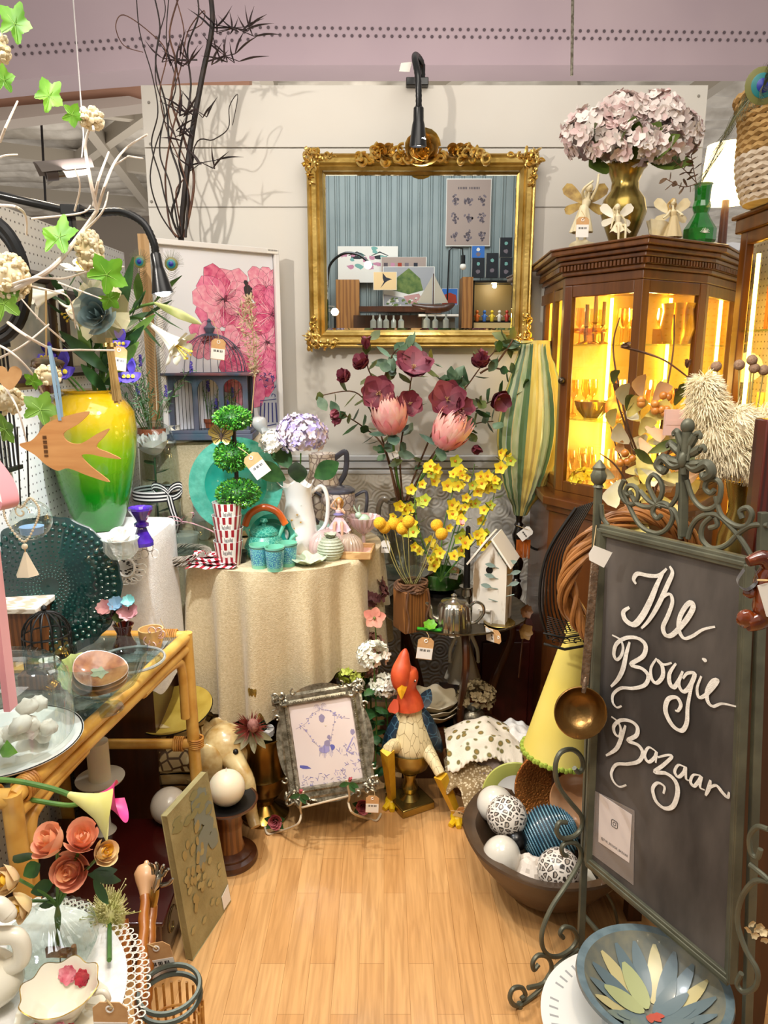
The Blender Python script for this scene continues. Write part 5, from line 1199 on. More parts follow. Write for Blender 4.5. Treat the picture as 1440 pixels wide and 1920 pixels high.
 # swallow
c=W(120,835,1.12);k=K(1.12,1.4)
t=T('wooden_swallow','plywood swallow silhouette hanging on a pale blue ribbon','ornament',c,rot=(0,0,.12))
oc=catm([V((x-120,0,835-y)) for x,y in((42,833),(62,826),(75,815),(92,795),(125,782),(170,773),(150,795),(122,812),(128,828),(150,832),(180,815),(203,805),(195,818),(178,838),(200,850),(220,862),(190,858),(165,852),(150,855),(165,875),(197,905),(160,893),(125,878),(105,882),(85,870),(68,852))],4,True)
P('swallow',MB().poly([p*k for p in oc],(0,1,0),.004),mat('plywood','#c98f56',.6,h2='#d9a267',kind='noise',sc_=9,st=(1,1,8)),t,bev=.0008)
m=MB()
for i in range(18):
 if i%4!=3:m.box(((88-120)*k,-.0026,(835-825-i*2.2+8)*k),(7*k,.0006,1.1*k))
P('barcode',m,mat('burnt_ink','#5c3a1e',.8),t)
m=MB();ribbon(m,[V((-2*k,-.003,46*k)),V((-6*k,-.002,110*k)),V((-10*k,0,180*k))],6*k,(1,0,0));ribbon(m,[V((0*k,.003,46*k)),V((-1*k,.002,110*k)),V((-9*k,0,180*k))],5*k,(1,0,0));P('ribbon',m,mat('pale_blue_ribbon','#8fb0cc',.5),t)
# sheer rose with reeds
c=W(185,590,1.25);k=K(1.25,1.6)
t=T('organza_rose','sheer grey-green organza rose with bundle of reed sticks below','ornament',c)
m=MB()
for i in range(5):a=i*1.25;m.blade(V((0,.01,5*k)),(cos(a),-.1,sin(a)*.9),(0,-1,0),52*k,62*k,-.5,.5,7,roundp)
P('outer_petals',m,mat('sheer_cream_organza','#d3c9a2',.5,alpha=.55),t)
m=MB();rose(m,(2*k,-.015,0),40*k,(0,-1,.2),n=16,open_=1.2);P('inner_petals',m,mat('sheer_teal_organza','#557078',.4,h2='#7f9494',sc_=20,alpha=.8),t)
m=MB()
for i in range(22):a=i*2.4;q=.55*sqrt(i)*2.6*k;m.tube([V((15*k+cos(a)*q*.7,sin(a)*q*.7,-42*k)),V((22*k+cos(a)*q*1.2,sin(a)*q,-160*k+R.uniform(-4,4)*k))],1.9*k,6)
P('reed_sticks',m,mat('reed','#b8975a',.6,h2='#d0b277',sc_=30),t)
m=MB()
for i in range(5):m.ring((15*k+.8*k,0,-52*k-i*1.4*k),11*k,9*k,1.1*k,20)
P('binding_thread',m,M_brass,t)
# heart card, pink ribbon, glass bauble tealight
k=K(1.12,1.4);c=W(16,708,1.12);hp=[V((x,0,z))*k for x,z in((0,-22),(-18,-4),(-22,10),(-14,20),(-4,18),(0,10),(5,18),(15,20),(23,10),(18,-4))]
O('heart_card','brown kraft heart ornament hanging at the left edge','ornament',MB().poly(catm(hp,4,True),(0,1,0),.003),M_kraft,c,rz=.3)
c=W(5,935,1.05);m=MB();ribbon(m,[W(-30,850,1.05),W(8,900,1.04),W(20,945,1.03),W(0,955,1.05),W(-30,930,1.07)],.03,(.4,1,0),8)
O('pink_ribbon','wide pink satin ribbon loop at the left edge','ribbon',m,mat('pink_satin','#e89aa4',.35,sheen=.5),c,world=True)
m=MB();m.box(W(2,1170,1.3),(.012,.03,.34));O('pink_ribbon_tail','pale pink ribbon tail hanging down at the left edge over the wooden box','ribbon',m,MATS['pink_satin'],W(2,1170,1.3),world=True)
c=W(58,975,1.55);k=K(1.55,1.3);t=T('glass_bauble','hanging glass globe holding a pale blue tealight','candle holder',c)
P('globe',MB().ball((0,0,0),38*k,28,18),M_glass,t);P('tealight',MB().lathe([(0,-26*k),(20*k,-26*k),(22*k,-12*k),(0,-12*k)],24),mat('blue_tealight','#8fb2e0',.4),t)
P('cord',MB().tube([(0,0,38*k),W(50,800,1.55)-c],.0018,5),M_iron,t)
c=W(40,965,1.45);k=K(1.45,1.3);t=T('pearl_heart','beaded pearl wire heart with a fabric cone hanging in front of the glass globe','ornament',c)
m=MB();hp2=catm([V((x,0,z))*k for x,z in((0,-52),(-26,-20),(-32,10),(-18,30),(0,14),(20,32),(34,10),(24,-20))],7,True)
for p in hp2:m.ball(p,2.6*k,7,5)
m.tube(hp2,.8*k,5,True)
for p in spiral((0,0,5*k),16*k,3*k,0,7,(1,0,0),(0,0,1),22):m.ball(p,2*k,6,4)
P('beads',m,mat('pearl','#e4d6b8',.25,coat=.6),t);P('cone_drop',MB().lathe([(22*k,-118*k),(20*k,-114*k),(3*k,-74*k),(0,-72*k)],6),mat('cream_cloth_cone','#ddcfb6',.8),t,ang=20)
P('bead',MB().ball((0,0,-62*k),6*k,10,8),MATS['pearl'],t);P('cord',MB().tube([(0,0,-118*k+60*k),(0,0,-75*k)],.0014,5),M_string,t)
P('top_cord',MB().tube([(0,0,14*k),W(32,800,1.45)-c],.0016,5),M_iron,t)
# ================= LOWER LEFT CORNER =================
LZ=.64
t=T('side_table','low side table at the near left under the white doily','table',(-.62,.92,0))
P('tabletop',MB().lathe([(0,LZ-.03),(.22,LZ-.03),(.22,LZ-.004),(0,LZ-.004)],48),M_wood,t)
for i in range(3):a=i*2.1+.5;P('leg',MB().tube([(cos(a)*.2,sin(a)*.2,0),(cos(a)*.12,sin(a)*.12,LZ-.03)],.014,10),M_wood,t)
m=MB();dc=V((-.62,.92,LZ))
m.lathe([(0,0),(.215,0),(.225,-.002)],64,c=dc)
m2=MB()
for i in range(96):
 a=tau*i/96
 for r_,s_ in((.230,.0072),(.242,.0072),(.253,.006)):
  p=dc+V((cos(a+r_)*r_,sin(a+r_)*r_,-.002-.6*(r_-.225)))
  m2.tube([p+V((cos(b)*s_,sin(b)*s_,0)) for b in[tau*j/7 for j in range(7)]],.0012,4,True)
t=T('doily','white round doily with crocheted lace edge on the low near-left table','doily',dc)
P('cloth',m,M_lace,t,world=True);P('lace_edge',m2,MATS['lace_thread'],t,world=True)
# teacup
c=G(118,1908,LZ+.004);k=K(c.y,.7)
t=T('teacup','white teacup with gold rim and pink and red roses painted on it','teacup',c)
wob=lambda a,z,r:(1+.04*cos(a*8)*(z/(60*k)),2.4*k*cos(a*8)*(z/(60*k))**3)
P('saucer',MB().lathe([(0,0),(40*k,0),(84*k,12*k),(84*k,14*k),(40*k,3*k),(0,3*k)],64,fl=lambda a,z,r:1+.02*cos(a*10)),M_cream,t)
P('bowl',MB().lathe([(0,5*k),(30*k,5*k),(34*k,9*k),(46*k,30*k),(64*k,58*k),(69*k,68*k),(67*k,68*k),(60*k,56*k),(42*k,30*k),(26*k,14*k),(0,12*k)],64,fl=wob),M_cream,t)
P('gold_rim',MB().lathe([(68.6*k,67*k),(70*k,68.5*k),(68*k,69*k)],64,fl=wob),M_gold,t)
P('handle',MB().tube(catm([(60*k,0,54*k),(84*k,-.004,64*k),(92*k,-.004,46*k),(74*k,-.002,26*k),(46*k,0,26*k)],6),5*k,10),M_cream,t)
Mrs=[mat('painted_pink_rose','#c94f66',.4,h2='#e79aa6',sc_=60),mat('painted_red_rose','#8f1226',.4,h2='#c43a48',sc_=60),M_leafd]
m=MB()
for x,y,z,r,q in((-6,.8,50,19,0),(24,.72,48,17,1)):
 y_=sqrt(max(0,(49*k)**2-(x*k)**2));bloom(m,(x*k,y_,z*k),r*k,(-.1*x/20,-1,.5),9,.8,.1,.1,mi=q,rows=3)
 P('painted_rose',m,Mrs,t);m=MB()
for x,z in((8,32),(-14,36),(32,34)):m.blade((x*k,sqrt((50*k)**2-(x*k)**2),z*k),(x/40,-.2,-.6),(0,-1,.4),14*k,8*k,0,0,3,mi=2)
for x,z,q in((-16,40,0),(2,34,1),(20,42,0),(-30,30,1),(34,30,1)):bloom(m,(x*k,-sqrt(max(0,(56*k)**2-(x*k)**2))-.002,z*k),11*k,(x/60,-1,-.2),8,.8,.1,.1,mi=q,rows=2)
P('painted_roses',m,Mrs,t)
tag(208,1918,.86,.048,.02,'kraft price tag lying against the teacup handle at bottom left',hang=(200,1875))
# wooden clip sign
c=W(112,1785,1.0);k=K(1.0,.8);t=T('wooden_scroll_sign','small carved wooden scroll plaque hanging over the teacup','ornament',c)
P('plaque',MB().grid(lambda u,v:((-26+52*u)*k,(-3-2*sin(u*5))*k,(-11+22*v+3*sin(u*5))*k),16,6).grid(lambda u,v:((-26+52*u)*k,(1-2*sin(u*5))*k,(-11+22*v+3*sin(u*5))*k),16,6),mat('carved_brown','#6b3d14',.4,h2='#8f5a24',sc_=40,bump=.5,bsc=300),t)
P('scroll_end',MB().tube([(28*k,0,-14*k),(28*k,0,14*k)],5*k,12),MATS['carved_brown'],t);P('hook',MB().tube([(0,0,-11*k),(0,-.002,-22*k)],1.2*k,6),M_iron,t)
# roses in round ribbed vase
c=G(105,1800,LZ+.004);k=K(c.y,.75)
t=T('rose_vase','round ribbed clear glass vase filled with rose stems','vase',c)
P('body',MB().lathe([(0,0),(40*k,0),(66*k,14*k),(80*k,46*k),(74*k,80*k),(44*k,100*k),(26*k,108*k),(24*k,128*k),(30*k,134*k)],96,fl=lambda a,z,r:1+.025*cos(a*30)*(1 if z<104*k else .2)),M_glassw,t)
t=T('rose_bunch','peach and yellow roses in the round ribbed glass vase','flowers',c+V((0,0,120*k)))
Mpe=[mat('peach_petal','#f6b884',.55,h2='#f0a078',sc_=18,sss=.15),mat('peach_pink_petal','#f0a284',.55,h2='#f8c29a',sc_=20,sss=.15)];Mye=[mat('yellow_petal','#f2c63e',.55,h2='#f0b83a',sc_=20,sss=.15),mat('cream_petal','#f0d79a',.55,h2='#efc9a0',sc_=20,sss=.15)]
for px,py,r,d,mt,lb in((95,1578,36,(-.4,-.5,.8),Mpe,None),(155,1570,34,(.2,-.5,.9),Mpe,None),(132,1632,38,(.1,-1,.45),Mpe,None),(196,1598,26,(.7,-.5,.6),Mye,'yellow rose'),(16,1650,30,(-.6,-.7,.3),Mye,'yellow rose'),(40,1698,30,(-.5,-.8,0),Mye,'yellow rose')):
 m=MB();cc=W(px,py,c.y-.02);rose(m,cc,r*k*1.12,d,(0,1),n=13,open_=.5);m.ball(cc-V(d).normalized()*r*k*.2,r*k*.45,12,8,mi=1);P('rose_flower',m,mt,t,world=True,label=lb)
 P('stem',MB().tube(catm([cc-V(d).normalized()*r*k*.5,W(108,1700,c.y),W(100+px*.1,1780,c.y)],5),.0026,6),M_stem,t,world=True)
m=MB()
for a,b,w_ in(((60,1610),(28,1600),34),((75,1620),(45,1640),32),((170,1640),(222,1625),22),((175,1650),(205,1690),22),((165,1640),(228,1645),26),((100,1655),(60,1670),30),((110,1690),(75,1695),20)):
 p=W(a[0],a[1],c.y+.01);q=W(b[0],b[1],c.y-.01);m.blade(p,q-p,(0,-1,.2),(q-p).length*1.1,w_*k,.3,.2,5)
P('leaves',m,M_leafd,t,world=True)
# protea beside vase
c=G(205,1800,LZ+.02);k=K(1.1,.75);t=T('pincushion_flower','pale green pincushion flower beside the ribbed rose vase','flower',c)
m=MB();cc=W(205,1720,1.12)
for i in range(260):
 d=V((R.gauss(.1,.6),R.gauss(-.3,.6),abs(R.gauss(.6,.5)))).normalized();p=cc+V((d.x*30*k,d.y*30*k,d.z*46*k));m.tube([cc+(p-cc)*.8,p,p+V((d.x,d.y,d.z+.4))*10*k],[1.2*k,.9*k,.7*k],4)
 if i%9==0:m.tube([p,p+(d+V((.2,0,.2)))*26*k],.7*k,4);m.ball(p+(d+V((.2,0,.2)))*27*k,1.8*k,6,4)
m.ball(cc,(30*k,30*k,46*k),16,10)
P('flower_head',m,mat('pale_green_bristle','#b4b56a',.6,h2='#d0c896',sc_=40),t,world=True);P('stem',MB().tube([cc,c],.004,6),M_stem,t,world=True)
# swan
c=G(-8,1880,LZ+.004);k=K(.95,.8);t=T('swan_ornament','white ceramic swan with curved neck at the bottom left edge','ornament',c)
P('body',MB().ball((-.03,0,.04),(.075,.05,.045),20,14),M_cream,t);P('neck',MB().tube(catm([(0,0,.05),(.045,0,.075),(.045,0,.115),(.01,0,.12),(-.005,0,.15),(.02,0,.17),(.035,0,.155)],6),.013,12),M_cream,t);P('head',MB().ball((.034,0,.155),(.014,.012,.012),12,8),M_cream,t)
# calla lilies
def calla(name,label,px,py,Y,s,ang,mt,stem):
 c=W(px,py,Y);t=T(name,label,'flower',c)
 def f(u,v):
  a=-2.6+5.2*u;r=s*(.07+.30*v**1.2+.22*max(0,v-.6)**1.2*(1.6+cos(a)));z=s*1.15*v*(1+.28*cos(a))-s*.25*max(0,v-.8)*(1-cos(a));p=V((sin(a)*r,-cos(a)*r,z));return p
 Mx=Matrix.Rotation(ang,4,'Y')@Matrix.Rotation(.35,4,'X');m=MB().grid(lambda u,v:Mx@f(u,v),28,12);P('spathe',m,mt,t)
 P('spadix',MB().tube([Mx@V((0,0,s*.15)),Mx@V((0,-.005,s*.75))],s*.045,8),MATS['yellow_petal'],t)
 P('stem',MB().tube(catm([c]+[W(x,y,Y+.01) for x,y in stem],6),.005,8),M_stem,t,world=True)
calla('calla_lily','cream yellow calla lily over the low table, near the rattan post',130,1490,1.22,.085,1.75,mat('calla_cream','#e2dc9c',.45,h2='#d6cf78',sc_=14),[(95,1478),(40,1466),(0,1462)])
calla('calla_lily','hot pink calla lily behind the cream yellow calla lily',165,1500,1.32,.08,1.3,mat('calla_pink','#d61a68',.45,h2='#ee4a98',sc_=14),[(130,1510),(60,1500),(0,1490)])
# canes
def cane(lb,x0,y0,x1,y1,Y0,Y1,r,mt,top):
 a=W(x0,y0,Y0);b=W(x1,y1,Y1);t=T('walking_cane',lb,'walking stick',b);N_=24;pts=[a.lerp(b,i/N_)+V((sin(i*1.1)*.0012,0,0)) for i in range(N_+1)];P('shaft',MB().tube(pts,[r*(1.12 if i%5==0 else 1) for i in range(N_+1)],12),mt,t,world=True);top(t,a,(a-b).normalized());return t
Mcane=mat('bamboo_cane','#8a4a18',.35,h2='#a8641f',sc_=14,coat=.4)
def knob(t,a,d):P('knob',MB().lathe([(0,0),(.010,0),(.013,.012),(.020,.03),(.024,.045),(.018,.058),(.006,.064),(.004,.07),(0,.072)],24,M=RM(d,(0,1,0),a)),mat('pale_turned_wood','#d3a376',.4,coat=.3),t,world=True)
cane('bamboo walking cane topped with a pale turned wooden knob, bottom left',272,1680,262,1910,1.3,1.12,.010,Mcane,knob)
def handtop(t,a,d):
 k=.001;Ms=M_silver
 Mx=RM(V((.25,0,1)),(0,1,0),a)
 P('cuff',MB().lathe([(.009,-.02),(.011,-.02),(.010,.03),(.008,.045)],16,M=Mx),M_brass,t,world=True)
 m=MB().tube(catm([Mx@V(p) for p in((0,0,.03),(0,0,.05),(.002,0,.066),(.003,0,.08))],4),[.008,.0078,.0085,.0105,.013,.0145,.015,.0155,.0155,.0155,.015,.0145,.012],12,flat=.5)
 for i,(x,L,an) in enumerate(((-.010,.036,-.28),(-.0035,.042,-.08),(.004,.040,.1),(.010,.031,.28))):
  b=Mx@V((x,0,.077));pts=[b,b+(Mx.to_3x3()@V((sin(an),-.1,cos(an))))*L*.5,b+(Mx.to_3x3()@V((sin(an)*1.1,-.35,cos(an)*.9)))*L];m.tube(catm(pts,4),[.0042,.0042,.004,.0038,.0038,.0036,.0034,.003,.0022],8)
 b=Mx@V((.011,0,.054));m.tube(catm([b,b+(Mx.to_3x3()@V((.014,-.004,.012))),b+(Mx.to_3x3()@V((.020,-.008,.028)))],4),[.005,.0048,.0046,.0044,.004,.0038,.0036,.003,.002],8)
 P('hand',m,Ms,t,world=True,label='silver open hand with five fingers')
cane('bamboo walking cane topped with a small silver open hand',284,1700,272,1910,1.3,1.15,.011,Mcane,handtop)
c=W(283,1870,1.2);c.z=.30
t=T('cane_stand','grey metal ring stand holding the canes at the bottom left','stand',(-.40,1.16,0));m=MB()
for z in(.42,.44):m.ring((0,0,z),.055,.055,.005)
P('ring',m,mat('grey_metal','#5c6258',.4,.5),t);m=MB()
for i in range(24):a=tau*i/24;m.tube([(cos(a)*.05,sin(a)*.05,.002),(cos(a)*.058,sin(a)*.058,.40)],.0028,5)
for i in range(9):m.ring((0,0,.03+i*.04),.053,.053,.003,30)
P('basketwork',m,M_bind,t);P('base',MB().lathe([(0,0),(.055,0),(.055,.006),(0,.006)],24),M_bind,t)
tag(300,1800,1.22,.055,-.2,'kraft price tag with white sticker tied to the canes',hang=(278,1770))
# wooden peg
m=MB().tube([W(230,1725,1.25),W(238,1830,1.2)],.011,12);O('umbrella_handle','plain brown wooden stick end standing left of the canes','walking stick',m,Mcane,W(238,1830,1.2),world=True)
# ================= FLOOR LEFT =================
# canvas painting
q=[V((-.470,1.915,.0)),V((-.530,1.69,.0))];topd=V((-.045,.01,.44))
p0,p1=G(428,1690,0),G(355,1800,0);p2=W(308,1530,p1.y+.01);p3=W(383,1447,p0.y+.02)
cc=(p0+p1+p2+p3)/4;nrm=(p0-p1).cross(p2-p1).normalized()
if nrm.x<0:nrm=-nrm
t=T('canvas_painting','small unframed oil painting on canvas leaning against the rattan table leg','painting',cc)
P('canvas',MB().poly([p0,p1,p2,p3],nrm,.018),mat('oil_canvas','#8d8257',.55,h2='#a59a6e',sc_=12,det=8,bump=.3,bsc=120),t,world=True,bev=.002)
m=MB()
def onc(u,v):return p1+(p0-p1)*u+(p2-p1)*v*(1-u)+(p3-p0)*v*u+nrm*.0098
def dab(u,v,ru,rv_,mi,n=10):
 pts=[onc(u+cos(tau*i/n)*ru*R.uniform(.8,1.2),v+sin(tau*i/n)*rv_*R.uniform(.8,1.2))+nrm*.0002*mi for i in range(n)];m.add(pts,[tuple(range(n))],mi)
for i in range(34):dab(R.uniform(.45,.9),R.uniform(.5,.92),.10,.05,0)
for i in range(26):dab(R.uniform(.15,.6),R.uniform(.25,.75),.04,.03,1)
for i in range(16):dab(R.uniform(.1,.9),R.uniform(.08,.6),.05,.022,2)
for i in range(12):dab(R.uniform(.1,.9),R.uniform(.75,.96),.10,.025,3)
P('brushwork',m,[mat('paint_grey_blue','#7d8478',.5),mat('paint_ochre','#a08c58',.5),mat('paint_sand','#a89a68',.5),mat('paint_moss','#8a8458',.5)],t,world=True,smooth=False)
O('price_sticker','white price sticker on the lower corner of the leaning painting','sticker',MB().poly([onc(.80,.02)+nrm*.001,onc(.99,.02)+nrm*.001,onc(.99,.14)+nrm*.001,onc(.80,.12)+nrm*.001],nrm,.0008),M_paper,onc(.9,.08),world=True)
# pedestal and candle
c=G(432,1610,0);k=K(c.y,.1)
t=T('candle_pedestal','turned wooden pedestal candle holder with a black dish on the floor','candle holder',c)
zt2=W(440,1503,c.y).z
P('base',MB().lathe([(0,0),(50*k,0),(52*k,.01),(50*k,.022),(42*k,.028),(42*k,.036),(30*k,.046),(0,.05)],48),M_wood,t)
P('column',MB().lathe([(28*k,.045),(24*k,.07),(24*k,.12),(26*k,.13),(24*k,.14),(25*k,zt2-.03),(30*k,zt2-.02),(0,zt2-.015)],40),mat('walnut','#5e3312',.35,h2='#7d4a1e',kind='wave',sc_=3,st=(6,6,.6),coat=.3),t)
P('dish',MB().lathe([(0,zt2-.02),(34*k,zt2-.016),(54*k,zt2-.002),(56*k,zt2+.006),(52*k,zt2+.006),(34*k,zt2-.006),(0,zt2-.008)],48,mi=lambda i,k_:1 if i>=4 else 0),[M_wood,M_iron],t)
k2=34*K(c.y,.3)
t=T('ball_candle','round cream ball candle on the wooden pedestal','candle',c+V((0,0,zt2-.008)));P('wax',MB().ball((0,0,k2),k2,28,18),mat('ivory_wax','#e9dcc0',.45,sss=.3),t);P('wick',MB().tube([(0,0,k2*2-.002),(.001,0,k2*2+.012)],.0012,6),M_paper,t)
# things under the rattan table
c=G(318,1530,.18);c.z=.16;r=34*K(c.y,.25)
O('white_ball','white ceramic ball on dark tray under the rattan table','ball',MB().ball((0,0,r),r,24,16),mat('grey_white_ceramic','#cfc6b8',.3,coat=.3),c)
t=T('red_lacquer_chest','dark red lacquer chest with gilt scroll lines under the rattan table','chest',(-.80,1.86,0));P('chest',MB().box((0,0,.075),(.44,.42,.15)),mat('dark_red_lacquer','#3a0a08',.25,coat=.6),t,bev=.006)
m=MB()
for x in(-.12,0,.12):
 m.tube(spiral((x,-.212,.075),.05,.01,0,6,(1,0,0),(0,0,1),24),.0012,5);m.tube(spiral((.222,x,.075),.05,.01,0,6,(0,1,0),(0,0,1),24),.0012,5)
P('gilt_scrolls',m,M_brass,t);P('lid',MB().box((0,0,.154),(.46,.44,.012)),MATS['dark_red_lacquer'],t,bev=.003)
# ceramic elephant with saddle
c=V((-.68,2.34,0));t=T('elephant_stool','cream glazed ceramic elephant stool with brown saddle pattern behind the rattan table leg','stool',c);Meg=mat('cream_brown_glaze','#b08c50',.25,h2='#d9c490',sc_=20,coat=.5);Mbl=mat('brown_line_glaze','#4a2f14',.3)
m=MB().ball((-.04,0,.24),(.17,.12,.13),28,18);m.ball((.14,-.05,.28),(.085,.08,.09),22,14);m.tube(catm([(.17,-.1,.28),(.23,-.15,.22),(.24,-.16,.12),(.26,-.19,.08)],5),[.045,.04,.034,.03,.028,.026,.025,.024,.023,.022,.021,.02,.02,.019,.018,.017],12)
for x,y in((-.14,-.06),(-.14,.06),(.06,-.07),(.06,.07)):m.tube([(x,y,.2),(x,y,.1),(x,y,0)],[.055,.045,.05],14)
P('body',m,Meg,t)
for s_ in(-1,1):P('ear',MB().ball((.10,-.05+s_*.09,.28),(.05,.014,.07),16,10),Meg,t)
P('saddle_cloth',MB().grid(lambda u,v:(-.04+(-.11+.22*u),.124*cos(pi*v)*1.02,.24+.135*sin(pi*v)+.002),12,16),mat('saddle_pattern','#5a3c18',.3,h2='#d9c490',kind='cells',sc_=26,lo=.06,hi=.10,coat=.4),t)
m=MB()
for i in range(4):
 for s_ in(-1,1):m.tube([V((.05-.0,0,0))+V((.14*cos(a)-.05,s_*.0-.125+.004*i,.12+.04*i+.03*sin(a))) for a in[pi*j/8 for j in range(9)]],.003,5)
P('glaze_lines',m,Mbl,t);P('stool_pad',MB().lathe([(0,.36),(.1,.36),(.1,.385),(0,.39)],32,c=(-.04,0,0)),Meg,t)
P('eye',MB().ball((.19,-.12,.31),.010,8,6),M_iron,t)
c=V((-.71,2.32,.392))
O('oval_platter','yellow glazed oval platter with dark rim lying on the elephant stool','platter',MB().lathe([(0,.0),(.09,.004),(.125,.018),(.13,.02),(.128,.024),(.088,.01),(0,.008)],48,mi=lambda i,k_:1 if i in(2,3) else 0),[mat('yellow_glaze','#a88a34',.2,h2='#c4a74c',sc_=12,coat=.5),M_iron],c,rot=(.22,-.10,0))
c=V((-.86,2.02,.16));t=T('pillar_candle','thick cream pillar candle on a white dish on the red chest','candle',c)
P('dish',MB().lathe([(0,0),(.035,0),(.02,.02),(.02,.15),(.07,.175),(.072,.18),(0,.178)],32),M_cream,t);P('wax',MB().lathe([(0,.178),(.032,.178),(.032,.30),(0,.302)],28),MATS['ivory_wax'],t)
# champagne bottle and brass urn with protea
c=G(497,1528,0);k=K(c.y,.3);t=T('brass_urn','tall dark brass ice urn on the floor left of the silver frame','urn',c);H_=W(495,1372,c.y).z
P('urn',MB().lathe([(0,0),(44*k,0),(46*k,8*k),(30*k,18*k),(18*k,30*k),(18*k,38*k),(30*k,46*k),(38*k,60*k),(40*k,H_*.5),(44*k,H_*.52),(40*k,H_*.55),(42*k,H_*.9),(48*k,H_),(46*k,H_),(38*k,H_*.9),(0,H_*.85)],48),mat('dark_brass','#5a4018',.22,.9,h2='#8a6a2c',sc_=6),t)
m=MB();
for i in range(9):a=i*2.4;m.box((cos(a)*.03,sin(a)*.03,H_+.002),(.022,.022,.02),a)
P('ice_cubes',m,mat('ice','#dcd8d2',.1,coat=.8,alpha=.8),t)
b=c+V((.0,.01,H_*.6));t=T('champagne_bottle','gold foil topped sparkling wine bottle standing in the brass urn','bottle',b);hB=W(482,1288,c.y).z-b.z;tl=Matrix.Rotation(-.09,4,'Y')
P('bottle',MB().lathe([(0,0),(.038,0),(.038,hB*.38),(.022,hB*.6),(.015,hB*.72),(.0145,hB*.95),(0,hB*.95)],28,M=tl),mat('bottle_green','#141c0c',.08,coat=1),t)
P('foil',MB().lathe([(.024,hB*.58),(.0165,hB*.73),(.0155,hB*.80),(.018,hB*.82),(.019,hB*.97),(.014,hB),(0,hB)],28,M=tl),mat('gold_foil','#c2a04c',.32,.8,h2='#8c7238',sc_=60,bump=.5,bsc=200),t)
c2=W(470,1365,c.y-.06);t=T('protea_flower','dried dark red protea with grey-green leaves hung over the brass urn','flower',c2);m=MB()
for i in range(150):
 d=V((R.gauss(0,.8),R.gauss(-.3,.5),R.gauss(.35,.45))).normalized();m.blade(V((0,0,0))+d*.008,d,(0,-1,.2),R.uniform(.04,.062),.004,R.uniform(-.3,.5),.1,3,bladep)
P('bristles',m,mat('protea_red','#6a1f18',.6,h2='#9a4438',sc_=40),t);P('centre',MB().ball((.012,-.02,.02),(.02,.018,.024),12,9),mat('protea_centre','#a8756a',.7,h2='#7c4a44',sc_=60),t)
m=MB()
for d,L in(((-1,-.3,.1),.06),((-.9,-.3,-.6),.07),((-.5,-.4,-.9),.07),((.3,-.5,-.9),.08),((.9,-.4,-.7),.085),((1,-.2,-.25),.09),((-1,0,-1.4),.11)):m.blade((0,0,-.01),d,(0,-1,.3),L,.024,.7,.25,6)
P('leaves',m,mat('dry_grey_leaf','#6e6544',.6,h2='#8c8460',sc_=14),t)
# ================= TRAY TABLE =================
TYZ=.62;tc_=V((.275,2.73,0));tr_=.275
t=T('tray_table','round scalloped metal tray table with dark curved legs in the middle','table',tc_)
P('tray',MB().lathe([(0,TYZ-.012),(tr_*.88,TYZ-.012),(tr_*.95,TYZ-.002),(tr_*1.02,TYZ+.006),(tr_*1.02,TYZ+.012),(tr_*.93,TYZ+.004),(tr_*.86,TYZ-.004),(0,TYZ-.004)],180,fl=lambda a,z,r:1+(.012*abs(cos(a*22)) if r>tr_*.9 else 0)),mat('dark_bronze_tray','#4c4234',.3,.8,h2='#6f6450',sc_=10),t)
for i in range(3):
 a=.2+i*2.3;P('leg',MB().tube(catm([(cos(a)*.20,sin(a)*.20,TYZ-.014),(cos(a)*.24,sin(a)*.24,TYZ-.12),(cos(a)*.17,sin(a)*.17,TYZ*.5),(cos(a)*.15,sin(a)*.15,.15),(cos(a)*.22,sin(a)*.22,0)],6),.014,8,flat=1.3),M_wood,t)
def onT(px,py):return G(px,py,TYZ-.003)
# block planter with craspedia
c=onT(770,1178);k=K(c.y,.7)
t=T('wood_block_vase','rough wood block tied with brown vine holding glass tube, on the tray','vase',c,rz=.45)
P('block',MB().box((0,0,40*k),(50*k,50*k,80*k)),mat('rough_walnut','#6a4220',.5,h2='#8c5c2e',kind='wave',sc_=3,st=(9,9,1)),t,bev=.003)
m=MB()
for i in range(9):m.tube([V((cos(a)*(25+4*cos(a*3+i))*k*1.1,sin(a)*(25+4*sin(a*4+i))*k*1.1,(82+6*sin(a*2+i)+i*.8)*k)) for a in[tau*j/26 for j in range(26)]],1.9*k,6,True)
for s_ in(-1,1):m.tube(catm([(s_*20*k,-28*k,84*k),(s_*24*k,-29*k,55*k),(s_*18*k,-28*k,30*k),(s_*21*k,-29*k,4*k)],6),2*k,6)
P('vine_wrap',m,M_btwig,t)
P('glass_tube',MB().lathe([(0,80*k),(19*k,80*k),(21*k,108*k),(23*k,150*k)],30),M_glass,t)
t=T('craspedia_bunch','seven round yellow billy button flowers in the wood block vase','flowers',c+V((0,0,84*k)))
Mbb=mat('billy_button','#d79a12',.9,h2='#f0bd2e',sc_=250,bump=.6,bsc=400)
for i,(px,py) in enumerate(((712,981),(721,989),(738,982),(766,978),(754,991),(819,985),(828,1001))):
 q=W(px,py,c.y-.02+.012*(i%3));P('flower_head',MB().ball(q,11.5*k,16,12,bump=.04,bs=9),Mbb,t,world=True)
 P('stem',MB().tube(catm([q,W(px*.5+768*.5,1060,c.y),c+V(((i-3)*3*k,0,88*k))],5),.0015,5),mat('pale_straw','#a3985a',.6),t,world=True)
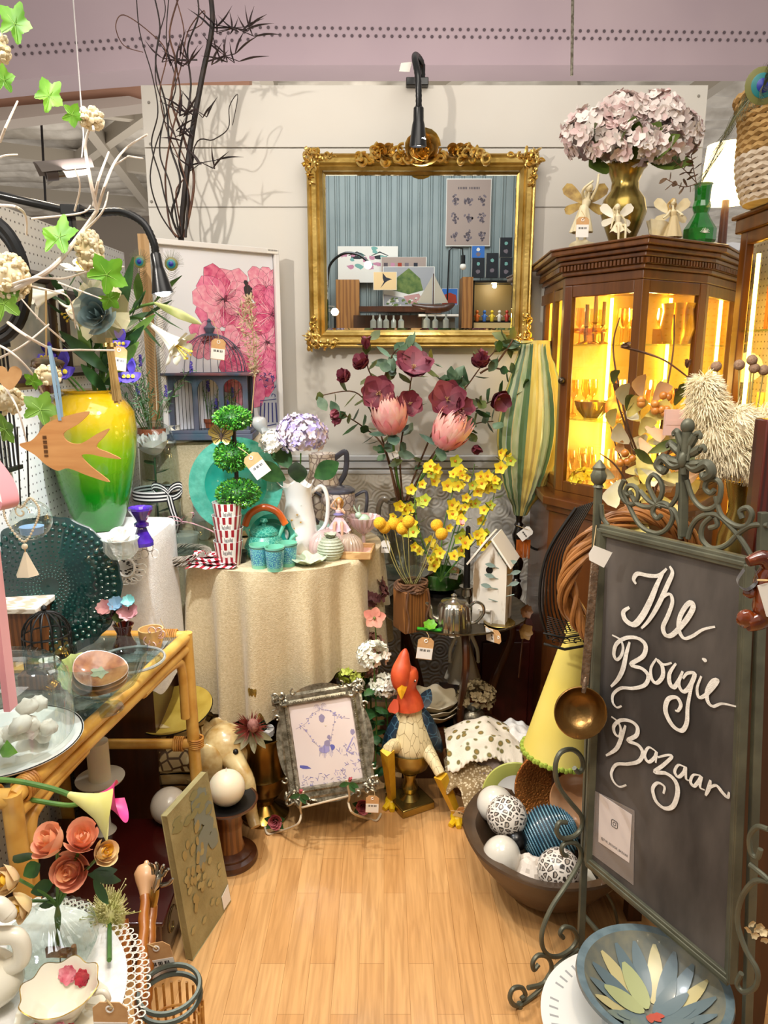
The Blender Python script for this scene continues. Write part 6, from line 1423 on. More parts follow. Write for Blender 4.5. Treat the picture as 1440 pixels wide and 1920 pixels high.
 # glass vase, glass plate stand behind and metal jug with magnolias
SZ=.72;sb=V((.09,2.95,0))
t=T('plant_stand','dark pedestal stand behind the tray carrying the glass vase','stand',sb)
P('top',MB().lathe([(0,SZ-.02),(.12,SZ-.02),(.12,SZ-.002),(0,SZ-.002)],32),M_wood,t);P('column',MB().tube([(0,0,.02),(0,0,SZ-.02)],.02,12),M_wood,t);P('foot',MB().lathe([(0,0),(.11,0),(.10,.02),(0,.022)],24),M_wood,t)
k=K(2.88,.9);c=V((W(752,1060,2.88).x,2.88,SZ))
t=T('glass_vase','round clear glass vase on its glass plate behind the billy buttons','vase',c)
P('body',MB().lathe([(0,.012),(22*k,.012),(42*k,30*k),(48*k,62*k),(40*k,92*k),(22*k,108*k),(20*k,116*k)],48,fl=lambda a,z,r:1+.02*cos(a*14)),M_glassw,t)
P('glass_plate',MB().lathe([(0,.003),(50*k,.003),(54*k,.010),(50*k,.008),(0,.007)],48),mat('smoked_glass_rim','#8a8d86',.06,coat=1,alpha=.55),t)
tag(723,1025,2.74,.034,0,'white price tag hanging on the round clear glass vase',white=True,hang=(724,1000))
jY=3.03;k=K(jY,1.0);c=V((W(755,1000,jY).x,jY,SZ));zj=W(755,937,jY).z
t=T('metal_jug','brushed metal jug holding burgundy magnolia stems','jug',c);hj=zj-SZ
P('body',MB().lathe([(0,0),(26*k,0),(29*k,.02),(27*k,hj*.6),(28*k,hj),(26*k,hj),(24*k,hj*.6),(0,.02)],36),mat('brushed_aluminium','#a9a39a',.32,.9),t)
P('handle',MB().tube(catm([(-26*k,0,hj*.97),(-38*k,0,hj*1.0),(-46*k,0,hj*.85),(-44*k,0,hj*.55),(-28*k,0,hj*.45)],6),3.2*k,8,flat=1.6),MATS['brushed_aluminium'],t)
P('top_band',MB().ring((0,0,hj*.97),28*k,28*k,1.6*k),M_silver,t)
jt=c+V((0,0,hj));MY=2.92;k=K(MY,1.3)
t=T('magnolia_bunch','burgundy magnolia branches with green leaves in the metal jug','flowers',jt)
Mmg=[mat('burgundy_petal','#5e1f30',.5,h2='#7c3344',sc_=14),mat('wine_petal','#7a3346',.5,h2='#98505e',sc_=14)];Mst=mat('cream_stamen','#c8a87a',.7)
st=MB();lv=MB()
stems=[[(748,938),(728,860),(700,780),(665,735),(600,742)],[(750,938),(735,850),(712,740),(690,690),(686,650)],[(755,938),(750,850),(765,760),(775,700),(810,680)],[(760,938),(790,860),(835,760),(870,730),(900,690),(935,650)],[(765,938),(800,870),(860,790),(905,760),(940,745)],[(745,938),(720,840),(680,800),(640,775)],[(762,938),(810,860),(880,800),(925,790)],[(712,740),(730,680),(745,655),(775,650)],[(900,700),(925,690),(975,705),(985,735)],[(835,760),(845,720),(850,715)],[(925,690),(960,640),(950,640)]]
for s_ in stems:
 pts=catm([W(x,y,MY+(.06*(y-700)/240 if y>700 else 0)+.02*sin(x)) for x,y in s_],6);st.tube(pts,[.0045,.002],7);leafy(lv,pts,9,.075,.042,R.choice((0,1,2)),.85,t0=.3,curl=.8)
for i in range(46):
 a=R.choice(stems);x,y=R.choice(a[1:]);lv.blade(W(x+R.uniform(-14,14),y+R.uniform(-14,14),MY+R.uniform(-.05,.05)),rv(1)+V((0,-.3,0)),(0,-1,.4),R.uniform(.05,.085),R.uniform(.03,.045),.6,.2,4,leafp,R.choice((0,1,2,1)))
P('stems',st,M_btwig,t,world=True);P('leaves',lv,[M_leafd,mat('magnolia_leaf','#3c5a3e',.45,h2='#6f8a6c',sc_=18),M_leafo],t,world=True)
for px,py,r,d,n_,rows,cup in((710,738,40,(-.1,-1,.2),7,2,.25),(682,690,30,(-.4,-.5,.8),6,2,.8),(775,692,42,(.1,-.6,.6),8,2,.2),(768,756,32,(0,-1,.1),7,2,.35),(838,750,42,(0,-1,.25),7,2,.3),(898,690,30,(.1,-.4,1),6,2,.7),(932,745,32,(.3,-.7,-.3),6,2,.6),(652,712,26,(-.5,-.5,.5),6,2,.9),(890,835,20,(.3,-.6,-.7),5,1,.8),(862,765,30,(.4,-.6,.2),6,2,.6),(635,772,20,(-.6,-.4,-.3),5,1,1.1)):
 m=MB();cc=W(px,py,MY-.05);bloom(m,cc,r*k,d,n_,.85,cup,.7,mi=(0,1),rows=rows,fold=.3,ns=5)
 dn=V(d).normalized()
 for i in range(16):q=(dn+rv(.5)).normalized();m.tube([cc,cc+q*r*k*.25],.0012,4,mi=2)
 P('magnolia_flower',m,Mmg+[Mst],t,world=True)
for px,py,r,d in((686,645,22,(0,-.2,1)),(903,672,22,(.1,-.2,1)),(803,680,18,(.1,-.3,1)),(640,775,18,(-1,-.3,-.5))):
 m=MB();bloom(m,W(px,py+10,MY-.04),r*k*1.2,d,5,.6,1.25,-.3,mi=(0,1),rows=1,fold=.5);P('magnolia_bud',m,Mmg,t,world=True)
def kprotea(lb,px,py,r,d):
 base=W(px,py,2.84);dn=V(d).normalized();t=T('king_protea',lb,'flower',base);x=dn.orthogonal().normalized();y=dn.cross(x);kk=K(2.84,1.3)*r
 for row,(n_,L,tilt,q,mi) in enumerate(((9,1.9,.02,.25,2),(13,2.1,.14,.55,0),(16,2.15,.30,.8,0),(18,1.95,.55,.9,0),(12,1.3,.75,.9,1))):
  m=MB()
  for i in range(n_):
   a=tau*(i+.5*row)/n_;o=x*cos(a)+y*sin(a);m.blade(base+o*kk*q*.6-dn*kk*.45,dn*cos(tilt)+o*sin(tilt),-(o*cos(tilt)-dn*sin(tilt)),kk*L*R.uniform(.88,1.05),kk*.46,.75,.35,7,leafp,mi)
  P('petal_ring',m,[mat('protea_pink','#f0a6a6',.5,h2='#f6ccc2',sc_=22,sss=.1),mat('protea_rose','#e8848e',.5,h2='#f2a8a6',sc_=22,sss=.1),mat('protea_cream','#f3cfc0',.6)],t,world=True)
 P('heart',MB().ball(base-dn*kk*.1,kk*.55,16,10),MATS['protea_cream'],t,world=True)
 m=MB()
 for a in(0,2,4):o=x*cos(a)+y*sin(a);m.blade(base-dn*kk*.6,o-dn*.2,dn,kk*1.4,kk*.7,.4,.2,5)
 P('leaves',m,M_leaft,t,world=True)
 P('stem',MB().tube(catm([base-dn*kk*.5,W(px*.5+755*.5,890,2.95),jt+V((0,0,-.02))],5),.005,7),M_stem,t,world=True)
kprotea('pink king protea in front of the magnolias, left of the two',733,795,34,(-.12,-.35,1));kprotea('pink king protea in front of the magnolias, right of the two',836,822,35,(.45,-.4,.9))
tag(738,853,2.86,.026,1.2,'small white price tag under the left pink protea',white=True,hang=(748,835))
# yellow orchids in green bowl
c=onT(825,1112);k=K(c.y,.75)
t=T('green_bowl','dark green ribbed ceramic bowl on a black base on the tray','bowl',c)
P('bowl',MB().lathe([(0,8*k),(24*k,8*k),(42*k,18*k),(46*k,32*k),(42*k,44*k),(38*k,44*k),(40*k,30*k),(0,20*k)],64,fl=lambda a,z,r:1+.03*abs(cos(a*9))),mat('dark_green_glaze','#2e5a1c',.2,h2='#1d3c12',sc_=10,coat=.6),t)
P('base',MB().lathe([(0,0),(30*k,0),(30*k,6*k),(26*k,9*k),(0,9*k)],32),M_black,t)
t=T('yellow_orchids','yellow artificial orchid sprays rising from the dark green bowl','flowers',c+V((0,0,30*k)))
Myo=[mat('yellow_orchid','#e0c81a',.55,h2='#f0dc3c',sc_=40),mat('lime_petal','#b4c03a',.55),mat('orchid_heart','#c8781a',.6)]
st=MB();lv=MB();sprays=[[(826,1090),(790,1010),(778,930),(800,870)],[(826,1090),(850,1000),(880,930),(930,880),(950,850)],[(826,1090),(830,1000),(850,920),(870,880)],[(826,1090),(880,1020),(920,950),(930,900)],[(826,1090),(800,1040),(760,990),(770,960)],[(826,1090),(870,960),(890,870)],[(826,1090),(860,1050),(905,1000)]]
pts_all=[]
for s_ in sprays:
 pp=catm([W(x,y,2.78+.03*sin(x)) for x,y in s_],8);st.tube(pp,[.003,.0015],6);leafy(lv,pp,8,.05,.018,0,.8,t0=.2);pts_all+=pp[6:]
P('stems',st,M_stem,t,world=True)
P('leaves',lv,[M_leafo],t,world=True)
for i in range(84):
 p=R.choice(pts_all)+V((R.uniform(-.05,.05),R.uniform(-.05,.03),R.uniform(-.04,.04)));m=MB();d=V((R.uniform(-.6,.6),-1,R.uniform(-.2,.5)));r=R.uniform(.019,.031);mi=0 if R.random()<.8 else 1
 bloom(m,p,r,d,5,.75,.3,.2,mi=mi,ns=3);m.ball(p+d.normalized()*.003,r*.2,6,4,mi=2);P('orchid_flower',m,Myo,t,world=True)
m=MB();bloom(m,W(866,985,2.72),.025,(0,-.5,.8),4,.6,1.1,-.2);P('pink_bud',m,MATS['protea_pink'],t,world=True)
tag(852,1075,c.y-.09,.035,.2,'kraft price tag hanging over the rim of the dark green bowl',hang=(860,1040))
# silver teapot
c=onT(850,1182);k=K(c.y,.7);t=T('silver_teapot','fluted silver plated teapot on the tray','teapot',c)
P('body',MB().lathe([(0,0),(32*k,0),(34*k,4*k),(29*k,50*k),(25*k,54*k),(0,54*k)],80,fl=lambda a,z,r:1+.035*cos(a*14)),M_silver,t)
P('lid',MB().lathe([(27*k,53*k),(24*k,58*k),(8*k,62*k),(4*k,66*k),(6*k,70*k),(0,74*k)],32),M_silver,t)
P('spout',MB().tube(catm([(-28*k,0,20*k),(-42*k,0,28*k),(-46*k,0,48*k),(-58*k,0,58*k)],6),[8*k,4*k],10),M_silver,t)
P('handle',MB().tube(catm([(28*k,0,46*k),(40*k,0,56*k),(54*k,0,50*k),(56*k,0,34*k),(44*k,0,18*k),(32*k,0,14*k)],6),3*k,8),M_silver,t)
# candle and holder
c=onT(874,1140);k=K(c.y,.8);t=T('candlestick','short silver plated candlestick behind the silver teapot','candlestick',c)
P('stick',MB().lathe([(0,0),(22*k,0),(22*k,4*k),(8*k,10*k),(7*k,20*k),(11*k,26*k),(9*k,38*k),(14*k,42*k),(14*k,44*k),(7*k,44*k),(0,40*k)],28),M_silver,t)
zc=W(874,985,c.y).z-c.z-42*k;t=T('taper_candle','tall black taper candle in the short silver candlestick','candle',c+V((0,0,42*k)));P('wax',MB().lathe([(0,0),(6.5*k,0),(4.5*k,zc*.97),(0,zc)],16),M_iron,t);P('wick',MB().tube([(0,0,zc),(0,0,zc+.01)],.0008,5),M_string,t)
# birdhouse
c=onT(922,1160);k=K(c.y,.8);w2=62*k;hb=W(922,1052,c.y).z-c.z;hr=W(922,1010,c.y).z-c.z
t=T('birdhouse','tall white distressed wooden birdhouse on the tray','birdhouse',c,rz=-.35)
m=MB();m.add([(-w2/2,-w2/2,0),(w2/2,-w2/2,0),(w2/2,-w2/2,hb),(0,-w2/2,hr),(-w2/2,-w2/2,hb),(-w2/2,w2/2,0),(w2/2,w2/2,0),(w2/2,w2/2,hb),(0,w2/2,hr),(-w2/2,w2/2,hb)],[(0,1,2,3,4),(9,8,7,6,5),(0,5,6,1),(1,6,7,2),(0,4,9,5),(2,7,8,3),(3,8,9,4)])
Mwd=mat('distressed_white','#e4ddd0',.7,h2='#8a7458',sc_=9,det=10,st=(3,3,.7),lo=.58,hi=.68);P('walls',m,Mwd,t,smooth=False)
for s_ in(-1,1):P('roof_board',MB().box((s_*w2*.36,-.004,(hb+hr)/2+.010),(w2*1.02,w2*1.35,.007),rot=(0,s_*atan2(hr-hb,w2/2),0)),mat('white_roof','#e9e5dc',.6),t,bev=.001)
P('entrance_hole',MB().lathe([(0,0),(.013,0),(.013,.002),(0,.002)],24,M=Matrix.Translation((-.002,-w2/2+.001,hb-.018))@Matrix.Rotation(pi/2,4,'X')),M_iron,t)
m=MB();m.box((-.012,-w2/2-.008,.055),(.05,.006,.006));m.box((-.034,-w2/2-.008,.03),(.005,.006,.06));m.box((.012,-w2/2-.008,.03),(.005,.006,.06));P('porch_rail',m,Mwd,t)
# jewellery tree
c=onT(936,1172);k=K(c.y,.75);t=T('jewellery_tree','green metal leaf jewellery tree standing in a brass dish','jewellery stand',c)
P('dish',MB().lathe([(0,0),(24*k,1*k),(30*k,6*k),(29*k,7*k),(22*k,3*k),(0,3*k)],36),M_brass,t);Mgm=mat('verdigris_metal','#8aa09a',.4,.3);ht=128*k
m=MB().tube([(0,0,2*k),(0,0,ht)],1.6*k,6)
for z,s_,L in((.35,-1,22),(.42,1,26),(.55,-1,36),(.58,1,30),(.7,-1,24),(.75,1,34),(.86,-1,22),(.9,1,18)):
 e=V((s_*L*k,-.004,ht*z+8*k));m.tube([(0,0,ht*z),e],.9*k,5)
P('branches',m,Mgm,t)
for z,s_,L in((.55,-1,36),(.58,1,30),(.7,-1,24),(.75,1,34),(.86,-1,22),(.9,1,18)):P('leaf',MB().blade(V((s_*L*k*.5,-.004,ht*z+6*k)),(s_,0,.25),(0,-1,.3),20*k,9*k,0,.1,4),Mgm,t)
P('top_leaf',MB().blade((0,0,ht),(-.3,0,1),(0,-1,0),20*k,9*k,0,.1,4),Mgm,t)
# green novelty + bell
c=onT(812,1187);k=K(c.y,.65);t=T('green_flower_pick','bright green plastic flower and stick lying at the tray front','ornament',c)
P('stick',MB().tube([(-30*k,-.004,10*k),(46*k,-.012,5*k)],3.2*k,8),mat('vivid_green','#2f9a1a',.35),t);m=MB();bloom(m,(-6*k,0,14*k),14*k,(0,-.6,.8),7,.8,.3,.3,rows=2);P('flower',m,M_leafg,t)
c=onT(848,1193);t=T('white_bell','tiny white glass bell at the tray front edge','bell',c);P('bell',MB().lathe([(7*k,0),(5*k,4*k),(3*k,11*k),(0,14*k)],16),M_whitec,t);P('loop',MB().ring((0,0,15*k),1.4*k,1.4*k,.4*k,10),M_silver,t)
tag(797,1216,tc_.y-tr_-.02,.056,.12,'large kraft price tag hanging off the front of the tray',hang=(800,1185))
tag(925,1192,tc_.y-tr_+.02,.05,1.45,'kraft price tag lying on the tray rim at the foot of the jewellery tree',hang=(908,1172),lean=.9)
# ================= PLEATED LAMP =================
YL=2.95;base=V((W(968,1100,YL).x,YL,0));k=K(YL,1.4)
t=T('floor_lamp','dark turned post with a tall green and gold pleated silk shade','lamp',base)
zt_=W(995,645,YL).z;zb_=W(975,965,YL).z;H_=zt_-zb_
SHP=catm([(12,0,0),(36,0,0),(52,0,0),(59,0,0),(53,0,0),(40,0,0),(26,0,0)],10)
def shp(u,v):
 z=zb_+H_*v;r=SHP[min(60,int(v*60+.5))].x*k
 a=tau*u;fl=abs(((u*30)%1)-.5)*2;r*=1+.07*fl
 cx_=base.x+(.006+.03*v+.012*sin(pi*v))*1.0
 return(cx_+cos(a)*r,base.y+sin(a)*r,z)
Msk=[mat('green_silk','#5d7c4a',.4,h2='#42633c',sc_=8,st=(3,3,.6),sheen=.6),mat('gold_silk','#cdb648',.4,h2='#e0cc74',sc_=8,st=(3,3,.6),sheen=.6),mat('pale_silk','#b4b88c',.4,h2='#8fa068',sc_=12,st=(3,3,.6),sheen=.6)]
P('silk_shade',MB().grid(shp,240,36,cu=True,mi=lambda i,j:(0,2,0,1)[(i//8+(i%8>4))%4] if 150>i else(0,1,1,2)[(i//8)%4]),Msk,t,world=True)  # green and gold pleats; extra gold at right is cabinet glow put into colour
P('top_ring',MB().lathe([(25*k,0),(27*k,0),(27*k,12*k),(25*k,12*k)],40,c=(.038,0,zt_-6*k)),MATS['gold_silk'],t)
pr=[(0,0),(.09,0),(.09,.02),(.04,.04),(.02,.08)];z=.1
while z<zb_+.03:pr+=[(.013,z),(.024,z+.03),(.026,z+.05),(.014,z+.08),(.02,z+.09),(.012,z+.10)];z+=.12
P('turned_post',MB().lathe(pr+[(0,z)],24),mat('ebonised_wood','#120b09',.25,coat=.6),t)
P('candle_arm',MB().tube(catm([(.02,-.02,zb_-.09),(.05,-.03,zb_-.13),(.10,-.03,zb_-.14),(.13,-.03,zb_-.10)],6),.005,8),M_iron,t)
P('candle_cup',MB().lathe([(0,0),(.028,0),(.030,.004),(.011,.006),(.011,.028),(0,.028)],20,c=(.13,-.03,zb_-.10)),M_iron,t)
m=MB();q=W(982,1012,2.86)
for i in range(30):m.tube([q+V((-.028+.0019*i,0,0)),q+V((-.028+.0019*i+R.uniform(-.002,.002),R.uniform(-.004,.004),-.075+R.uniform(-.006,.004)))],.0011,4)
O('orange_tassel','orange fringe tassel hanging beside the dark lamp post','tassel',m,mat('orange_thread','#b8601c',.6),q,world=True)
tag(985,1000,2.84,.04,.9,'white price tag lying over the orange tassel fringe',white=True,hang=(968,985))
# ================= CORNER CABINET =================
FP=[(.66,3.17),(.634,2.70),(.813,2.42),(1.09,2.60),(1.39,2.98),(1.39,3.17)]
cx0=sum(p[0] for p in FP)/6;cy0=sum(p[1] for p in FP)/6
def fpo(d):
 out=[]
 for i,(x,y) in enumerate(FP):
  p=V((x,y));a=(p-V(FP[i-1])).normalized();b=(V(FP[(i+1)%6])-p).normalized();na=V((-a.y,a.x));nb=V((-b.y,b.x))
  if(p-V((cx0,cy0))).dot(na)<0:na=-na
  if(p-V((cx0,cy0))).dot(nb)<0:nb=-nb
  if i in(0,5):q=V((x-(d if i==0 else 0),y))
  else:n_=(na+nb);q=p+n_*(d/(1+na.dot(nb)))
  out.append((min(q.x,1.41),min(q.y,3.19)))
 return out
def slab(m,d,z0,z1,mi=0):
 q=fpo(d);n=6;vs=[(x,y,z0) for x,y in q]+[(x,y,z1) for x,y in q]
 return m.add(vs,[tuple(range(n)),tuple(reversed(range(n,2*n)))]+[(i,i+n,(i+1)%n+n,(i+1)%n) for i in range(n)],mi)
ZB,ZM,ZC=1.10,1.845,1.945
Mcw=mat('cabinet_walnut','#56300f',.3,h2='#6e4116',sc_=6,det=8,st=(5,5,.35),coat=.4)
t=T('corner_cabinet','walnut corner display cabinet with glass doors, lit yellow inside','cabinet',(cx0,cy0,0))
m=MB();slab(m,.0,ZM-.02,ZM+.01);slab(m,.012,ZM+.01,ZM+.025);slab(m,.022,ZM+.045,ZM+.06);slab(m,.038,ZM+.06,ZM+.075);slab(m,.055,ZM+.075,ZC-.008);slab(m,.06,ZC-.008,ZC);slab(m,.012,ZM+.025,ZM+.045);P('cornice',m,Mcw,t,world=True,bev=.004,smooth=False)
m=MB();q=fpo(.016)
for i in range(1,4):
 a=V((q[i][0],q[i][1],ZM+.035));b=V((q[i+1][0],q[i+1][1],ZM+.035));L=(b-a).length;n_=int(L/.015)
 for j in range(n_):m.box(a.lerp(b,(j+.5)/n_),(.009,.014,.016),atan2(b.y-a.y,b.x-a.x))
a=V((q[0][0],q[0][1],ZM+.035));b=V((q[1][0],q[1][1],ZM+.035));
for j in range(30):m.box(a.lerp(b,(j+.5)/30),(.009,.014,.016),pi/2)
P('dentil_moulding',m,Mcw,t,world=True)
m=MB();slab(m,.0,ZB-.02,ZB);P('cabinet_floor',m,Mcw,t,world=True,smooth=False)
m=MB();slab(m,.045,ZB-.05,ZB-.02);slab(m,.03,ZB-.075,ZB-.05);slab(m,.02,0,ZB-.075);P('base_cupboard',m,mat('cabinet_base_walnut','#4c270d',.35,h2='#5c3210',sc_=6,det=8,st=(5,5,.35),coat=.3),t,world=True,bev=.004,smooth=False)
for i in range(1,4):
 a=V((FP[i][0],FP[i][1],0));b=V((FP[i+1][0],FP[i+1][1],0));d=(b-a).normalized();n_=V((-d.y,d.x,0));
 if n_.dot(a-V((cx0,cy0,0)))<0:n_=-n_
 L=(b-a).length if i<3 else .42;b=a+d*L;s_=.035;m=MB();off=-n_*.011;Z0,Z1=ZB,ZM-.02
 m.bar(a+d*s_*.5+off+V((0,0,Z0)),a+d*s_*.5+off+V((0,0,Z1)),.022,s_);m.bar(b-d*s_*.5+off+V((0,0,Z0)),b-d*s_*.5+off+V((0,0,Z1)),.022,s_)
 m=MB()
 ang=atan2(d.y,d.x)
 for pp,sz in((a+d*s_*.5,(s_,.022,Z1-Z0)),(b-d*s_*.5,(s_,.022,Z1-Z0))):m.box(pp+off+V((0,0,(Z0+Z1)/2)),sz,ang)
 for zz,hh2 in((Z0+.02,.04),(Z1-.02,.04)):m.box((a+b)/2+off+V((0,0,zz)),(L-2*s_,.020,hh2),ang)
 fr=P('door' if i==1 else 'side_panel',m,Mcw,t,world=True,bev=.003,smooth=False)
 g_=P('glass_pane',MB().box((a+b)/2+off+V((0,0,(Z0+Z1)/2)),(L-2*s_,.003,Z1-Z0-.08),ang),glass('cabinet_glass','#fbf6ea',.02,.06,fmax=.35),fr,smooth=False)
 g_.data.transform(lm(t).inverted())
 if i==1:
  kn=a+d*.018+n_*.012+V((0,0,1.50));o_=P('knob',MB().ball(kn,.013,14,10).ring(kn,.009,.009,.003,M=None),mat('dark_pewter','#4d4338',.3,.8),fr);o_.data.transform(lm(t).inverted())
  # left side pane stile, back panels
a=V((FP[0][0],FP[0][1],0));b=V((FP[1][0],FP[1][1],0));m=MB();
for q in(.04,.5,.96):m.box(a.lerp(b,q)+V((.011,0,(ZB+ZM)/2)),(.022,.035,ZM-ZB))
for zz in(ZB+.02,ZM-.04):m.box((a+b)/2+V((.011,0,zz)),(.02,.45,.04))
P('side_frame',m,Mcw,t,world=True,bev=.003,smooth=False)
m=MB();m.box(((FP[0][0]+1.39)/2,3.165,(ZB+ZM)/2),(1.39-FP[0][0],.01,ZM-ZB));m.box((1.385,3.07,(ZB+ZM)/2),(.01,.2,ZM-ZB));P('back_panel',m,mat('gold_mirror_back','#b08a48',.4,.6,h2='#cfae6c',sc_=3),t,world=True,smooth=False)
for zz in(1.36,1.62):
 m=MB();slab(m,-.028,zz,zz+.006);P('glass_shelf',m,glass('shelf_glass','#dff0d8',.03,.2),t,world=True,smooth=False)
Mled=mat('led_strip','#ffd23c',.5,em=26,emh='#ffcc4a')
for px,py in((.70,3.13),(.93,3.13),(1.17,3.13),(.845,2.485),(1.34,3.05)):
 P('light_strip',MB().box((px,py,(ZB+ZM)/2),(.012,.008,ZM-ZB-.06)),Mled,t,world=True)
P('light_strip',MB().box((.95,2.8,ZM-.025),(.3,.01,.006)),Mled,t,world=True)
for zz in(1.22,1.49,1.74):light('cabinet_led_glow','POINT',(.95,2.82,zz),None,3.0,(1,.80,.36),.05)
# cabinet contents
Mgt=mat('gold_lustre','#c8922a',.2,.6,h2='#e8bf58',sc_=12);Mam=glass('amber_clear','#f6dc9a',.04,.25);Mwg=glass('warm_clear','#f7efd8',.03,.2)
def incab(px,py,Y,z):q=W(px,py,Y);q.z=z;return q
shelf={0:ZB+.001,1:1.367,2:1.627}
def goblet(lb,px,Y,s,h,r,mt,grp=None,kind='wine_glass',cat='glass'):
 q=incab(px,700,Y,shelf[s]);t=T(kind,lb,cat,q,group=grp)
 P('bowl',MB().lathe([(.003,h*.45),(r*.8,h*.55),(r,h*.75),(r*.85,h)],24),mt,t);P('foot',MB().lathe([(0,0),(r*.8,0),(r*.7,.003),(.003,.01),(.003,h*.46)],20),mt,t)
for i,px in enumerate((1092,1112)):goblet('balloon wine glass on the cabinet floor, %s'%('leftmost one' if i==0 else 'next to the leftmost one'),px,2.72,0,.13,.032,Mwg,'balloon wine glasses in the cabinet')
for i,px in enumerate((1225,1243,1262)):goblet('amber goblet, middle cabinet shelf, right door, %s of three'%('left','middle','right')[i],px,2.68,1,.10,.024,Mam,'amber goblets on the middle shelf')
for i,px in enumerate((1150,1166,1182)):goblet('clear flute, middle cabinet shelf, left door, %s of three'%('left','middle','right')[i],px,2.74,1,.12,.02,Mwg,'clear flutes on the middle shelf','flute_glass')
for i,px in enumerate((1236,1250,1264,1278)):
 goblet('clear stem glass behind the gold pitcher, number %s from left'%('one','two','three','four')[i],px,2.92,2,.12,.022,Mwg,'clear stem glasses at the back of the top shelf')
for i,px in enumerate((1158,1172,1186)):goblet('clear tumbler, top cabinet shelf, left door, %s of three'%('left','middle','right')[i],px,2.86,2,.13,.02,Mwg,'clear tumblers on the top shelf','tumbler_glass')
for i,(px,h) in enumerate(((1100,.14),(1116,.17),(1132,.15))):
 q=incab(px,600,2.76,shelf[2]);t=T('gold_candlestick','gold candlestick with yellow candle on the top cabinet shelf, %s of three'%('left','middle','right')[i],'candlestick',q);P('stick',MB().lathe([(0,0),(.022,0),(.02,.006),(.006,.012),(.009,h*.3),(.006,h*.42),(.013,h*.46),(0,h*.46)],18),Mgt,t);P('candle',MB().lathe([(0,h*.46),(.008,h*.46),(.007,h),(0,h)],12),mat('yellow_wax','#e8c030',.4),t)
q=incab(1268,640,2.62,shelf[2]);t=T('gold_pitcher','embossed gold pitcher on the top cabinet shelf behind the right door','pitcher',q)
P('body',MB().lathe([(0,0),(.045,0),(.058,.05),(.05,.11),(.055,.135),(.05,.135),(.045,.1),(0,.05)],36,fl=lambda a,z,r:1+.03*cos(a*9)*sin(z*60)),Mgt,t);P('handle',MB().tube(catm([(.05,0,.12),(.085,0,.11),(.08,0,.06),(.055,0,.03)],5),.006,8),Mgt,t)
q=incab(1232,640,2.62,shelf[2]);O('brown_card','plain brown card standing on the top cabinet shelf left of the gold pitcher','card',MB().box((0,0,.025),(.04,.004,.05)),mat('brown_card_stock','#a46a1c',.7),q,rz=.3)
q=incab(1105,640,2.70,shelf[2]);t=T('glass_cake_stand','amber footed glass dish at the front of the top cabinet shelf','dish',q);P('dish',MB().lathe([(0,0),(.03,0),(.008,.01),(.008,.03),(.055,.04),(.06,.055),(.05,.045),(0,.035)],40,fl=lambda a,z,r:1+.04*cos(a*12)),Mam,t)
q=incab(1112,750,2.70,shelf[1]);t=T('gold_fruit_bowl','golden lattice bowl on the middle cabinet shelf behind the left door','bowl',q);P('bowl',MB().lathe([(0,0),(.03,0),(.055,.03),(.065,.06),(.06,.06),(.05,.03),(0,.01)],40,fl=lambda a,z,r:1+.05*cos(a*10)),Mgt,t)
m=MB();q=incab(1110,760,2.66,shelf[0])
for i in range(22):d=V((R.gauss(0,.6),R.gauss(0,.5),abs(R.gauss(.4,.4)))).normalized();bloom(m,d*.05+V((0,0,.03)),.022,d,5,.8,.3,.2)
O('yellow_blossoms','yellow silk blossoms lying on the cabinet floor at left','flowers',m,MATS['yellow_orchid'],V((q.x-.01,q.y,ZB+.001)))
q=incab(1150,760,2.62,shelf[1]);O('sunflower_plate','small oval painted plate on a stand on the middle cabinet shelf','plate',MB().lathe([(0,0),(.02,.001),(.03,.004),(.031,.005),(0,.004)],28,M=Matrix.Translation((0,0,.04))@Matrix.Rotation(pi/2-.2,4,'X')@Matrix.Diagonal((1,1.35,1,1))),mat('yellow_centre_plate','#e8c46a',.25,h2='#c2561c',kind='voronoi',sc_=26,coat=.4),q)
src_=None
for s_,mt,lb,n_,y0 in((2,Mam,'amber wine glass in the crowded rows on the top cabinet shelf',7,2.80),(1,Mam,'amber wine glass in the crowded rows on the middle cabinet shelf',8,2.84),(0,Mwg,'clear wine glass in the crowded rows on the cabinet floor',7,2.84)):
 first=None
 for i in range(n_):
  q=V((.72+.05*i+.01*(i%2),y0+.05*(i%3),shelf[s_]))
  if first is None:goblet(lb,1100,y0,s_,.13,.021,mt,lb.split(' in ')[0]+'es '+lb.split(' rows ')[1]);first=[o for o in bpy.data.objects if o.get('label')==lb][0];first.location=q
  else:CP(first,q)
  # ================= ON TOP OF THE CABINET =================
def top(px,Y):q=W(px,440,Y);q.z=ZC;return q
c=top(1166,2.75);k=K(2.75,2.1);hv=W(1166,308,2.75).z-ZC
t=T('brass_vase','large aged brass baluster vase on top of the corner cabinet','vase',c)
P('body',MB().lathe([(0,0),(26*k,0),(28*k,6*k),(22*k,16*k),(34*k,hv*.3),(42*k,hv*.45),(38*k,hv*.6),(26*k,hv*.7),(24*k,hv*.8),(32*k,hv*.93),(38*k,hv*.97),(38*k,hv),(34*k,hv),(22*k,hv*.8),(0,hv*.7)],48),M_brass,t)
t=T('hydrangea_bunch','pale blush hydrangea heads in the brass vase on top of the cabinet','flowers',c+V((0,0,hv)))
Mhp=[mat('blush_petal','#cdb9b4',.6,h2='#dccdc6',sc_=40),mat('blush_petal_light','#dccfc8',.6,h2='#e8dfd8',sc_=40),mat('blush_petal_pink','#c9a8a6',.6,h2='#d8c0ba',sc_=40)]
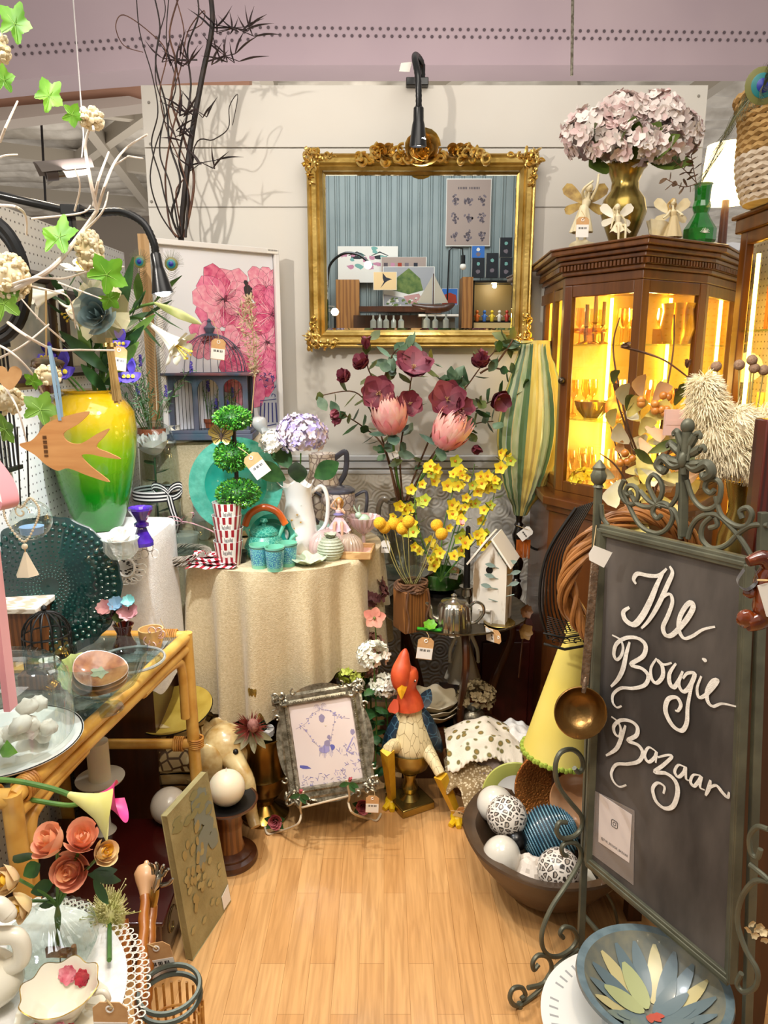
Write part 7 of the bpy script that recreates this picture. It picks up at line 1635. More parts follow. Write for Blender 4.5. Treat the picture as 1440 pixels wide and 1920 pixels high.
for px,py,r,n_,Y in((1108,250,48,120,2.72),(1168,225,50,110,2.75),(1232,222,50,120,2.75),(1270,250,42,100,2.78),(1190,270,40,70,2.66),(1140,270,36,60,2.66),(1248,275,34,60,2.68)):
 m=MB();hydra(m,W(px,py,Y),(r*k,r*k*.9,r*k*.85),n_,.028,(0,1,1,2),-.8);P('flower_head',m,Mhp,t,world=True)
m=MB()
for px,py,d,L in((1130,290,(-.6,-.5,.5),70),(1150,300,(-.2,-.8,.6),70),(1180,298,(.2,-.8,.6),74),(1200,300,(.7,-.5,.2),80),(1210,295,(.9,-.2,-.35),84),(1140,310,(-.8,-.3,-.3),50),(1175,285,(.0,-.3,1),60),(1200,290,(.5,-.2,.8),60)):m.blade(W(px,py,2.70),d,(0,-1,.6),L*k,46*k,.6,.25,6)
P('leaves',m,mat('hydrangea_leaf','#44561c',.5,h2='#5f7326',sc_=14),t,world=True)
m=MB()
for px,py in((1108,250),(1168,225),(1232,222),(1270,250)):m.tube([W(1166,310,2.75),W(px,py,2.75)],.003,6)
P('stems',m,M_stem,t,world=True)
Mres=mat('cream_resin','#d6c69c',.5,h2='#e4d8b4',sc_=30);kf=K(2.6,2.0)
figurine('fairy_figurine','standing cream resin fairy with golden wings at the left of the cabinet top',top(1090,2.66)+V((0,0,.02)),108*kf,Mres,Mres,Mres,wings=mat('golden_wing','#b89a52',.5,h2='#8a6c34',sc_=40),lean=.5,arm=[((-.05,-.15,.85),(.10,-.18,.98)),((.2,-.1,.9),(.22,-.1,1.1))])
O('resin_rock','cream resin rock under the standing fairy on the cabinet','ornament',MB().ball((0,0,.005),(.045,.04,.022),14,8,bump=.4,bs=3),Mres,top(1092,2.66))
figurine('fairy_figurine','seated cream resin fairy with white wings on top of the cabinet',top(1158,2.53)+V((0,0,-.012)),76*kf,Mres,mat('cream_dress_resin','#ddd2b2',.6),Mres,wings=M_cream,lean=-.2,seated=True,arm=[((-.16,-.1,.6),(-.2,-.1,.42)),((.16,.0,.6),(.2,.05,.42))])
figurine('fairy_figurine','small stepping resin fairy with gauzy wings beside the green glass vase',top(1262,2.58),84*kf,Mres,mat('buff_dress','#cdb98c',.6),mat('resin_hair','#c2a262',.6),wings=Mres,lean=-.25,arm=[((-.2,-.1,.62),(-.28,-.12,.56)),((.14,-.1,.62),(.06,-.2,.6))])
tag(1092,425,2.58,.042,.0,'kraft price tag hanging from the standing winged fairy',hang=(1090,395),kraft=.65)
c=top(1228,2.62);t=T('resin_shell','buff resin shell and log ornament between the fairies on the cabinet','ornament',c)
P('shell',MB().lathe([(0,.02),(.02,.02),(.035,.05),(.05,.075),(.045,.075),(.03,.05)],40,M=Matrix.Rotation(.3,4,'Y'),fl=lambda a,z,r:1+.10*cos(a*7)),Mres,t);P('log',MB().tube([(-.05,-.02,.018),(.04,-.02,.018)],.018,12),mat('buff_resin','#b3a070',.6),t)
c=top(1311,2.66);k=K(2.66,2.0);hv=W(1311,345,2.66).z-ZC
t=T('green_glass_vase','emerald green etched glass vase on top of the cabinet at right','vase',c);Mgg=mat('emerald_glass','#0c6a1c',.05,h2='#18902c',sc_=8,coat=1,alpha=.86)
P('body',MB().lathe([(0,0),(22*k,0),(30*k,14*k),(30*k,34*k),(18*k,52*k),(13*k,62*k),(17*k,74*k),(14*k,84*k),(15*k,hv-4*k),(18*k,hv),(16*k,hv),(12*k,80*k),(0,60*k)],12),Mgg,t,ang=15)
m=MB()
for i in range(9):a=pi*i/9+.1;m.tube([V((-2*k,-30*k,24*k)),V((-2*k+cos(a)*9*k,-29.5*k,24*k+sin(a)*9*k))],.5*k,4)
P('etched_star',m,M_paper,t)
feather('peacock_feather','long peacock feather arching over the green glass vase to the top right',W(1312,350,2.62),W(1432,158,1.90),W(1372,230,2.15),.10,n=120)
t=T('dried_sprig','dried brown leaf sprig in the green glass vase','dried flowers',W(1305,345,2.64));st=MB();lv=MB()
for s_ in([(1308,345),(1285,320),(1262,300)],[(1306,345),(1300,315),(1296,290)],[(1305,345),(1280,350),(1248,335)]):pp=catm([W(x,y,2.64) for x,y in s_],5);st.tube(pp,.0015,5);leafy(lv,pp,8,.028,.022,0,.8,prof=roundp)
P('stems',st,M_btwig,t,world=True);P('leaves',lv,mat('dried_brown_leaf','#5c4434',.7,h2='#7a6048',sc_=20),t,world=True)
# glowing drum shade behind
c=W(1352,380,3.45);k=K(3.45,2.0);t=T('table_lamp','glowing white drum lampshade behind the cabinet at right','lamp',(c.x+.02,c.y,c.z-.25))
P('lamp_shade',MB().lathe([(48*k,.25),(40*k,.25+98*k)],40),mat('lit_shade','#fff0c8',.8,em=3.2,emh='#ffe8a8'),t);P('base',MB().lathe([(0,0),(.07,0),(.02,.03),(.015,.26),(0,.26)],24),M_wood,t)
O('lamp_shelf','shelf ledge under the glowing drum lamp','shelf',MB().box((0,0,-.012),(.3,.16,.022)),M_wood,(c.x+.02,c.y,c.z-.25))
# ================= RIGHT DISPLAY CABINET =================
X0=1.05;t=T('display_cabinet','tall dark wood glass-fronted cabinet at the right edge, lit inside','cabinet',(1.23,1.95,0));ZT=1.98
m=MB();m.box((1.23,1.95,ZT-.02),(.38,.74,.04));m.box((1.23,1.95,ZT+.005),(.40,.76,.012));m.box((1.23,1.95,.5),(.36,.70,1.0));m.box((1.405,1.95,1.45),(.01,.7,.96));m.box((1.23,1.595,1.45),(.36,.01,.94));P('carcass',m,Mcw,t,world=True,bev=.004,smooth=False)
for y0,y1 in((1.96,2.30),(1.60,1.94)):
 m=MB();yc=(y0+y1)/2
 for y in(y0+.02,y1-.02):m.box((X0+.012,y,1.47),(.024,.04,.96))
 for z in(1.02,1.93):m.box((X0+.012,yc,z),(.022,y1-y0-.08,.05))
 fr=P('door',m,Mcw,t,world=True,bev=.003,smooth=False)
 g_=P('glass_pane',MB().box((X0+.012,yc,1.475),(.003,y1-y0-.08,.86)),MATS['cabinet_glass'],fr,smooth=False);g_.data.transform(lm(t).inverted())
for y in(2.26,1.98):P('light_strip',MB().box((X0+.04,y,1.45),(.008,.01,.86)),Mled,t,world=True)
P('side_glass',MB().box((1.23,2.298,1.47),(.34,.004,.9)),MATS['cabinet_glass'],t,world=True,smooth=False)
for z in(1.36,1.66):P('glass_shelf',MB().box((1.23,1.95,z),(.34,.68,.006)),MATS['shelf_glass'],t,world=True,smooth=False)
light('cabinet_led_glow','POINT',(1.2,2.1,1.55),None,3.0,(1,.70,.2),.05);light('cabinet_led_glow','POINT',(1.2,2.1,1.2),None,2.0,(1,.70,.2),.05)
for i in range(12):
 y=2.24-.024*i;h_=R.uniform(.11,.17);O('book','orange and brown spined book on the top shelf of the right cabinet','book',MB().box((0,0,h_/2),(.10,.020,h_)),mat('spine_%d'%(i%4),('#8c3a14','#b98a48','#5c2410','#c8a878')[i%4],.5),(1.17,y,1.664),group='books in the right cabinet')
for i in range(6):
 y=2.22-.055*i;O('framed_card','small gilt framed card on the middle shelf of the right cabinet','card',MB().box((0,0,.06),(.006,.042,.12)),mat('gilt_card','#c8963c',.35,h2='#8a5418',sc_=12),(1.12,y,1.364),group='gilt cards in the right cabinet')
 # woven basket on top
c=V((1.095,2.12,ZT+.012));t=T('woven_basket','tall two-tone woven rope basket on top of the right cabinet','basket',c);Mrp=[mat('white_rope','#b9a58c',.8,h2='#cfc0aa',sc_=30),mat('tan_rope','#94723e',.8,h2='#b8935a',sc_=30)]
m=MB();n_=16;m2=MB()
for i in range(n_):
 z=.014+i*.0165;r=.118+.045*(i/n_)+.008*sin(i*.4);(m2 if i<7 else m).tube([V((cos(a)*r*(1+.01*cos(a*26+i*pi)),sin(a)*r*(1+.01*cos(a*26+i*pi)),z+.003*sin(a*26+i*pi))) for a in[tau*j/104 for j in range(104)]],.0095,6,True)
P('white_band',m2,Mrp[0],t,label='white woven lower band');P('tan_band',m,Mrp[1],t,label='tan woven upper band');P('bottom',MB().lathe([(0,0),(.12,0),(.12,.01),(0,.01)],40),Mrp[0],t)
# ================= RIGHT FOREGROUND CLUTTER =================
# side shelf carrying vases behind the easel
ZS=.92;O('console_table','dark wooden console behind the chalkboard easel carrying vases','table',MB().box((.865,1.98,ZS-.02),(.35,.36,.04)).box((.72,2.1,(ZS-.04)/2),(.04,.04,ZS-.04)).box((1.01,2.1,(ZS-.04)/2),(.04,.04,ZS-.04)).box((1.01,1.85,(ZS-.04)/2),(.04,.04,ZS-.04)).box((.72,1.85,(ZS-.04)/2),(.04,.04,ZS-.04)),M_wood,(.865,1.98,0),world=True,smooth=False)
def shelfpt(px,Y):q=W(px,1000,Y);q.z=ZS;return q
c=shelfpt(1215,1.95);k=K(1.95,1.2)
O('bottle_vase','dark glass bottle vase holding the autumn branches on the console','vase',MB().lathe([(0,0),(.04,0),(.045,.03),(.045,.08),(.02,.11),(.018,.14),(.016,.14),(0,.1)],28),mat('dark_bottle_glass','#1a120c',.06,coat=1),c)
t=T('autumn_branches','artificial autumn branches with orange berries and pale ginkgo leaves','flowers',c+V((0,0,.13)))
st=MB();lv=MB();Mgk=[mat('pale_yellow_leaf','#d8c452',.55,h2='#ecdf8e',sc_=14),mat('cream_leaf','#e2dcc0',.55,h2='#cfc79c',sc_=14),M_leafo,mat('peach_leaf','#dba878',.55,h2='#e8c49a',sc_=14)]
paths=[[(1212,960),(1205,880),(1175,790),(1150,660),(1162,595)],[(1218,960),(1232,860),(1245,760),(1262,660),(1264,590)],[(1215,960),(1225,900),(1290,800),(1320,730),(1200,660),(1165,648)],[(1205,960),(1190,900),(1160,850),(1145,800)],[(1210,960),(1195,870),(1160,760),(1155,730)],[(1220,960),(1240,880),(1290,760),(1288,705)],[(1320,730),(1345,745)],[(1205,960),(1160,880),(1125,850)]]
paths[2]=[(1165,650),(1210,662),(1250,678),(1300,715),(1335,740)]
for s_ in paths:
 pp=catm([W(x,y,1.92+.02*sin(y)) for x,y in s_],7);st.tube(pp,[.0036,.0016],6)
for px,py,s_,mi,a in((1195,850,46,0,-1.2),(1205,790,44,0,.6),(1180,830,42,1,2.6),(1225,830,40,1,.2),(1165,900,44,1,-2.2),(1200,920,46,0,-1),(1240,895,34,0,0),(1150,800,30,0,2.0),(1225,755,34,3,1.2),(1210,800,30,3,-.6),(1175,770,26,2,1.5),(1265,760,24,2,1.4),(1215,905,34,0,-2.5),(1190,880,36,1,-.5),(1250,800,30,1,1),(1275,745,22,2,1.6),(1150,720,22,2,1.7),(1195,945,44,0,-1.6)):
 lv.blade(W(px,py,1.88+.03*R.random()),(cos(a),-.3,sin(a)),(0,-1,.2),s_*k*1.3,s_*k*.9,.5,.3,5,lambda t_:.15+.85*t_**.7 if t_<.97 else .8,mi)
for px,py,a in((1215,850,.5),(1245,870,.3),(1225,870,2.6)):lv.blade(W(px,py,1.86),(cos(a),-.3,sin(a)),(0,-1,.3),60*k,18*k,.4,.3,5,leafp,2)
for i in range(34):px,py=R.choice(((1195,850),(1205,800),(1225,840),(1180,900),(1240,880),(1170,820),(1215,930),(1190,770)));a=R.uniform(0,tau);s_=R.uniform(24,40);lv.blade(W(px+R.uniform(-30,30),py+R.uniform(-35,35),1.90+.06*R.random()),(cos(a),-.3,sin(a)),(0,-1,.2),s_*k*1.2,s_*k*.9,.6,.3,5,lambda t_:.15+.85*t_**.7 if t_<.97 else .8,R.choice((0,0,1,3)))
P('stems',st,M_btwig,t,world=True);P('leaves',lv,Mgk,t,world=True)
Mber=mat('orange_berry','#b06a22',.3,h2='#d08a3a',sc_=30,coat=.5)
for px,py in((1202,757),(1244,742),(1252,745),(1228,758),(1240,768),(1228,770),(1250,768),(1246,775),(1163,868),(1176,866),(1172,850),(1202,750),(1185,860)):P('berry',MB().ball(W(px,py,1.87),7.5*k,12,8),Mber,t,world=True)
for px,py,a in((1155,735,1.6),(1288,690,1.5),(1165,648,.1),(1335,730,1.0),(1270,745,1.6)):m=MB();bloom(m,W(px,py,1.9),18*k,(cos(a),0,sin(a)),4,.5,1.3,-.3);P('bud',m,M_btwig,t,world=True)
c=W(1264,792,1.84);m=MB().box((0,0,0),(34*k,.012,44*k));O('pink_label_card','pale pink folded label card standing among the autumn branches','card',m.box((0,-.0065,.0),(30*k,.0006,8*k)),mat('blush_card','#dcb8b0',.6),c)
# fur
t=T('fur_throw','fluffy cream sheepskin fur throw bundled at the right','throw',W(1350,800,1.75));m=MB();k=K(1.72,1.2);body=MB()
blobs=[(1325,765,36),(1340,815,42),(1320,730,26),(1375,800,44),(1410,815,42),(1435,800,36),(1370,850,40),(1410,860,40),(1345,860,26),(1440,850,40)]
for px,py,r in blobs:
 q=W(px,py,1.74);body.ball(q,r*k*.9,14,10)
 for i in range(1100):
  d=rv(1).normalized();
  if d.y>.3:continue
  p=q+d*r*k*.88;dd=(d+V((.15,0,-.9))+rv(.3)).normalized();m.tube([p,p+(d*.5+dd*.6)*.009,p+(d*.3+dd*1.3)*.015+rv(.002)],[.0016,.0012,.0004],3)
Mfur=mat('cream_fur','#f2e4c0',.9,h2='#f8eed2',sc_=20,sheen=.4);P('hide',body,Mfur,t,world=True);P('fur_pile',m,Mfur,t,world=True,stuff=True)
# brass vase under fur
c=shelfpt(1385,1.85);hv=W(1385,900,1.85).z-ZS;O('brass_pitcher','polished brass vase under the fur throw at the right','vase',MB().lathe([(0,0),(.05,0),(.03,.012),(.055,hv*.3),(.05,hv*.6),(.028,hv*.8),(.045,hv),(.04,hv),(0,hv*.7)],36),M_brass,c)
c=shelfpt(1335,1.90);t=T('glass_jar','clear glass jar of dried flowers on the console right of the fleur finial','jar',c);P('jar',MB().lathe([(0,0),(.035,0),(.036,.09),(.03,.11)],28),M_glass,t);m=MB();bloom(m,(0,0,.08),.04,(0,-.6,.8),9,.6,.6,.3,rows=2);P('dried_flowers',m,mat('dried_cream_flower','#d8c49a',.7),t)
c=shelfpt(1400,1.98);t=T('dried_billy_buttons','grey-brown dried ball flowers on long stems at the right','dried flowers',c)
for px,py in((1343,687),(1386,684),(1410,675),(1414,690),(1432,694)):q=W(px,py,1.95);P('flower_head',MB().ball(q,10*K(1.95,1.6),14,10,bump=.04,bs=9),mat('brown_ball_flower','#92745e',.9,h2='#a98c74',sc_=200,bump=.6,bsc=300),t,world=True);P('stem',MB().tube([q,W(px*.35+1395*.65-10,900,1.96)],.0018,5),MATS['pale_straw'],t,world=True)
# dark red box cabinet at edge
a=W(1412,788,1.42);b=W(1416,1075,1.42);O('mahogany_box','dark mahogany framed box standing at the right edge','box',MB().box((a.x+.13,1.45,(a.z+b.z)/2),(.2,.05,a.z-b.z)).box((a.x+.13,1.422,(a.z+b.z)/2),(.15,.01,a.z-b.z-.06)),mat('mahogany','#3a0f08',.3,h2='#561a0e',kind='wave',sc_=3,st=(8,8,.6),coat=.4),(a.x+.1,1.47,b.z),world=True,bev=.003)
O('mahogany_stand','dark stand under the mahogany box at the right edge','stand',MB().box((a.x+.13,1.50,b.z/2-.001),(.12,.10,b.z-.002)),M_wood,(a.x+.13,1.5,0),world=True)
# ================= CHALKBOARD EASEL =================
BA=W(1130,990,1.66);BB=W(1402,1056,1.37);bd=V((BB.x-BA.x,BB.y-BA.y,0)).normalized();bn=V((bd.y,-bd.x,0))
if bn.y>0:bn=-bn
def bp_(px,py,o=0):return PL(px,py,BA+bn*o,bn)
TL,TR_,BR_,BL=bp_(1130,992),bp_(1404,1056),bp_(1372,1836),bp_(1104,1612)
cc=(TL+BR_)/2;cc.z=0
M_vg=mat('sage_iron','#56574a',.45,.35,h2='#6a6b5a',sc_=14,bump=.2,bsc=60)
t=T('chalkboard_easel','tall sage green iron easel chalkboard with hand-lettered shop name','chalkboard',cc)
Mch=mat('chalkboard_slate','#312d2b',.75,h2='#756e69',sc_=5,det=9,st=(1,1,.35),lo=.38,hi=.72)
m=MB().poly([TL,TR_,BR_,BL],bn,.008);P('chalkboard',m,Mch,t,world=True,smooth=False)
m=MB()
for a,b in((TL,TR_),(TR_,BR_),(BR_,BL),(BL,TL)):m.bar(a+bn*.004,b+bn*.004,.018,.026);m.bar(a+bn*.012,b+bn*.012,.008,.010)
P('frame',m,M_vg,t,world=True,bev=.002,smooth=False)
def post(x0,y0,x1,y1,nm='post',w_=.017):
 a=bp_(x0,y0,-.012);b=bp_(x1,y1,-.012);P(nm,MB().bar(a,b,w_),M_vg,t,world=True,bev=.002,smooth=False);return a,b
pa,pb=post(1122,905,1088,1792)
q=V(pa);P('finial',MB().lathe([(0,-.012),(.014,-.01),(.010,-.004),(.017,.004),(.020,.018),(.014,.03),(.016,.036),(.006,.05),(0,.056)],8,c=q),M_vg,t,world=True)
post(1432,960,1398,2000)
post(1280,1006,1282,880)
Y5=0
def scroll(pts,r=.0055,nm='scroll',pl=None,flat=1.5):
 f=pl or(lambda x,y:bp_(x,y,-.008));P(nm,MB().tube(catm([f(*p) for p in pts],4),r,8),M_vg,t,world=True)
for pts in([(1186,925),(1179,928),(1173,922),(1178,911),(1191,913),(1197,928),(1188,945),(1172,940),(1163,920),(1170,900)],[(1140,985),(1130,970),(1128,945)],[(1170,918),(1178,945),(1200,985),(1230,1000),(1252,990),(1262,965),(1250,945),(1232,945),(1224,960),(1232,972),(1240,966)],[(1180,920),(1195,945),(1222,950),(1240,930),(1240,905),(1225,890),(1215,905),(1222,925),(1235,945),(1262,955),(1275,985),(1276,1010)],[(1255,952),(1270,930),(1272,905)],[(1240,950),(1218,940),(1200,920)],[(1290,1010),(1298,985),(1315,968),(1342,965),(1368,985),(1392,1015),(1410,1045)],[(1288,900),(1300,935),(1322,955),(1345,945),(1352,915),(1345,900),(1328,900),(1322,915),(1332,925),(1340,918)],[(1342,930),(1352,965),(1378,985),(1400,985),(1410,965),(1402,952),(1388,958),(1392,972)],[(1335,968),(1318,985),(1316,1010),(1335,1028),(1362,1022),(1385,1000),(1410,985),(1440,985)],[(1330,990),(1345,985),(1342,970)]):scroll(pts)
fc_=bp_(1284,862,0);up=V((0,0,1));m=MB();k=K(1.55,1.3)
m.tube([fc_-up*26*k,fc_+up*50*k],[7*k,12*k,9*k],10);m.ball(fc_+up*60*k,(13*k,9*k,14*k),12,8)
for s_ in(-1,1):
 d=bd*s_
 for L,a0,b0 in((38,1.1,12),(34,.6,4),(30,.15,-8)):pts=[fc_+up*(b0*k)+(d*cos(a0)+up*sin(a0))*q*k+(d*sin(a0)*.0-up*.0) for q in(0,L*.5,L)];m.tube(catm(pts,4)+spiral(pts[-1]+d*6*k-up*2*k,7*k,3*k,pi,pi-4,d,up,8),[6*k]*4+[8*k]*5+[6*k]*4+[4*k]*5,8)
 m.tube(catm([fc_-up*8*k+d*4*k,fc_-up*14*k+d*22*k,fc_-up*2*k+d*44*k,fc_-up*16*k+d*54*k,fc_-up*26*k+d*42*k,fc_-up*18*k+d*36*k],5),[6*k,8*k,9*k,9*k,8*k,6*k],8)
 m.tube(catm([fc_+up*50*k,fc_+up*30*k+d*10*k+bn*4*k,fc_+d*10*k+bn*6*k],4),3*k,6)
m.ball(fc_+bn*6*k,(9*k,7*k,15*k),12,8)
P('fleur_finial',m,M_vg,t,world=True)
lp=V(pb);ln_=V((.545,-.84,0)).normalized();fl_=lambda x,y:(lambda p:V((p.x,p.y,max(p.z,.007))))(PL(x,y,V((lp.x,lp.y,0)),ln_))
for pts in([(1077,1440),(1085,1448),(1093,1438),(1089,1418),(1072,1405),(1050,1412),(1041,1440),(1048,1475),(1070,1505),(1090,1530),(1090,1552),(1076,1568),(1055,1572),(1044,1560),(1048,1543),(1062,1542)],[(1063,1604),(1056,1602),(1053,1590),(1062,1580),(1080,1582),(1089,1597),(1085,1620),(1060,1662),(1035,1700),(1018,1740),(1016,1770),(1027,1790),(1048,1793),(1072,1778),(1082,1758),(1074,1742),(1058,1738),(1050,1750),(1056,1758)],[(1092,1775),(1060,1798),(1034,1822),(1015,1852),(992,1878),(968,1886),(956,1872),(962,1854),(978,1852),(985,1865),(977,1873)],[(1010,1808),(1001,1818),(999,1804),(1010,1791),(1028,1796),(1034,1818),(1018,1844),(990,1852)]):scroll(pts,pl=fl_,r=.006)
scroll([(1100,1615),(1128,1660),(1150,1700),(1158,1738),(1147,1756)],r=.004,pl=lambda x,y:W(x,y,1.78))
P('cross_bar',MB().tube([bp_(1094,1716,-.02),W(1152,1782,1.62)],.007,10),M_vg,t,world=True)
P('foot_pad',MB().lathe([(0,0),(.008,0),(.008,.012),(0,.012)],12,c=(lambda p:V((p.x,p.y,0)))(fl_(975,1872))),M_vg,t,world=True)
for pts in([(1440,1555),(1420,1550),(1406,1568),(1408,1598),(1420,1608),(1426,1592)],[(1450,1655),(1415,1652),(1390,1685),(1383,1730),(1398,1780),(1420,1820),(1416,1850),(1395,1860),(1382,1845),(1390,1825)],[(1405,1620),(1430,1640),(1440,1650)]):scroll(pts,r=.0055,pl=lambda x,y:bp_(x,y,.03))
# chalk lettering
def cs(pts,w_,o=.0088):
 cp=catm([bp_(1040+x/3.2,960+y/3.2,o) for x,y in pts],6);n=len(cp);vs=[]
 for i,p in enumerate(cp):
  d=(cp[min(n-1,i+1)]-cp[max(0,i-1)]).normalized();s_=d.cross(bn);t_=i/(n-1);ww=w_*(.45+.55*sin(pi*min(1,t_*1.0)))*(.75+.35*abs(d.z))
  vs+=[p+s_*ww/2,p-s_*ww/2,p+bn*.00005]
 fs=[]
 for i in range(n-1):a=i*3;fs+=[(a,a+2,a+5,a+3),(a+2,a+1,a+4,a+5)]
 return vs,fs
LET={'the':[([(488,432),(474,402),(498,370),(565,382),(625,380),(672,340)],26),([(650,362),(612,440),(575,530),(525,625),(475,675),(425,648),(412,600),(448,572)],34),([(690,325),(706,365),(680,430),(620,560),(565,650),(520,698)],24),([(600,590),(642,520),(690,492),(706,540),(680,620),(650,690),(665,738),(700,740),(745,700),(795,640),(830,575),(818,542),(785,568),(750,635),(745,705),(775,757),(825,745),(890,705),(962,688)],26)],'bougie':[([(345,738),(392,765),(410,810),(400,860),(372,886),(355,850),(372,790),(430,755),(500,758),(545,800),(530,865),(458,915),(525,940),(562,985),(540,1038),(470,1058),(400,1056),(352,1092),(348,1140),(372,1172),(402,1164)],24),([(450,780),(430,850),(410,940),(380,1002),(338,1048)],26),([(612,878),(578,935),(582,1000),(612,1026),(648,985),(645,925),(618,890),(655,915),(702,905)],22),([(728,908),(690,968),(690,1025),(715,1052),(745,1010),(768,955)],24),([(768,955),(745,1030),(770,1078),(808,1050),(840,972),(795,968),(770,1000)],22),([(842,968),(818,1060),(798,1165),(792,1265),(760,1312),(705,1278),(665,1195),(680,1125),(730,1112),(757,1155),(740,1192),(722,1190)],25),([(880,985),(855,1055),(865,1112),(905,1098),(955,1045),(975,1008),(945,1020),(915,1075),(918,1135),(950,1166),(1005,1150),(1092,1168)],22),([(884,880),(900,888),(908,900)],22)],'bazaar':[([(340,1228),(378,1258),(396,1300),(388,1345),(362,1330),(355,1285),(395,1250),(455,1255),(495,1290),(490,1340),(440,1372),(500,1398),(528,1445),(505,1495),(440,1512),(370,1515),(340,1565),(352,1615),(388,1648),(430,1638)],23),([(425,1280),(402,1350),(370,1420),(308,1462)],24),([(612,1440),(565,1412),(540,1458),(562,1500),(598,1475),(612,1440),(606,1505)],19),([(618,1472),(680,1458),(702,1470),(650,1520),(600,1560),(668,1568),(722,1612),(738,1680),(712,1762),(660,1778),(608,1735),(588,1662),(618,1625),(658,1648),(652,1690)],24),([(782,1530),(742,1518),(720,1558),(742,1590),(775,1562),(785,1530),(788,1598),(805,1610)],18),([(872,1580),(832,1578),(815,1618),(836,1645),(866,1612),(880,1588),(872,1650),(900,1668)],18),([(935,1608),(925,1655),(905,1702)],20),([(925,1660),(968,1640),(1008,1685),(1038,1712),(1046,1680)],19)]}
Mchk=mat('chalk_white','#dedad2',.95,h2='#f2efe8',sc_=90,bump=.4,bsc=400)
for wd_,ss in LET.items():
 m=MB()
 for pts,w_ in ss:
  vs,fs=cs(pts,w_*.00043);k0=len(m.v);m.add(vs,fs)
 P('lettering',m,Mchk,t,world=True,label='white chalk lettering of the word %s'%{'the':'The','bougie':'Bougie','bazaar':'Bazaar'}[wd_])
 # card with handle (the code itself left out)
tc2=T('contact_card','white contact card taped at the lower left of the chalkboard','card',bp_(1154,1560,.006))
cq=[(1124,1488),(1185,1528),(1180,1618),(1122,1578)]
P('sleeve',MB().poly([bp_(x,y,.0052) for x,y in((1110,1480),(1190,1520),(1188,1660),(1108,1600))],bn,.0006),mat('plastic_sleeve','#a8a09c',.25,alpha=.45),tc2,world=True)
P('card',MB().poly([bp_(x,y,.0062) for x,y in cq],bn,.0008),mat('card_white','#d9cfcb',.6),tc2,world=True)
ic=bp_(1152,1545,.0072);m=MB();s_=.009
m.tube([ic+bd*x*s_+V((0,0,1))*z*s_ for x,z in((-.7,-1),(.7,-1),(1,-.7),(1,.7),(.7,1),(-.7,1),(-1,.7),(-1,-.7))],.0007,5,True);m.tube([ic+bd*cos(a)*.0045+V((0,0,1))*sin(a)*.0045 for a in[tau*i/14 for i in range(14)]],.0006,5,True);m.ball(ic+bd*.0058+V((0,0,.0058)),.0009,6,4)
P('camera_icon',m,M_ink,tc2,world=True)
cu=bpy.data.curves.new('handle_text','FONT');cu.body='@THE_BOUGIE_BAZAAR';cu.size=1;to=bpy.data.objects.new('handle_text',cu);COL.objects.link(to)
bpy.context.view_layer.update();me=bpy.data.meshes.new_from_object(to.evaluated_get(bpy.context.evaluated_depsgraph_get()));bpy.data.objects.remove(to)
xsv=[v.co.x for v in me.vertices];w0=max(xsv)-min(xsv);a=bp_(1127,1573,.0072);b=bp_(1177,1608,.0072);L=(b-a).length;dx=(b-a)/L;upv=(bp_(1127,1563,.0072)-a).normalized()
m=MB();m.add([a+dx*(v.co.x/w0*L)+upv*(v.co.y*L/w0*1.25) for v in me.vertices],[tuple(p.vertices) for p in me.polygons]);P('handle_lettering',m,M_ink,tc2,world=True,smooth=False)
# ladle and white tag
c=W(1087,1335,1.60);k=K(1.6,.8);t=T('brass_ladle','large old brass ladle with a patterned handle hanging on the easel post','ladle',c)
Mx=RM((-.05,-1,.25),(0,0,1));r=48*k;Mbz=mat('worn_bronze','#7c5a30',.3,.85,h2='#a07c48',sc_=12,bump=.3,bsc=60)
P('bowl',MB().lathe([(r,.012),(r*1.03,.010),(r*1.0,0),(r*.85,-.022),(r*.5,-.038),(0,-.042),(0,-.039),(r*.5,-.035),(r*.82,-.018),(r*.95,.006),(r,.012)],48,M=Mx),Mbz,t)
P('handle',MB().bar(W(1096,1285,1.61),W(1116,1052,1.63),.019,.008).tube([W(1094,1300,1.60),W(1098,1262,1.615)],.006,8),mat('embossed_silver_handle','#8a7460',.4,.6,h2='#5c4a3a',sc_=60,bump=.8,bsc=150),t,world=True,bev=.002)
t=T('price_tag','blank white price tag hanging from the top of the ladle handle','price tag',W(1126,1041,1.58));a=[W(x,y,1.58) for x,y in((1104,1038),(1114,1023),(1148,1036),(1132,1064),(1105,1050))];P('card',MB().poly(a,(0,1,0),.001),M_paper,t,world=True,bev=.0004);P('string',MB().tube([W(1112,1030,1.58),W(1118,985,1.62)],.0009,5),M_string,t,world=True)
# vine wreath, wire basket
c=W(1190,1095,1.86);k=K(1.86,1.2);t=T('vine_wreath','large woven brown vine wreath standing behind the chalkboard','wreath',c);Mvn=mat('brown_vine','#7a4a1e',.45,h2='#a8703a',sc_=12,coat=.3)
for q in range(16):
 ph=R.uniform(0,tau);w1=R.randint(3,6);tr=.028*R.uniform(.4,1);pts=[V((cos(a)*(.172+tr*cos(a*w1+ph)),tr*sin(a*w1+ph),sin(a)*(.185+tr*cos(a*w1+ph)))) for a in[tau*i/80 for i in range(80)]]
 P('vine_strand',MB().tube(pts,R.uniform(.0045,.008),7,True),Mvn,t)
c=W(1062,1095,1.98);k=K(1.98,1.2);t=T('wire_basket','dark wire basket with scroll rim hanging between lamp and wreath','basket',c);m=MB()
for i in range(9):m.tube(catm([V(((10+i*6)*k,.01*i,150*k)),V(((-40+i*5)*k,0,60*k)),V(((-50+i*7)*k,0,-40*k)),V(((-30+i*9)*k,.01*i,-112*k))],6),.0022 if i else .0045,6)
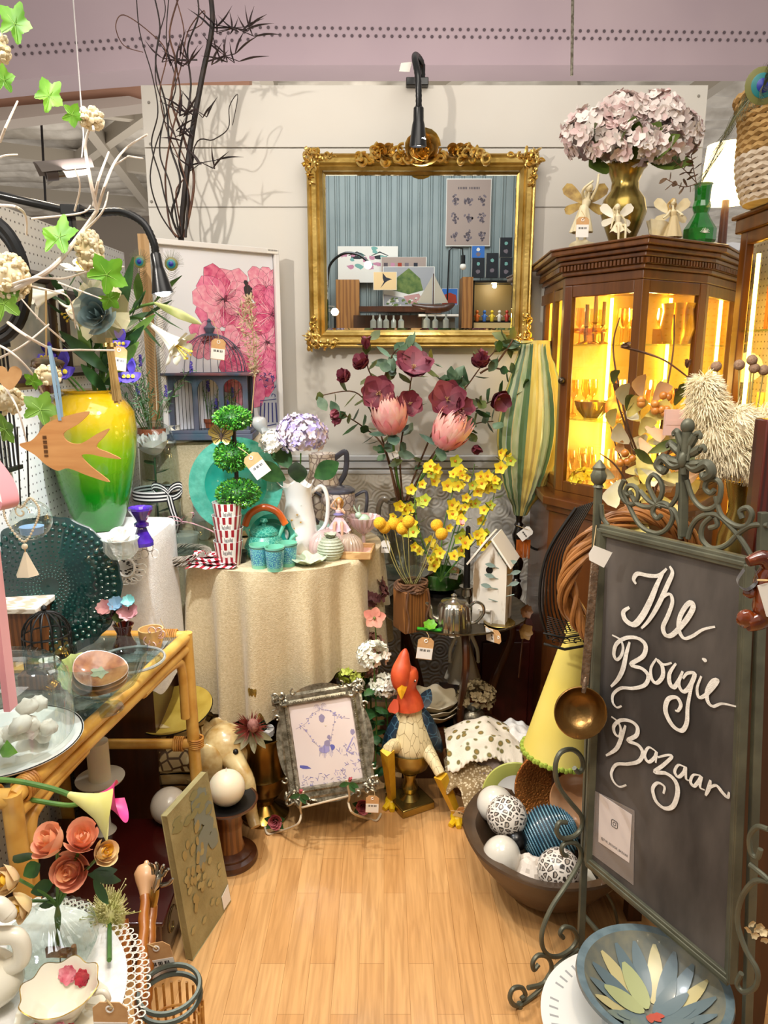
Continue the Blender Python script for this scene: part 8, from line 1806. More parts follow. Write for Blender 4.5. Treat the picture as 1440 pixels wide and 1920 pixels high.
for i in range(12):z=(-110+i*4)*k;m.tube([V((-34*k,0,z)),V((0,-.02,z-6*k)),V((50*k,0,z-4*k))],.0012,5)
for x in(-20,0,22,40):m.tube(spiral((x*k,-.02,-112*k),9*k,2*k,0,5,(1,0,0),(0,0,1),12),.0018,5)
m.tube([V((-38*k,0,-122*k)),V((0,-.02,-128*k)),V((55*k,0,-124*k))],.004,6);m.tube([V((-40*k,0,-100*k)),V((0,-.02,-104*k)),V((55*k,0,-100*k))],.003,6)
P('wires',m,M_iron,t)
# yellow shade
a=W(1072,1160,2.08);b=W(1045,1412,2.08);k=K(2.08,.5);H_=a.z-b.z;t=T('yellow_lampshade','pale yellow cone lampshade with green braid trim behind the ladle','lampshade',b)
tl=Matrix.Rotation(.10,4,'Y');P('shade',MB().lathe([(66*k,0),(18*k,H_)],56,M=tl),mat('pale_yellow_silk','#dcc75a',.6,h2='#e6d678',sc_=3,em=0),t)
m=MB()
for i in range(56):a_=tau*i/56;m.ball(tl@V((cos(a_)*67*k,sin(a_)*67*k,2*k+(2*k if i%2 else 0))),5*k,6,4)
P('braid_trim',m,mat('green_braid','#94a83c',.7),t)
O('shade_stand','hidden turned stand carrying the yellow cone lampshade','stand',MB().lathe([(0,0),(.05,0),(.015,.02),(.012,b.z+H_*.9),(0,b.z+H_*.9)],20),M_wood,(b.x,b.y,0))
# ================= BIG WOODEN BOWL =================
c=V((.50,1.965,0));t=T('wooden_bowl','wide dark carved wooden bowl on the floor full of decorative balls','bowl',c)
P('bowl',MB().lathe([(0,0),(.10,0),(.16,.05),(.235,.15),(.265,.205),(.262,.212),(.225,.20),(.20,.16),(.13,.07),(0,.045)],80,fl=lambda a,z,r:1+.012*sin(a*3+1)+.006*sin(a*9)),mat('dark_carved_wood','#3a2818',.55,h2='#574028',sc_=5,det=8,bump=.3,bsc=30,coat=.15),t)
Mleo=mat('leopard_print','#e6ddd2',.35,h2='#3a332e',kind='cells',sc_=62,lo=.0,hi=.06,coat=.4);nt=Mleo.node_tree
cr=[n for n in nt.nodes if n.type=='VALTORGB'][0];cr.color_ramp.elements[0].position=.0;cr.color_ramp.elements[0].color=hx('#e8e0d6');cr.color_ramp.elements[1].position=.32;cr.color_ramp.elements[1].color=hx('#b3a698')
e_=cr.color_ramp.elements.new(.12);e_.color=hx('#e8e0d6');e_=cr.color_ramp.elements.new(.16);e_.color=hx('#2c2622');e_=cr.color_ramp.elements.new(.26);e_.color=hx('#38302a')
Mprl=mat('pearl_shell','#cfc9bb',.2,h2='#e8e4da',sc_=6,coat=.8)
def dball(lb,px,py,Y,r,mt,s=(1,1,1),cat='ball',nm='decorative_ball'):
 q=W(px,py,Y);kk=K(Y,.25);return O(nm,lb,cat,MB().ball((0,0,0),(r*kk*s[0],r*kk*s[1],r*kk*s[2]),36,24),mt,q,rot=(.3,.2,px*.1))
dball('leopard print ball at the back left of the big wooden bowl',950,1530,2.0,38,Mleo);dball('leopard print ball at the front right of the big wooden bowl',1048,1632,1.80,41,Mleo)
dball('shiny pearl white egg at the left of the big wooden bowl',940,1606,1.87,38,Mprl,(.95,.95,1.08),'egg','pearl_egg')
o=dball('blue beaded ball in the middle of the big wooden bowl',1030,1565,1.99,52,mat('blue_core','#16303e',.5),nm='beaded_ball');m=MB();r=53*K(1.99,.25)
for i in range(26):
 th_=pi*(i+.5)/26;n_=max(4,int(tau*r*sin(th_)/.0052))
 for j in range(n_):a=tau*j/n_;m.box((r*sin(th_)*cos(a),r*sin(th_)*sin(a),r*cos(th_)),(.0045,.0045,.0038),a)
P('beads',m,mat('blue_beads','#4b7f98',.3,h2='#7aa8b8',sc_=30,coat=.6),o,smooth=False)
o.rotation_euler=(.2,1.1,.3)
O('plaster_ball','crumpled white plaster ball between the pearl egg and the leopard ball','ball',MB().ball((0,0,0),34*K(1.85,.2),20,14,bump=.25,bs=2.5),mat('matt_white_plaster','#d9cfc4',.7),W(995,1640,1.84),ang=15)
dball('pale pearl ball at the back left of the wooden bowl behind the leopard ball',928,1508,2.08,34,Mprl)
dball('cream ball in the right half of the wooden bowl behind the easel post',1120,1640,1.86,36,M_cream);dball('dark glass ball beneath the pearl egg and the beaded ball',968,1575,1.95,20,M_black)
def dish(nm,lb,px,py,Y,r,mts,tilt,mi=None,cat='plate',prof=None,fl=None):
 q=W(px,py,Y);rr=r*K(Y,.35);pr=prof or[(0,-.012),(.5,-.012),(.62,-.004),(.96,.006),(1,.008),(.97,.012),(.62,.002),(.5,-.006),(0,-.006)];return O(nm,lb,cat,MB().lathe([(a*rr,z) for a,z in pr],64,M=RM(tilt,(0,0,1)),mi=mi or 0,fl=fl),mts,q)
dish('green_rim_plate','white plate with a pale green rim standing behind the leopard ball',968,1495,2.16,66,[M_whitec,mat('celery_glaze','#b0b45c',.3,coat=.5)],(-.15,-1,.35),mi=lambda i,k_:1 if i in(3,4,5) else 0)
dish('copper_plate','hammered copper plate standing behind the blue beaded ball',1040,1480,2.12,76,mat('hammered_copper','#a8612c',.3,.75,h2='#c07a3c',sc_=10,bump=1,bsc=160),(-.1,-1,.3))
dish('amber_dish','round amber glass dish leaning against the copper plate',1085,1500,2.04,54,mat('amber_dish_glass','#c98a58',.15,h2='#e0ae84',sc_=8,coat=.8),(-.2,-1,.4))
# ================= BLUE-GREY FLOWER BOWL =================
FB=V((W(1225,1832,1.37).x,1.37,0));O('low_stool','low wooden stool under the flower painted bowl','stool',MB().lathe([(0,0),(.11,0),(.12,.13),(0,.13)],32),M_wood,FB)
O('under_plate','large white plate with scripted rim beneath the flower painted bowl','plate',MB().lathe([(0,.132),(.14,.134),(.205,.150),(.205,.154),(.186,.151),(.166,.147),(.13,.14),(0,.138)],200,mi=lambda i,k_:1 if i==4 and k_%4==0 and k_%7 else 0),[M_whitec,mat('grey_script','#a4a4a4',.4)],FB+V((-.035,-.01,0)))
t=T('flower_bowl','blue-grey stoneware bowl with painted lotus flower in front of the easel','bowl',FB+V((0,0,.142)))
P('bowl',MB().lathe([(0,0),(.06,0),(.08,.02),(.14,.085),(.165,.105),(.163,.112),(.146,.108),(.13,.085),(.07,.028),(0,.014)],72,mi=lambda i,k_:1 if i in(6,7,8) else 0),[mat('blue_grey_stoneware','#5d7078',.3,h2='#70838a',sc_=40,det=6,coat=.4),mat('sand_stoneware','#757a74',.35,h2='#8c8a78',sc_=30,coat=.4)],t)
m=MB()
def inb(a,q):return V((cos(a)*q,sin(a)*q,.0155+(max(0,q-.0)/.13)**1.7*.072))
def lobe(a,q0,q1,w_,mi,o):
 vs=[]
 n=8
 for i in range(n+1):
  t_=i/n;q=q0+(q1-q0)*t_;ww=w_*sin(pi*(t_*.94+.03))**.7/2;
  for s_ in(-1,0,1):p=inb(a,q);aa=a+s_*ww/max(q,.015);p=inb(aa+t_*.15,q);vs.append(p+V((0,0,.0012+o*.0006)))
 m.add(vs,[(3*i+j,3*i+j+1,3*i+j+4,3*i+j+3) for i in range(n) for j in(0,1)],mi)
cx_b=0
for i in range(18):a=tau*i/18;lobe(a,.03,.132,.036,0 if i%3 else 3,i%3)
for i in range(9):a=-2.9+i*.42;lobe(a,.01,.09,.032,0,4+i%2)
lobe(1.75,.012,.10,.045,1,8);lobe(2.7,.012,.10,.045,1,8)
for a in(-1.2,-.6,-2.0):lobe(a,0,.03,.018,2,10)
P('painted_lotus',m,[mat('glaze_slate_petal','#6d7f86',.3,coat=.4),mat('glaze_pale_green','#b7bd8a',.3,coat=.4),mat('glaze_coral','#c25a4c',.3),mat('glaze_cream','#cfc28e',.3)],t)
# brown resin figure, ribbon, dried sprig at right edge
c=W(1428,1110,1.12);k=K(1.12,1.2);t=T('amber_carving','glossy brown carved resin animal hanging at the right edge','ornament',c);m=MB()
m.tube(catm([V((-32,0,58))*k,V((-6,0,66))*k,V((14,0,48))*k,V((4,0,20))*k,V((10,0,-20))*k,V((6,0,-50))*k,V((-22,0,-62))*k],6),[9*k,14*k,20*k,20*k,22*k,24*k,20*k,16*k],14);m.ball(V((-22,-2,0))*k,(14*k,10*k,10*k),10,8,bump=.3,bs=2);m.ball(V((-24,0,-52))*k,(18*k,14*k,18*k),12,8,bump=.2,bs=3)
P('body',m,mat('amber_resin','#4a1a08',.12,h2='#8a3c10',sc_=22,coat=1),t);m=MB();ribbon(m,[V((-40,-6,46))*k,V((-52,-8,22))*k,V((-34,-10,8))*k,V((-14,-6,24))*k,V((-20,-4,46))*k],.012,(.2,1,.1));P('ribbon',m,mat('black_satin','#15131a',.3,sheen=.4),t)
P('cord',MB().tube([V((6,0,60))*k,V((10,0,420))*k],.0015,5),M_string,t)
t=T('price_tag','plain cream price tag on the hanging brown carving','price tag',W(1432,1125,1.08));P('card',MB().poly([W(x,y,1.08) for x,y in((1420,1098),(1450,1090),(1452,1160),(1437,1156))],(0,1,0),.001),M_paper,t,world=True);P('string',MB().ring(W(1430,1088,1.08),.008,.003,.0009,20),M_string,t,world=True)
c=W(1418,1745,1.15);m=MB()
for px,py in((1408,1730),(1418,1740),(1430,1748),(1414,1752),(1425,1735),(1434,1760),(1405,1742),(1440,1745)):bloom(m,W(px,py,1.15),.009,rv(1)+V((0,-1,.3)),5,.8,.3,.3)
O('dried_flower_sprig','small dried cream flower sprig in front of the easel right post','dried flowers',m,MATS['dried_cream_flower'],c,world=True)
# ================= ROOSTER ON BRASS GOBLET =================
c=G(768,1508,0);k=K(c.y,.3);zg=W(768,1398,c.y).z
t=T('brass_goblet','wide brass goblet planter on a square base under the rooster','goblet',c)
P('cup',MB().lathe([(0,zg*.55),(12*k,zg*.55),(34*k,zg*.68),(46*k,zg*.88),(50*k,zg),(47*k,zg),(42*k,zg*.88),(0,zg*.72)],48),M_brass,t)
P('stem',MB().lathe([(20*k,.03),(12*k,.05),(16*k,.075),(10*k,.10),(14*k,zg*.55),(0,zg*.56)],32),M_brass,t);P('base',MB().box((0,0,.015),(70*k,70*k,.03),.5),M_brass,t,bev=.004)
rb=c+V((0,-.01,zg-.035));t=T('wooden_rooster','carved painted wooden rooster with yellow dangling legs seated on the brass goblet','rooster figure',rb)
hR=W(752,1218,rb.y).z-rb.z;Mcr=mat('crackled_cream','#d9c79a',.5,h2='#7c6238',kind='cells',sc_=34,st=(1.6,1.6,.55),lo=.05,hi=.02);Mcr.node_tree.nodes['Principled BSDF'].inputs['Roughness'].default_value=.5
cr=[n for n in Mcr.node_tree.nodes if n.type=='VALTORGB'][0];cr.color_ramp.elements[0].position=.0;cr.color_ramp.elements[0].color=hx('#6d5530');cr.color_ramp.elements[1].position=.035;cr.color_ramp.elements[1].color=hx('#dccca0')
z_=lambda py:W(760,py,rb.y).z-rb.z
P('body',MB().tube(catm([(6*k,0,0),(4*k,0,z_(1390)),(0,0,z_(1350)),(-2*k,0,z_(1318)),(-4*k,0,z_(1300))],5),[20*k,28*k,36*k,40*k,42*k,42*k,41*k,39*k,37*k,35*k,32*k,29*k,26*k,24*k,22*k,20*k,18*k,16*k,14*k,12*k,10*k],20),Mcr,t)
Mrd=mat('worn_red_paint','#b03418',.45,h2='#d45a30',sc_=16,det=6);hx0=-12*k
P('neck_and_head',MB().tube(catm([(-2*k,-.012,z_(1322)),(-4*k,-.012,z_(1305)),(-8*k,-.012,z_(1285)),(-8*k,-.008,z_(1265)),(-10*k,-.004,z_(1252))],5),[27*k,26*k,24*k,21*k,18*k,18*k,20*k,22*k,22*k,20*k,15*k],18).ball((-10*k,-.004,z_(1264)),20*k,16,10),Mrd,t)
P('comb',MB().tube(catm([(hx0-6*k,-.030,z_(1285)),(hx0-7*k,-.028,z_(1262)),(hx0-3*k,-.018,z_(1240)),(hx0+2*k,-.010,z_(1214))],5),[10*k,15*k,18*k,19*k,18*k,16*k,12*k,8*k,2*k],14),Mrd,t)
for s_ in(-1,1):P('wattle',MB().blade((hx0+s_*12*k-4*k,-.044,z_(1300)),(s_*.25,-.15,-1),(0,-1,0),26*k,20*k,0,.3,5,roundp),mat('coral_paint','#d4583c',.45),t)
P('beak',MB().tube([(hx0-4*k,-.04,z_(1274)),(hx0-6*k,-.07,z_(1280)),(hx0-6*k,-.085,z_(1290))],[10*k,7*k,1*k],4),mat('beak_yellow','#d89a1e',.4),t,smooth=False)
for s_ in(-1,1):P('eye',MB().ball((hx0+4*k+s_*14*k,-.036,z_(1268)),3*k,10,8),M_paper,t);P('pupil',MB().ball((hx0+4*k+s_*14.5*k,-.0415,z_(1268)),1.6*k,8,6),M_iron,t)
Mwg2=mat('worn_blue_paint','#3f6478',.5,h2='#14293a',kind='cells',sc_=30,lo=.01,hi=.05)
for s_ in(-1,1):
 m=MB();Mx=Matrix.Translation((s_*34*k+4*k,.0,z_(1368)))@Matrix.Rotation(-s_*.42,4,'Y');m.ball((0,0,0),(13*k,24*k,50*k),20,14,M=Mx,bump=.05);P('wing',m,Mwg2,t)
Myl=mat('worn_yellow_paint','#c99a14',.5,h2='#e0b52c',sc_=14,det=6)
for s_,kn,ft in((-1,(726,1405),(735,1500)),(1,(826,1452),(858,1530))):
 hip=V((s_*24*k,-.03,z_(1390)));K_=W(kn[0],kn[1],rb.y-.11)-rb;F_=G(ft[0],ft[1],.018)-rb
 P('thigh',MB().tube(catm([hip,(hip+K_)/2+V((0,0,.006)),K_],4),[16*k,15*k,14*k,13*k,12*k,11*k,10*k,10*k,9*k],12),Mcr,t)
 P('shin',MB().tube([K_-V((0,0,.004)),F_],[13*k,8*k],4),Myl,t,smooth=False)
 m=MB().ball(F_-V((0,0,.002)),(14*k,16*k,9*k),12,8)
 for a in(-2.2,-1.57,-.9):m.tube([F_,F_+V((cos(a)*26*k,sin(a)*26*k,-.010))],[8*k,5*k],7)
 P('foot',m,mat('bright_yellow_paint','#dfb812',.45),t)
P('tail',MB().blade((20*k,.05,z_(1345)),(.4,.8,.6),(0,-1,.3),46*k,26*k,.8,.3,6),Mwg2,t)
tag(868,1524,c.y-.13,.05,.35,'kraft price tag lying at the rooster right foot',hang=(845,1520),lean=.5)
# ================= SILVER FRAME ON EASEL =================
fq=[W(515,1300,2.33),W(695,1272,2.33),W(703,1482,2.20),W(528,1512,2.20)];fc=(fq[0]+fq[1]+fq[2]+fq[3])/4
xa=((fq[1]-fq[0])+(fq[2]-fq[3])).normalized();za=((fq[0]-fq[3])+(fq[1]-fq[2]));za=(za-xa*za.dot(xa)).normalized();ya=za.cross(xa)
FM=Matrix((xa,ya,za)).transposed();fw2=((fq[1]-fq[0]).length+(fq[2]-fq[3]).length)/2*.90;fh2=((fq[0]-fq[3]).length+(fq[1]-fq[2]).length)/2*.95
t=T('picture_frame','ornate pewter photo frame with a lilac toile print on a small easel','picture frame',fc,rot=FM.to_euler())
P('frame',sweep(MB(),fw2,fh2,[(0,0),(0,.006),(.008,.010),(.022,.006),(.030,.014),(.036,.012),(.038,.004),(.04,.0)]),M_pewter,t)
m=MB()
for sx_ in(-1,1):
 for sz_ in(-1,1):ornament(m,(sx_*(fw2/2-.012),-.006,sz_*(fh2/2-.012)),14,.022,.022,.030,.01)
for s_ in(-1,1):m.grid(lambda u,v:(s_*(fw2/2-.004+v*.022*sin(pi*u)**.6),-.003-.004*v,(u-.5)*fh2*.55),16,3);m.grid(lambda u,v:((u-.5)*fw2*.55,-.003-.004*v,s_*(fh2/2-.004+v*.024*sin(pi*u)**.6)),16,3)
for s_ in(-1,1):
 for q in(-1,1):m.tube(spiral((s_*(fw2/2+.004),-.008,q*fh2*.29),.012,.004,0,5,(s_,0,0),(0,0,q),12),.0035,6);m.tube(spiral((q*fw2*.28,-.008,s_*(fh2/2+.004)),.012,.004,0,5,(0,0,s_),(q,0,0),12),.0035,6)
P('cast_ornament',m,M_pewter,t)
m=MB()
iw,ih=fw2-.07,fh2-.07
for i in range(40):
 for s_ in(-1,1):m.ball((s_*(iw/2+.006),-.012,(i/39-.5)*ih),.0025,6,4);
 if i<28:
  for s_ in(-1,1):m.ball(((i/27-.5)*iw,-.012,s_*(ih/2+.006)),.0025,6,4)
P('beading',m,M_pewter,t)
A_=Art(.001);A_.poly([(-iw/2,-ih/2),(iw/2,-ih/2),(iw/2,ih/2),(-iw/2,ih/2)],0)
def vine(x0,z0,x1,z1,w_=.0012,mi=1,c=.02):
 A_.stroke([(x0+(x1-x0)*i/10+c*sin(i*.6),z0+(z1-z0)*i/10) for i in range(11)],w_,mi,False)
 for i in range(14):t_=R.random();x,z=x0+(x1-x0)*t_+c*sin(t_*6),z0+(z1-z0)*t_;A_.blob((x+R.uniform(-.006,.006),z+R.uniform(-.006,.006)),.003,.002,R.choice((1,2)),6,.4)
vine(-iw*.42,ih*.2,0,ih*.38,c=.012);vine(iw*.42,ih*.22,0,ih*.38,c=-.012);vine(-iw*.36,ih*.25,-iw*.1,-ih*.05,.0008,1,.003);vine(iw*.2,ih*.3,iw*.1,0,.0008,1,.003)
for s_ in(-1,1):
 for q in(.35,.6,.85):A_.stroke([(s_*(.012+.012*q*cos(a)),ih*.4+.016*q*sin(a)) for a in[i*.5 for i in range(10)]],.0012,1)
A_.blob((0,ih*.28),.010,.014,1,12,.2)
A_.blob((.006,-.008),.010,.013,1,10,.2);A_.blob((.014,.012),.006,.007,1);A_.blob((-.006,-.026),.016,.014,2,12,.3);A_.blob((.022,-.022),.008,.010,3,10,.3)
for i in range(14):A_.stroke([(-.02+i*.003,-.012),(-.026+i*.0035,-.045+.008*sin(i))],.0014,R.choice((1,2,3)))
for i in range(40):a=R.uniform(0,tau);x=R.uniform(.15,.48)*iw;z=R.uniform(-.45,-.1)*ih+x*.2;A_.stroke([(x,z),(x+.012*cos(a),z+.012*sin(a))],.0018,R.choice((1,2,3)))
for i in range(44):a=R.uniform(0,tau);x=R.uniform(-.48,.3)*iw;z=R.uniform(-.48,-.34)*ih;A_.stroke([(x,z),(x+.012*cos(a),z+.010*sin(a))],.0018,R.choice((1,2,3)))
A_.blob((-iw*.36,-ih*.26),.022,.006,3,10,.3,-.3);A_.blob((iw*.43,ih*.06),.008,.010,1);A_.stroke([(iw*.43,0),(iw*.3,-ih*.15),(iw*.4,-ih*.2)],.006,2)
P('print',A_.mb,[mat('toile_paper','#dccbc4',.3,h2='#e3d5cf',sc_=4,coat=.3),mat('toile_grey','#8f84a0',.6),mat('toile_lilac','#9a92c0',.6),mat('toile_indigo','#5f60a8',.6)],t,smooth=False)
P('back_board',MB().box((0,.012,0),(fw2-.01,.016,fh2-.01)),M_iron,t)
t=T('rose_easel','cream wire picture easel decorated with pink metal roses holding the pewter frame','easel',G(615,1535,0));Mcw2=mat('cream_wire','#cdbca0',.5);Mmr=mat('metal_rose','#a84a54',.45,h2='#c8747a',sc_=30)
for sx_,(fx,fy),(hx1,hy1),(rx1,ry1) in((-1,(520,1560),(563,1500),(516,1538)),(1,(690,1535),(655,1478),(680,1510))):
 p=[W(hx1-6*sx_,hy1-16,2.16),W(hx1,hy1+12,2.16),W(hx1-2*sx_,hy1+26,2.18)];P('hook',MB().tube(catm(p,5),.0035,8),Mcw2,t,world=True)
 q=G(fx,fy,.006);P('foot',MB().tube(catm([p[-1],W(hx1+sx_*6,hy1+46,2.15),q,q+V((sx_*.03,-.01,.0)),q+V((sx_*.045,.02,.006))],6),.0038,8),Mcw2,t,world=True)
 rr_=G(rx1,ry1,.045 if sx_<0 else .07);m=MB();rose(m,rr_+V((0,-.01,0)),.026,(0,-1,.3),n=13);P('rose',m,Mmr,t,world=True)
 m=MB()
 for a in(.5,2.6,4,5.4):m.blade(rr_,(cos(a),-.2,sin(a)*.7),(0,-1,.2),.04,.022,.3,.2,4)
 P('rose_leaves',m,M_leafd,t,world=True)
 m=MB();bd2=W(hx1,hy1-12,2.14);bloom(m,bd2,.018,(.2,-.2,1),4,.6,1.25,-.2);P('rosebud',m,Mmr,t,world=True);m=MB()
 for a in(3.3,-.4,5.2):m.blade(bd2-V((0,0,.004)),(cos(a),-.2,sin(a)*.8),(0,-1,.2),.034,.018,.3,.2,4)
 P('bud_leaves',m,M_leafd,t,world=True)
P('cross_wire',MB().tube([W(563,1515,2.18),W(655,1492,2.18)],.0035,8),Mcw2,t,world=True);P('back_leg',MB().tube([fc+V((0,.02,.05)),V((fc.x,fc.y+.16,0))],.0035,8),Mcw2,t,world=True)
tag(698,1508,2.13,.042,.04,'kraft price tag hanging at the lower right of the pewter frame',hang=(700,1480))
# ================= UNDER THE TRAY =================
def cluster(nm,lb,px,py,Y,r,n_,s_,mt,cat='flowers',low=-.6):
 q=W(px,py,Y);t=T(nm,lb,cat,q);kk=K(Y,.4);m=MB();hydra(m,(0,0,0),(r*kk,r*kk*.8,r*kk*.8),n_,s_,(0,),low);P('flower_head',m,mt,t);P('stem',MB().tube(catm([(0,0,0),(.01,.03,-q.z*.5),(0,.05,-q.z)],4),.003,6),M_stem,t);m=MB();leafy(m,[(0,0,-.02),(.01,.04,-q.z*.8)],9,.07,.04,0,.9);P('leaves',m,M_leafd,t)
Mwf=mat('white_blossom','#e9ead6',.6,h2='#f4f3ea',sc_=60)
cluster('white_flowers','white verbena head with lilac-free white petals above the pewter frame corner',700,1228,2.42,30,70,.016,Mwf);cluster('white_flowers','white flower head close behind the rooster comb',722,1285,2.44,26,60,.016,Mwf)
cluster('dusty_hydrangea','dusty brown-pink hydrangea above the white verbena',690,1208,2.56,28,60,.018,mat('dusty_rose_petal','#9a6a58',.7,h2='#b58672',sc_=40));cluster('dusty_hydrangea','dusty pink hydrangea between the white flower heads',682,1250,2.52,24,50,.018,MATS['dusty_rose_petal'])
cluster('lime_hydrangea','lime green hydrangea on the left behind the pewter frame top',615,1258,2.54,26,60,.017,mat('lime_hydrangea_petal','#8f9a34',.6,h2='#b4b850',sc_=40));cluster('lime_hydrangea','brighter lime green hydrangea on the right behind the pewter frame top',658,1262,2.50,24,60,.016,mat('bright_lime_petal','#a8b83a',.6,h2='#ccd268',sc_=40))
cluster('mauve_hydrangea','dark mauve hydrangea left of the pink dogwood flower',690,1110,2.66,34,60,.022,mat('dark_mauve_petal','#5e3436',.7,h2='#7a4a4c',sc_=40))
t=T('pink_dogwood','pink dogwood flower at the left edge of the tray','flower',W(702,1158,2.46));m=MB();bloom(m,(0,0,0),.042,(.1,-1,.2),5,.8,.1,.2,ns=5);P('petals',m,mat('salmon_petal','#d88474',.55,h2='#e6a48e',sc_=20),t);P('centre',MB().ball((0,-.006,0),.006,8,6),M_leafo,t);P('stem',MB().tube([(0,0,0),(.02,.08,-.3)],.0025,6),M_stem,t)
# dried hydrangea in pot
c=G(885,1352,.22);c=V((W(885,1340,2.62).x,2.62,0));O('round_box','dark round box under the dried hydrangea pot','box',MB().lathe([(0,0),(.11,0),(.11,.20),(0,.20)],32),M_wood,c)
O('bronze_pot','small round bronze pot holding dried hydrangea','pot',MB().lathe([(0,0),(.03,0),(.048,.03),(.044,.06),(.03,.075),(.034,.082),(.028,.08),(0,.05)],28),M_pewter,c+V((0,-.03,.202)))
cluster('dried_hydrangea','dried grey-brown hydrangea in the small bronze pot',893,1305,2.58,36,110,.015,mat('dried_hydrangea_petal','#7a6a4a',.8,h2='#94825e',sc_=50),'dried flowers',-.3)
g='stacked scallop-edged cream bowls'
for i in range(3):
 q=V((W(812,1320,2.62).x,2.64,.205+i*.022));O('scalloped_bowl','scallop-edged cream bowl behind the rooster, %s of the stack'%('bottom','middle','top')[i],'bowl',MB().lathe([(0,0),(.04,.002),(.085,.03),(.10,.05),(.098,.052),(.08,.033),(.035,.008),(0,.007)],60,fl=lambda a,z,r:(1+.05*cos(a*8)*(r/.1),.006*cos(a*8)*(r/.1)**2)),mat('aged_cream','#b8a888',.35,h2='#cabb9c',sc_=8,coat=.3),q,rz=.3*i,group=g)
O('bowl_crate','dark crate under the stacked scallop-edged bowls','crate',MB().box((0,0,.10),(.2,.2,.20)),M_wood,(W(812,1320,2.62).x-.02,2.66,0))
c=V((W(868,1260,2.84).x,2.84,.30));figurine('torso_figurine','cream kneeling plaster figure with pink collar under the tray',c-V((0,0,.08)),.36,M_cream,M_cream,mat('pink_frill','#a85a5a',.7),legs=False)
O('storage_chest','dark red carved trunk beneath the tray at the right','trunk',MB().box((0,0,.24),(.26,.20,.48)).box((0,-.105,.24),(.20,.012,.38)),mat('trunk_red','#2e0a08',.4,h2='#48120e',sc_=6),(W(945,1260,2.9).x,2.98,0),bev=.005)
O('plinth_low','low dark plinth under the kneeling plaster figure','plinth',MB().box((0,0,.11),(.18,.16,.218)),M_wood,(c.x,c.y+.02,0))
t=T('wooden_flower','carved brown wooden flower spray at the right of the tray','ornament',W(985,1160,2.62))
for dz,s_,h in((.03,.03,'#5c3a1e'),(-.05,.034,'#8a6a3a')):m=MB();bloom(m,(0,0,dz),s_,(.3,-1,.2),6,.8,.3,.3,rows=2);P('wooden_bloom',m,mat(h[1:]+'_wood',h,.5),t)
P('stalk',MB().tube([(0,0,.03),(-.01,.03,-.25)],.004,6),M_wood,t)
# basket of linens
c=G(905,1512,0)+V((.01,.10,0));t=T('wicker_basket','brown wicker basket on the floor full of folded lace linens','basket',c);m=MB()
for i in range(12):
 z=.008+i*.0125;r=.10+.045*(i/12)
 m.tube([V((cos(a)*r*(1+.02*cos(a*14+i*pi)),sin(a)*r*.75*(1+.02*cos(a*14+i*pi)),z+.003*sin(a*7))) for a in[tau*j/70 for j in range(70)]],.0065,6,True)
P('weave',m,mat('brown_wicker','#5e3a1e',.55,h2='#7f5530',sc_=30,coat=.2),t);P('lining',MB().lathe([(0,.005),(.09,.005),(.13,.14),(0,.14)],32,M=Matrix.Diagonal((1,.75,1,1))),M_btwig,t)
def linen(lb,px,py,Y,w_,d_,h_,mt,seed,zig=False,rz=0):
 q=W(px,py,Y)
 def f(u,v):
  x=(u-.5)*w_;y=(v-.5)*d_;e=max(0,abs(u-.5)*2-.75)*4;z=h_*(.5+.5*cos((u-.5)*5))*(1-e*.5)+.010*noise.noise(V((u*5,v*4,seed)))+.004*sin(u*20+seed)-.02*(.5-v)*2*(v<.2);
  if zig and v<.02:y-=.008*(abs(((u*16)%1)-.5)*2)
  return(x,y+.01*sin(u*7+seed),z-max(0,.25-v)*.14)
 m=MB().grid(f,64,22);o=O('folded_linen',lb,'linen',m,mt,q,rz=rz,ang=70);s_=o.modifiers.new('thick','SOLIDIFY');s_.thickness=.005;return o
Mem=mat('embroidered_linen','#e0d6c2',.85,h2='#6a6a34',kind='voronoi',sc_=34,lo=.24,hi=.22,bump=.3,bsc=200);cr=[n for n in Mem.node_tree.nodes if n.type=='VALTORGB'][0];cr.color_ramp.elements[0].position=.0;cr.color_ramp.elements[0].color=hx('#a87c3e');cr.color_ramp.elements[1].position=.62;cr.color_ramp.elements[1].color=hx('#e2d8c6');e_=cr.color_ramp.elements.new(.30);e_.color=hx('#6c6a3c');e_=cr.color_ramp.elements.new(.40);e_.color=hx('#e2d8c6')
Mlp=mat('crochet_lace','#d8c8a8',.9,h2='#8a7450',kind='voronoi',sc_=110,lo=.2,hi=.5,bump=.5,bsc=200)
linen('cream crochet lace cloth at the bottom front of the basket',905,1462,2.30,.20,.14,.03,Mlp,3,rz=.35);linen('cream lace cloth rolled at the left of the basket',885,1438,2.33,.19,.14,.035,Mlp,5);linen('grey-brown napkin folded under the embroidered cloth',910,1412,2.37,.24,.16,.03,mat('taupe_cloth','#8c7c74',.9),7,True);linen('embroidered cloth with green and gold motifs on top of the basket',905,1392,2.38,.26,.19,.05,Mem,9,True);linen('white folded cloth behind the embroidered cloth, beside the yellow lampshade',968,1378,2.44,.14,.12,.03,M_lace,12)
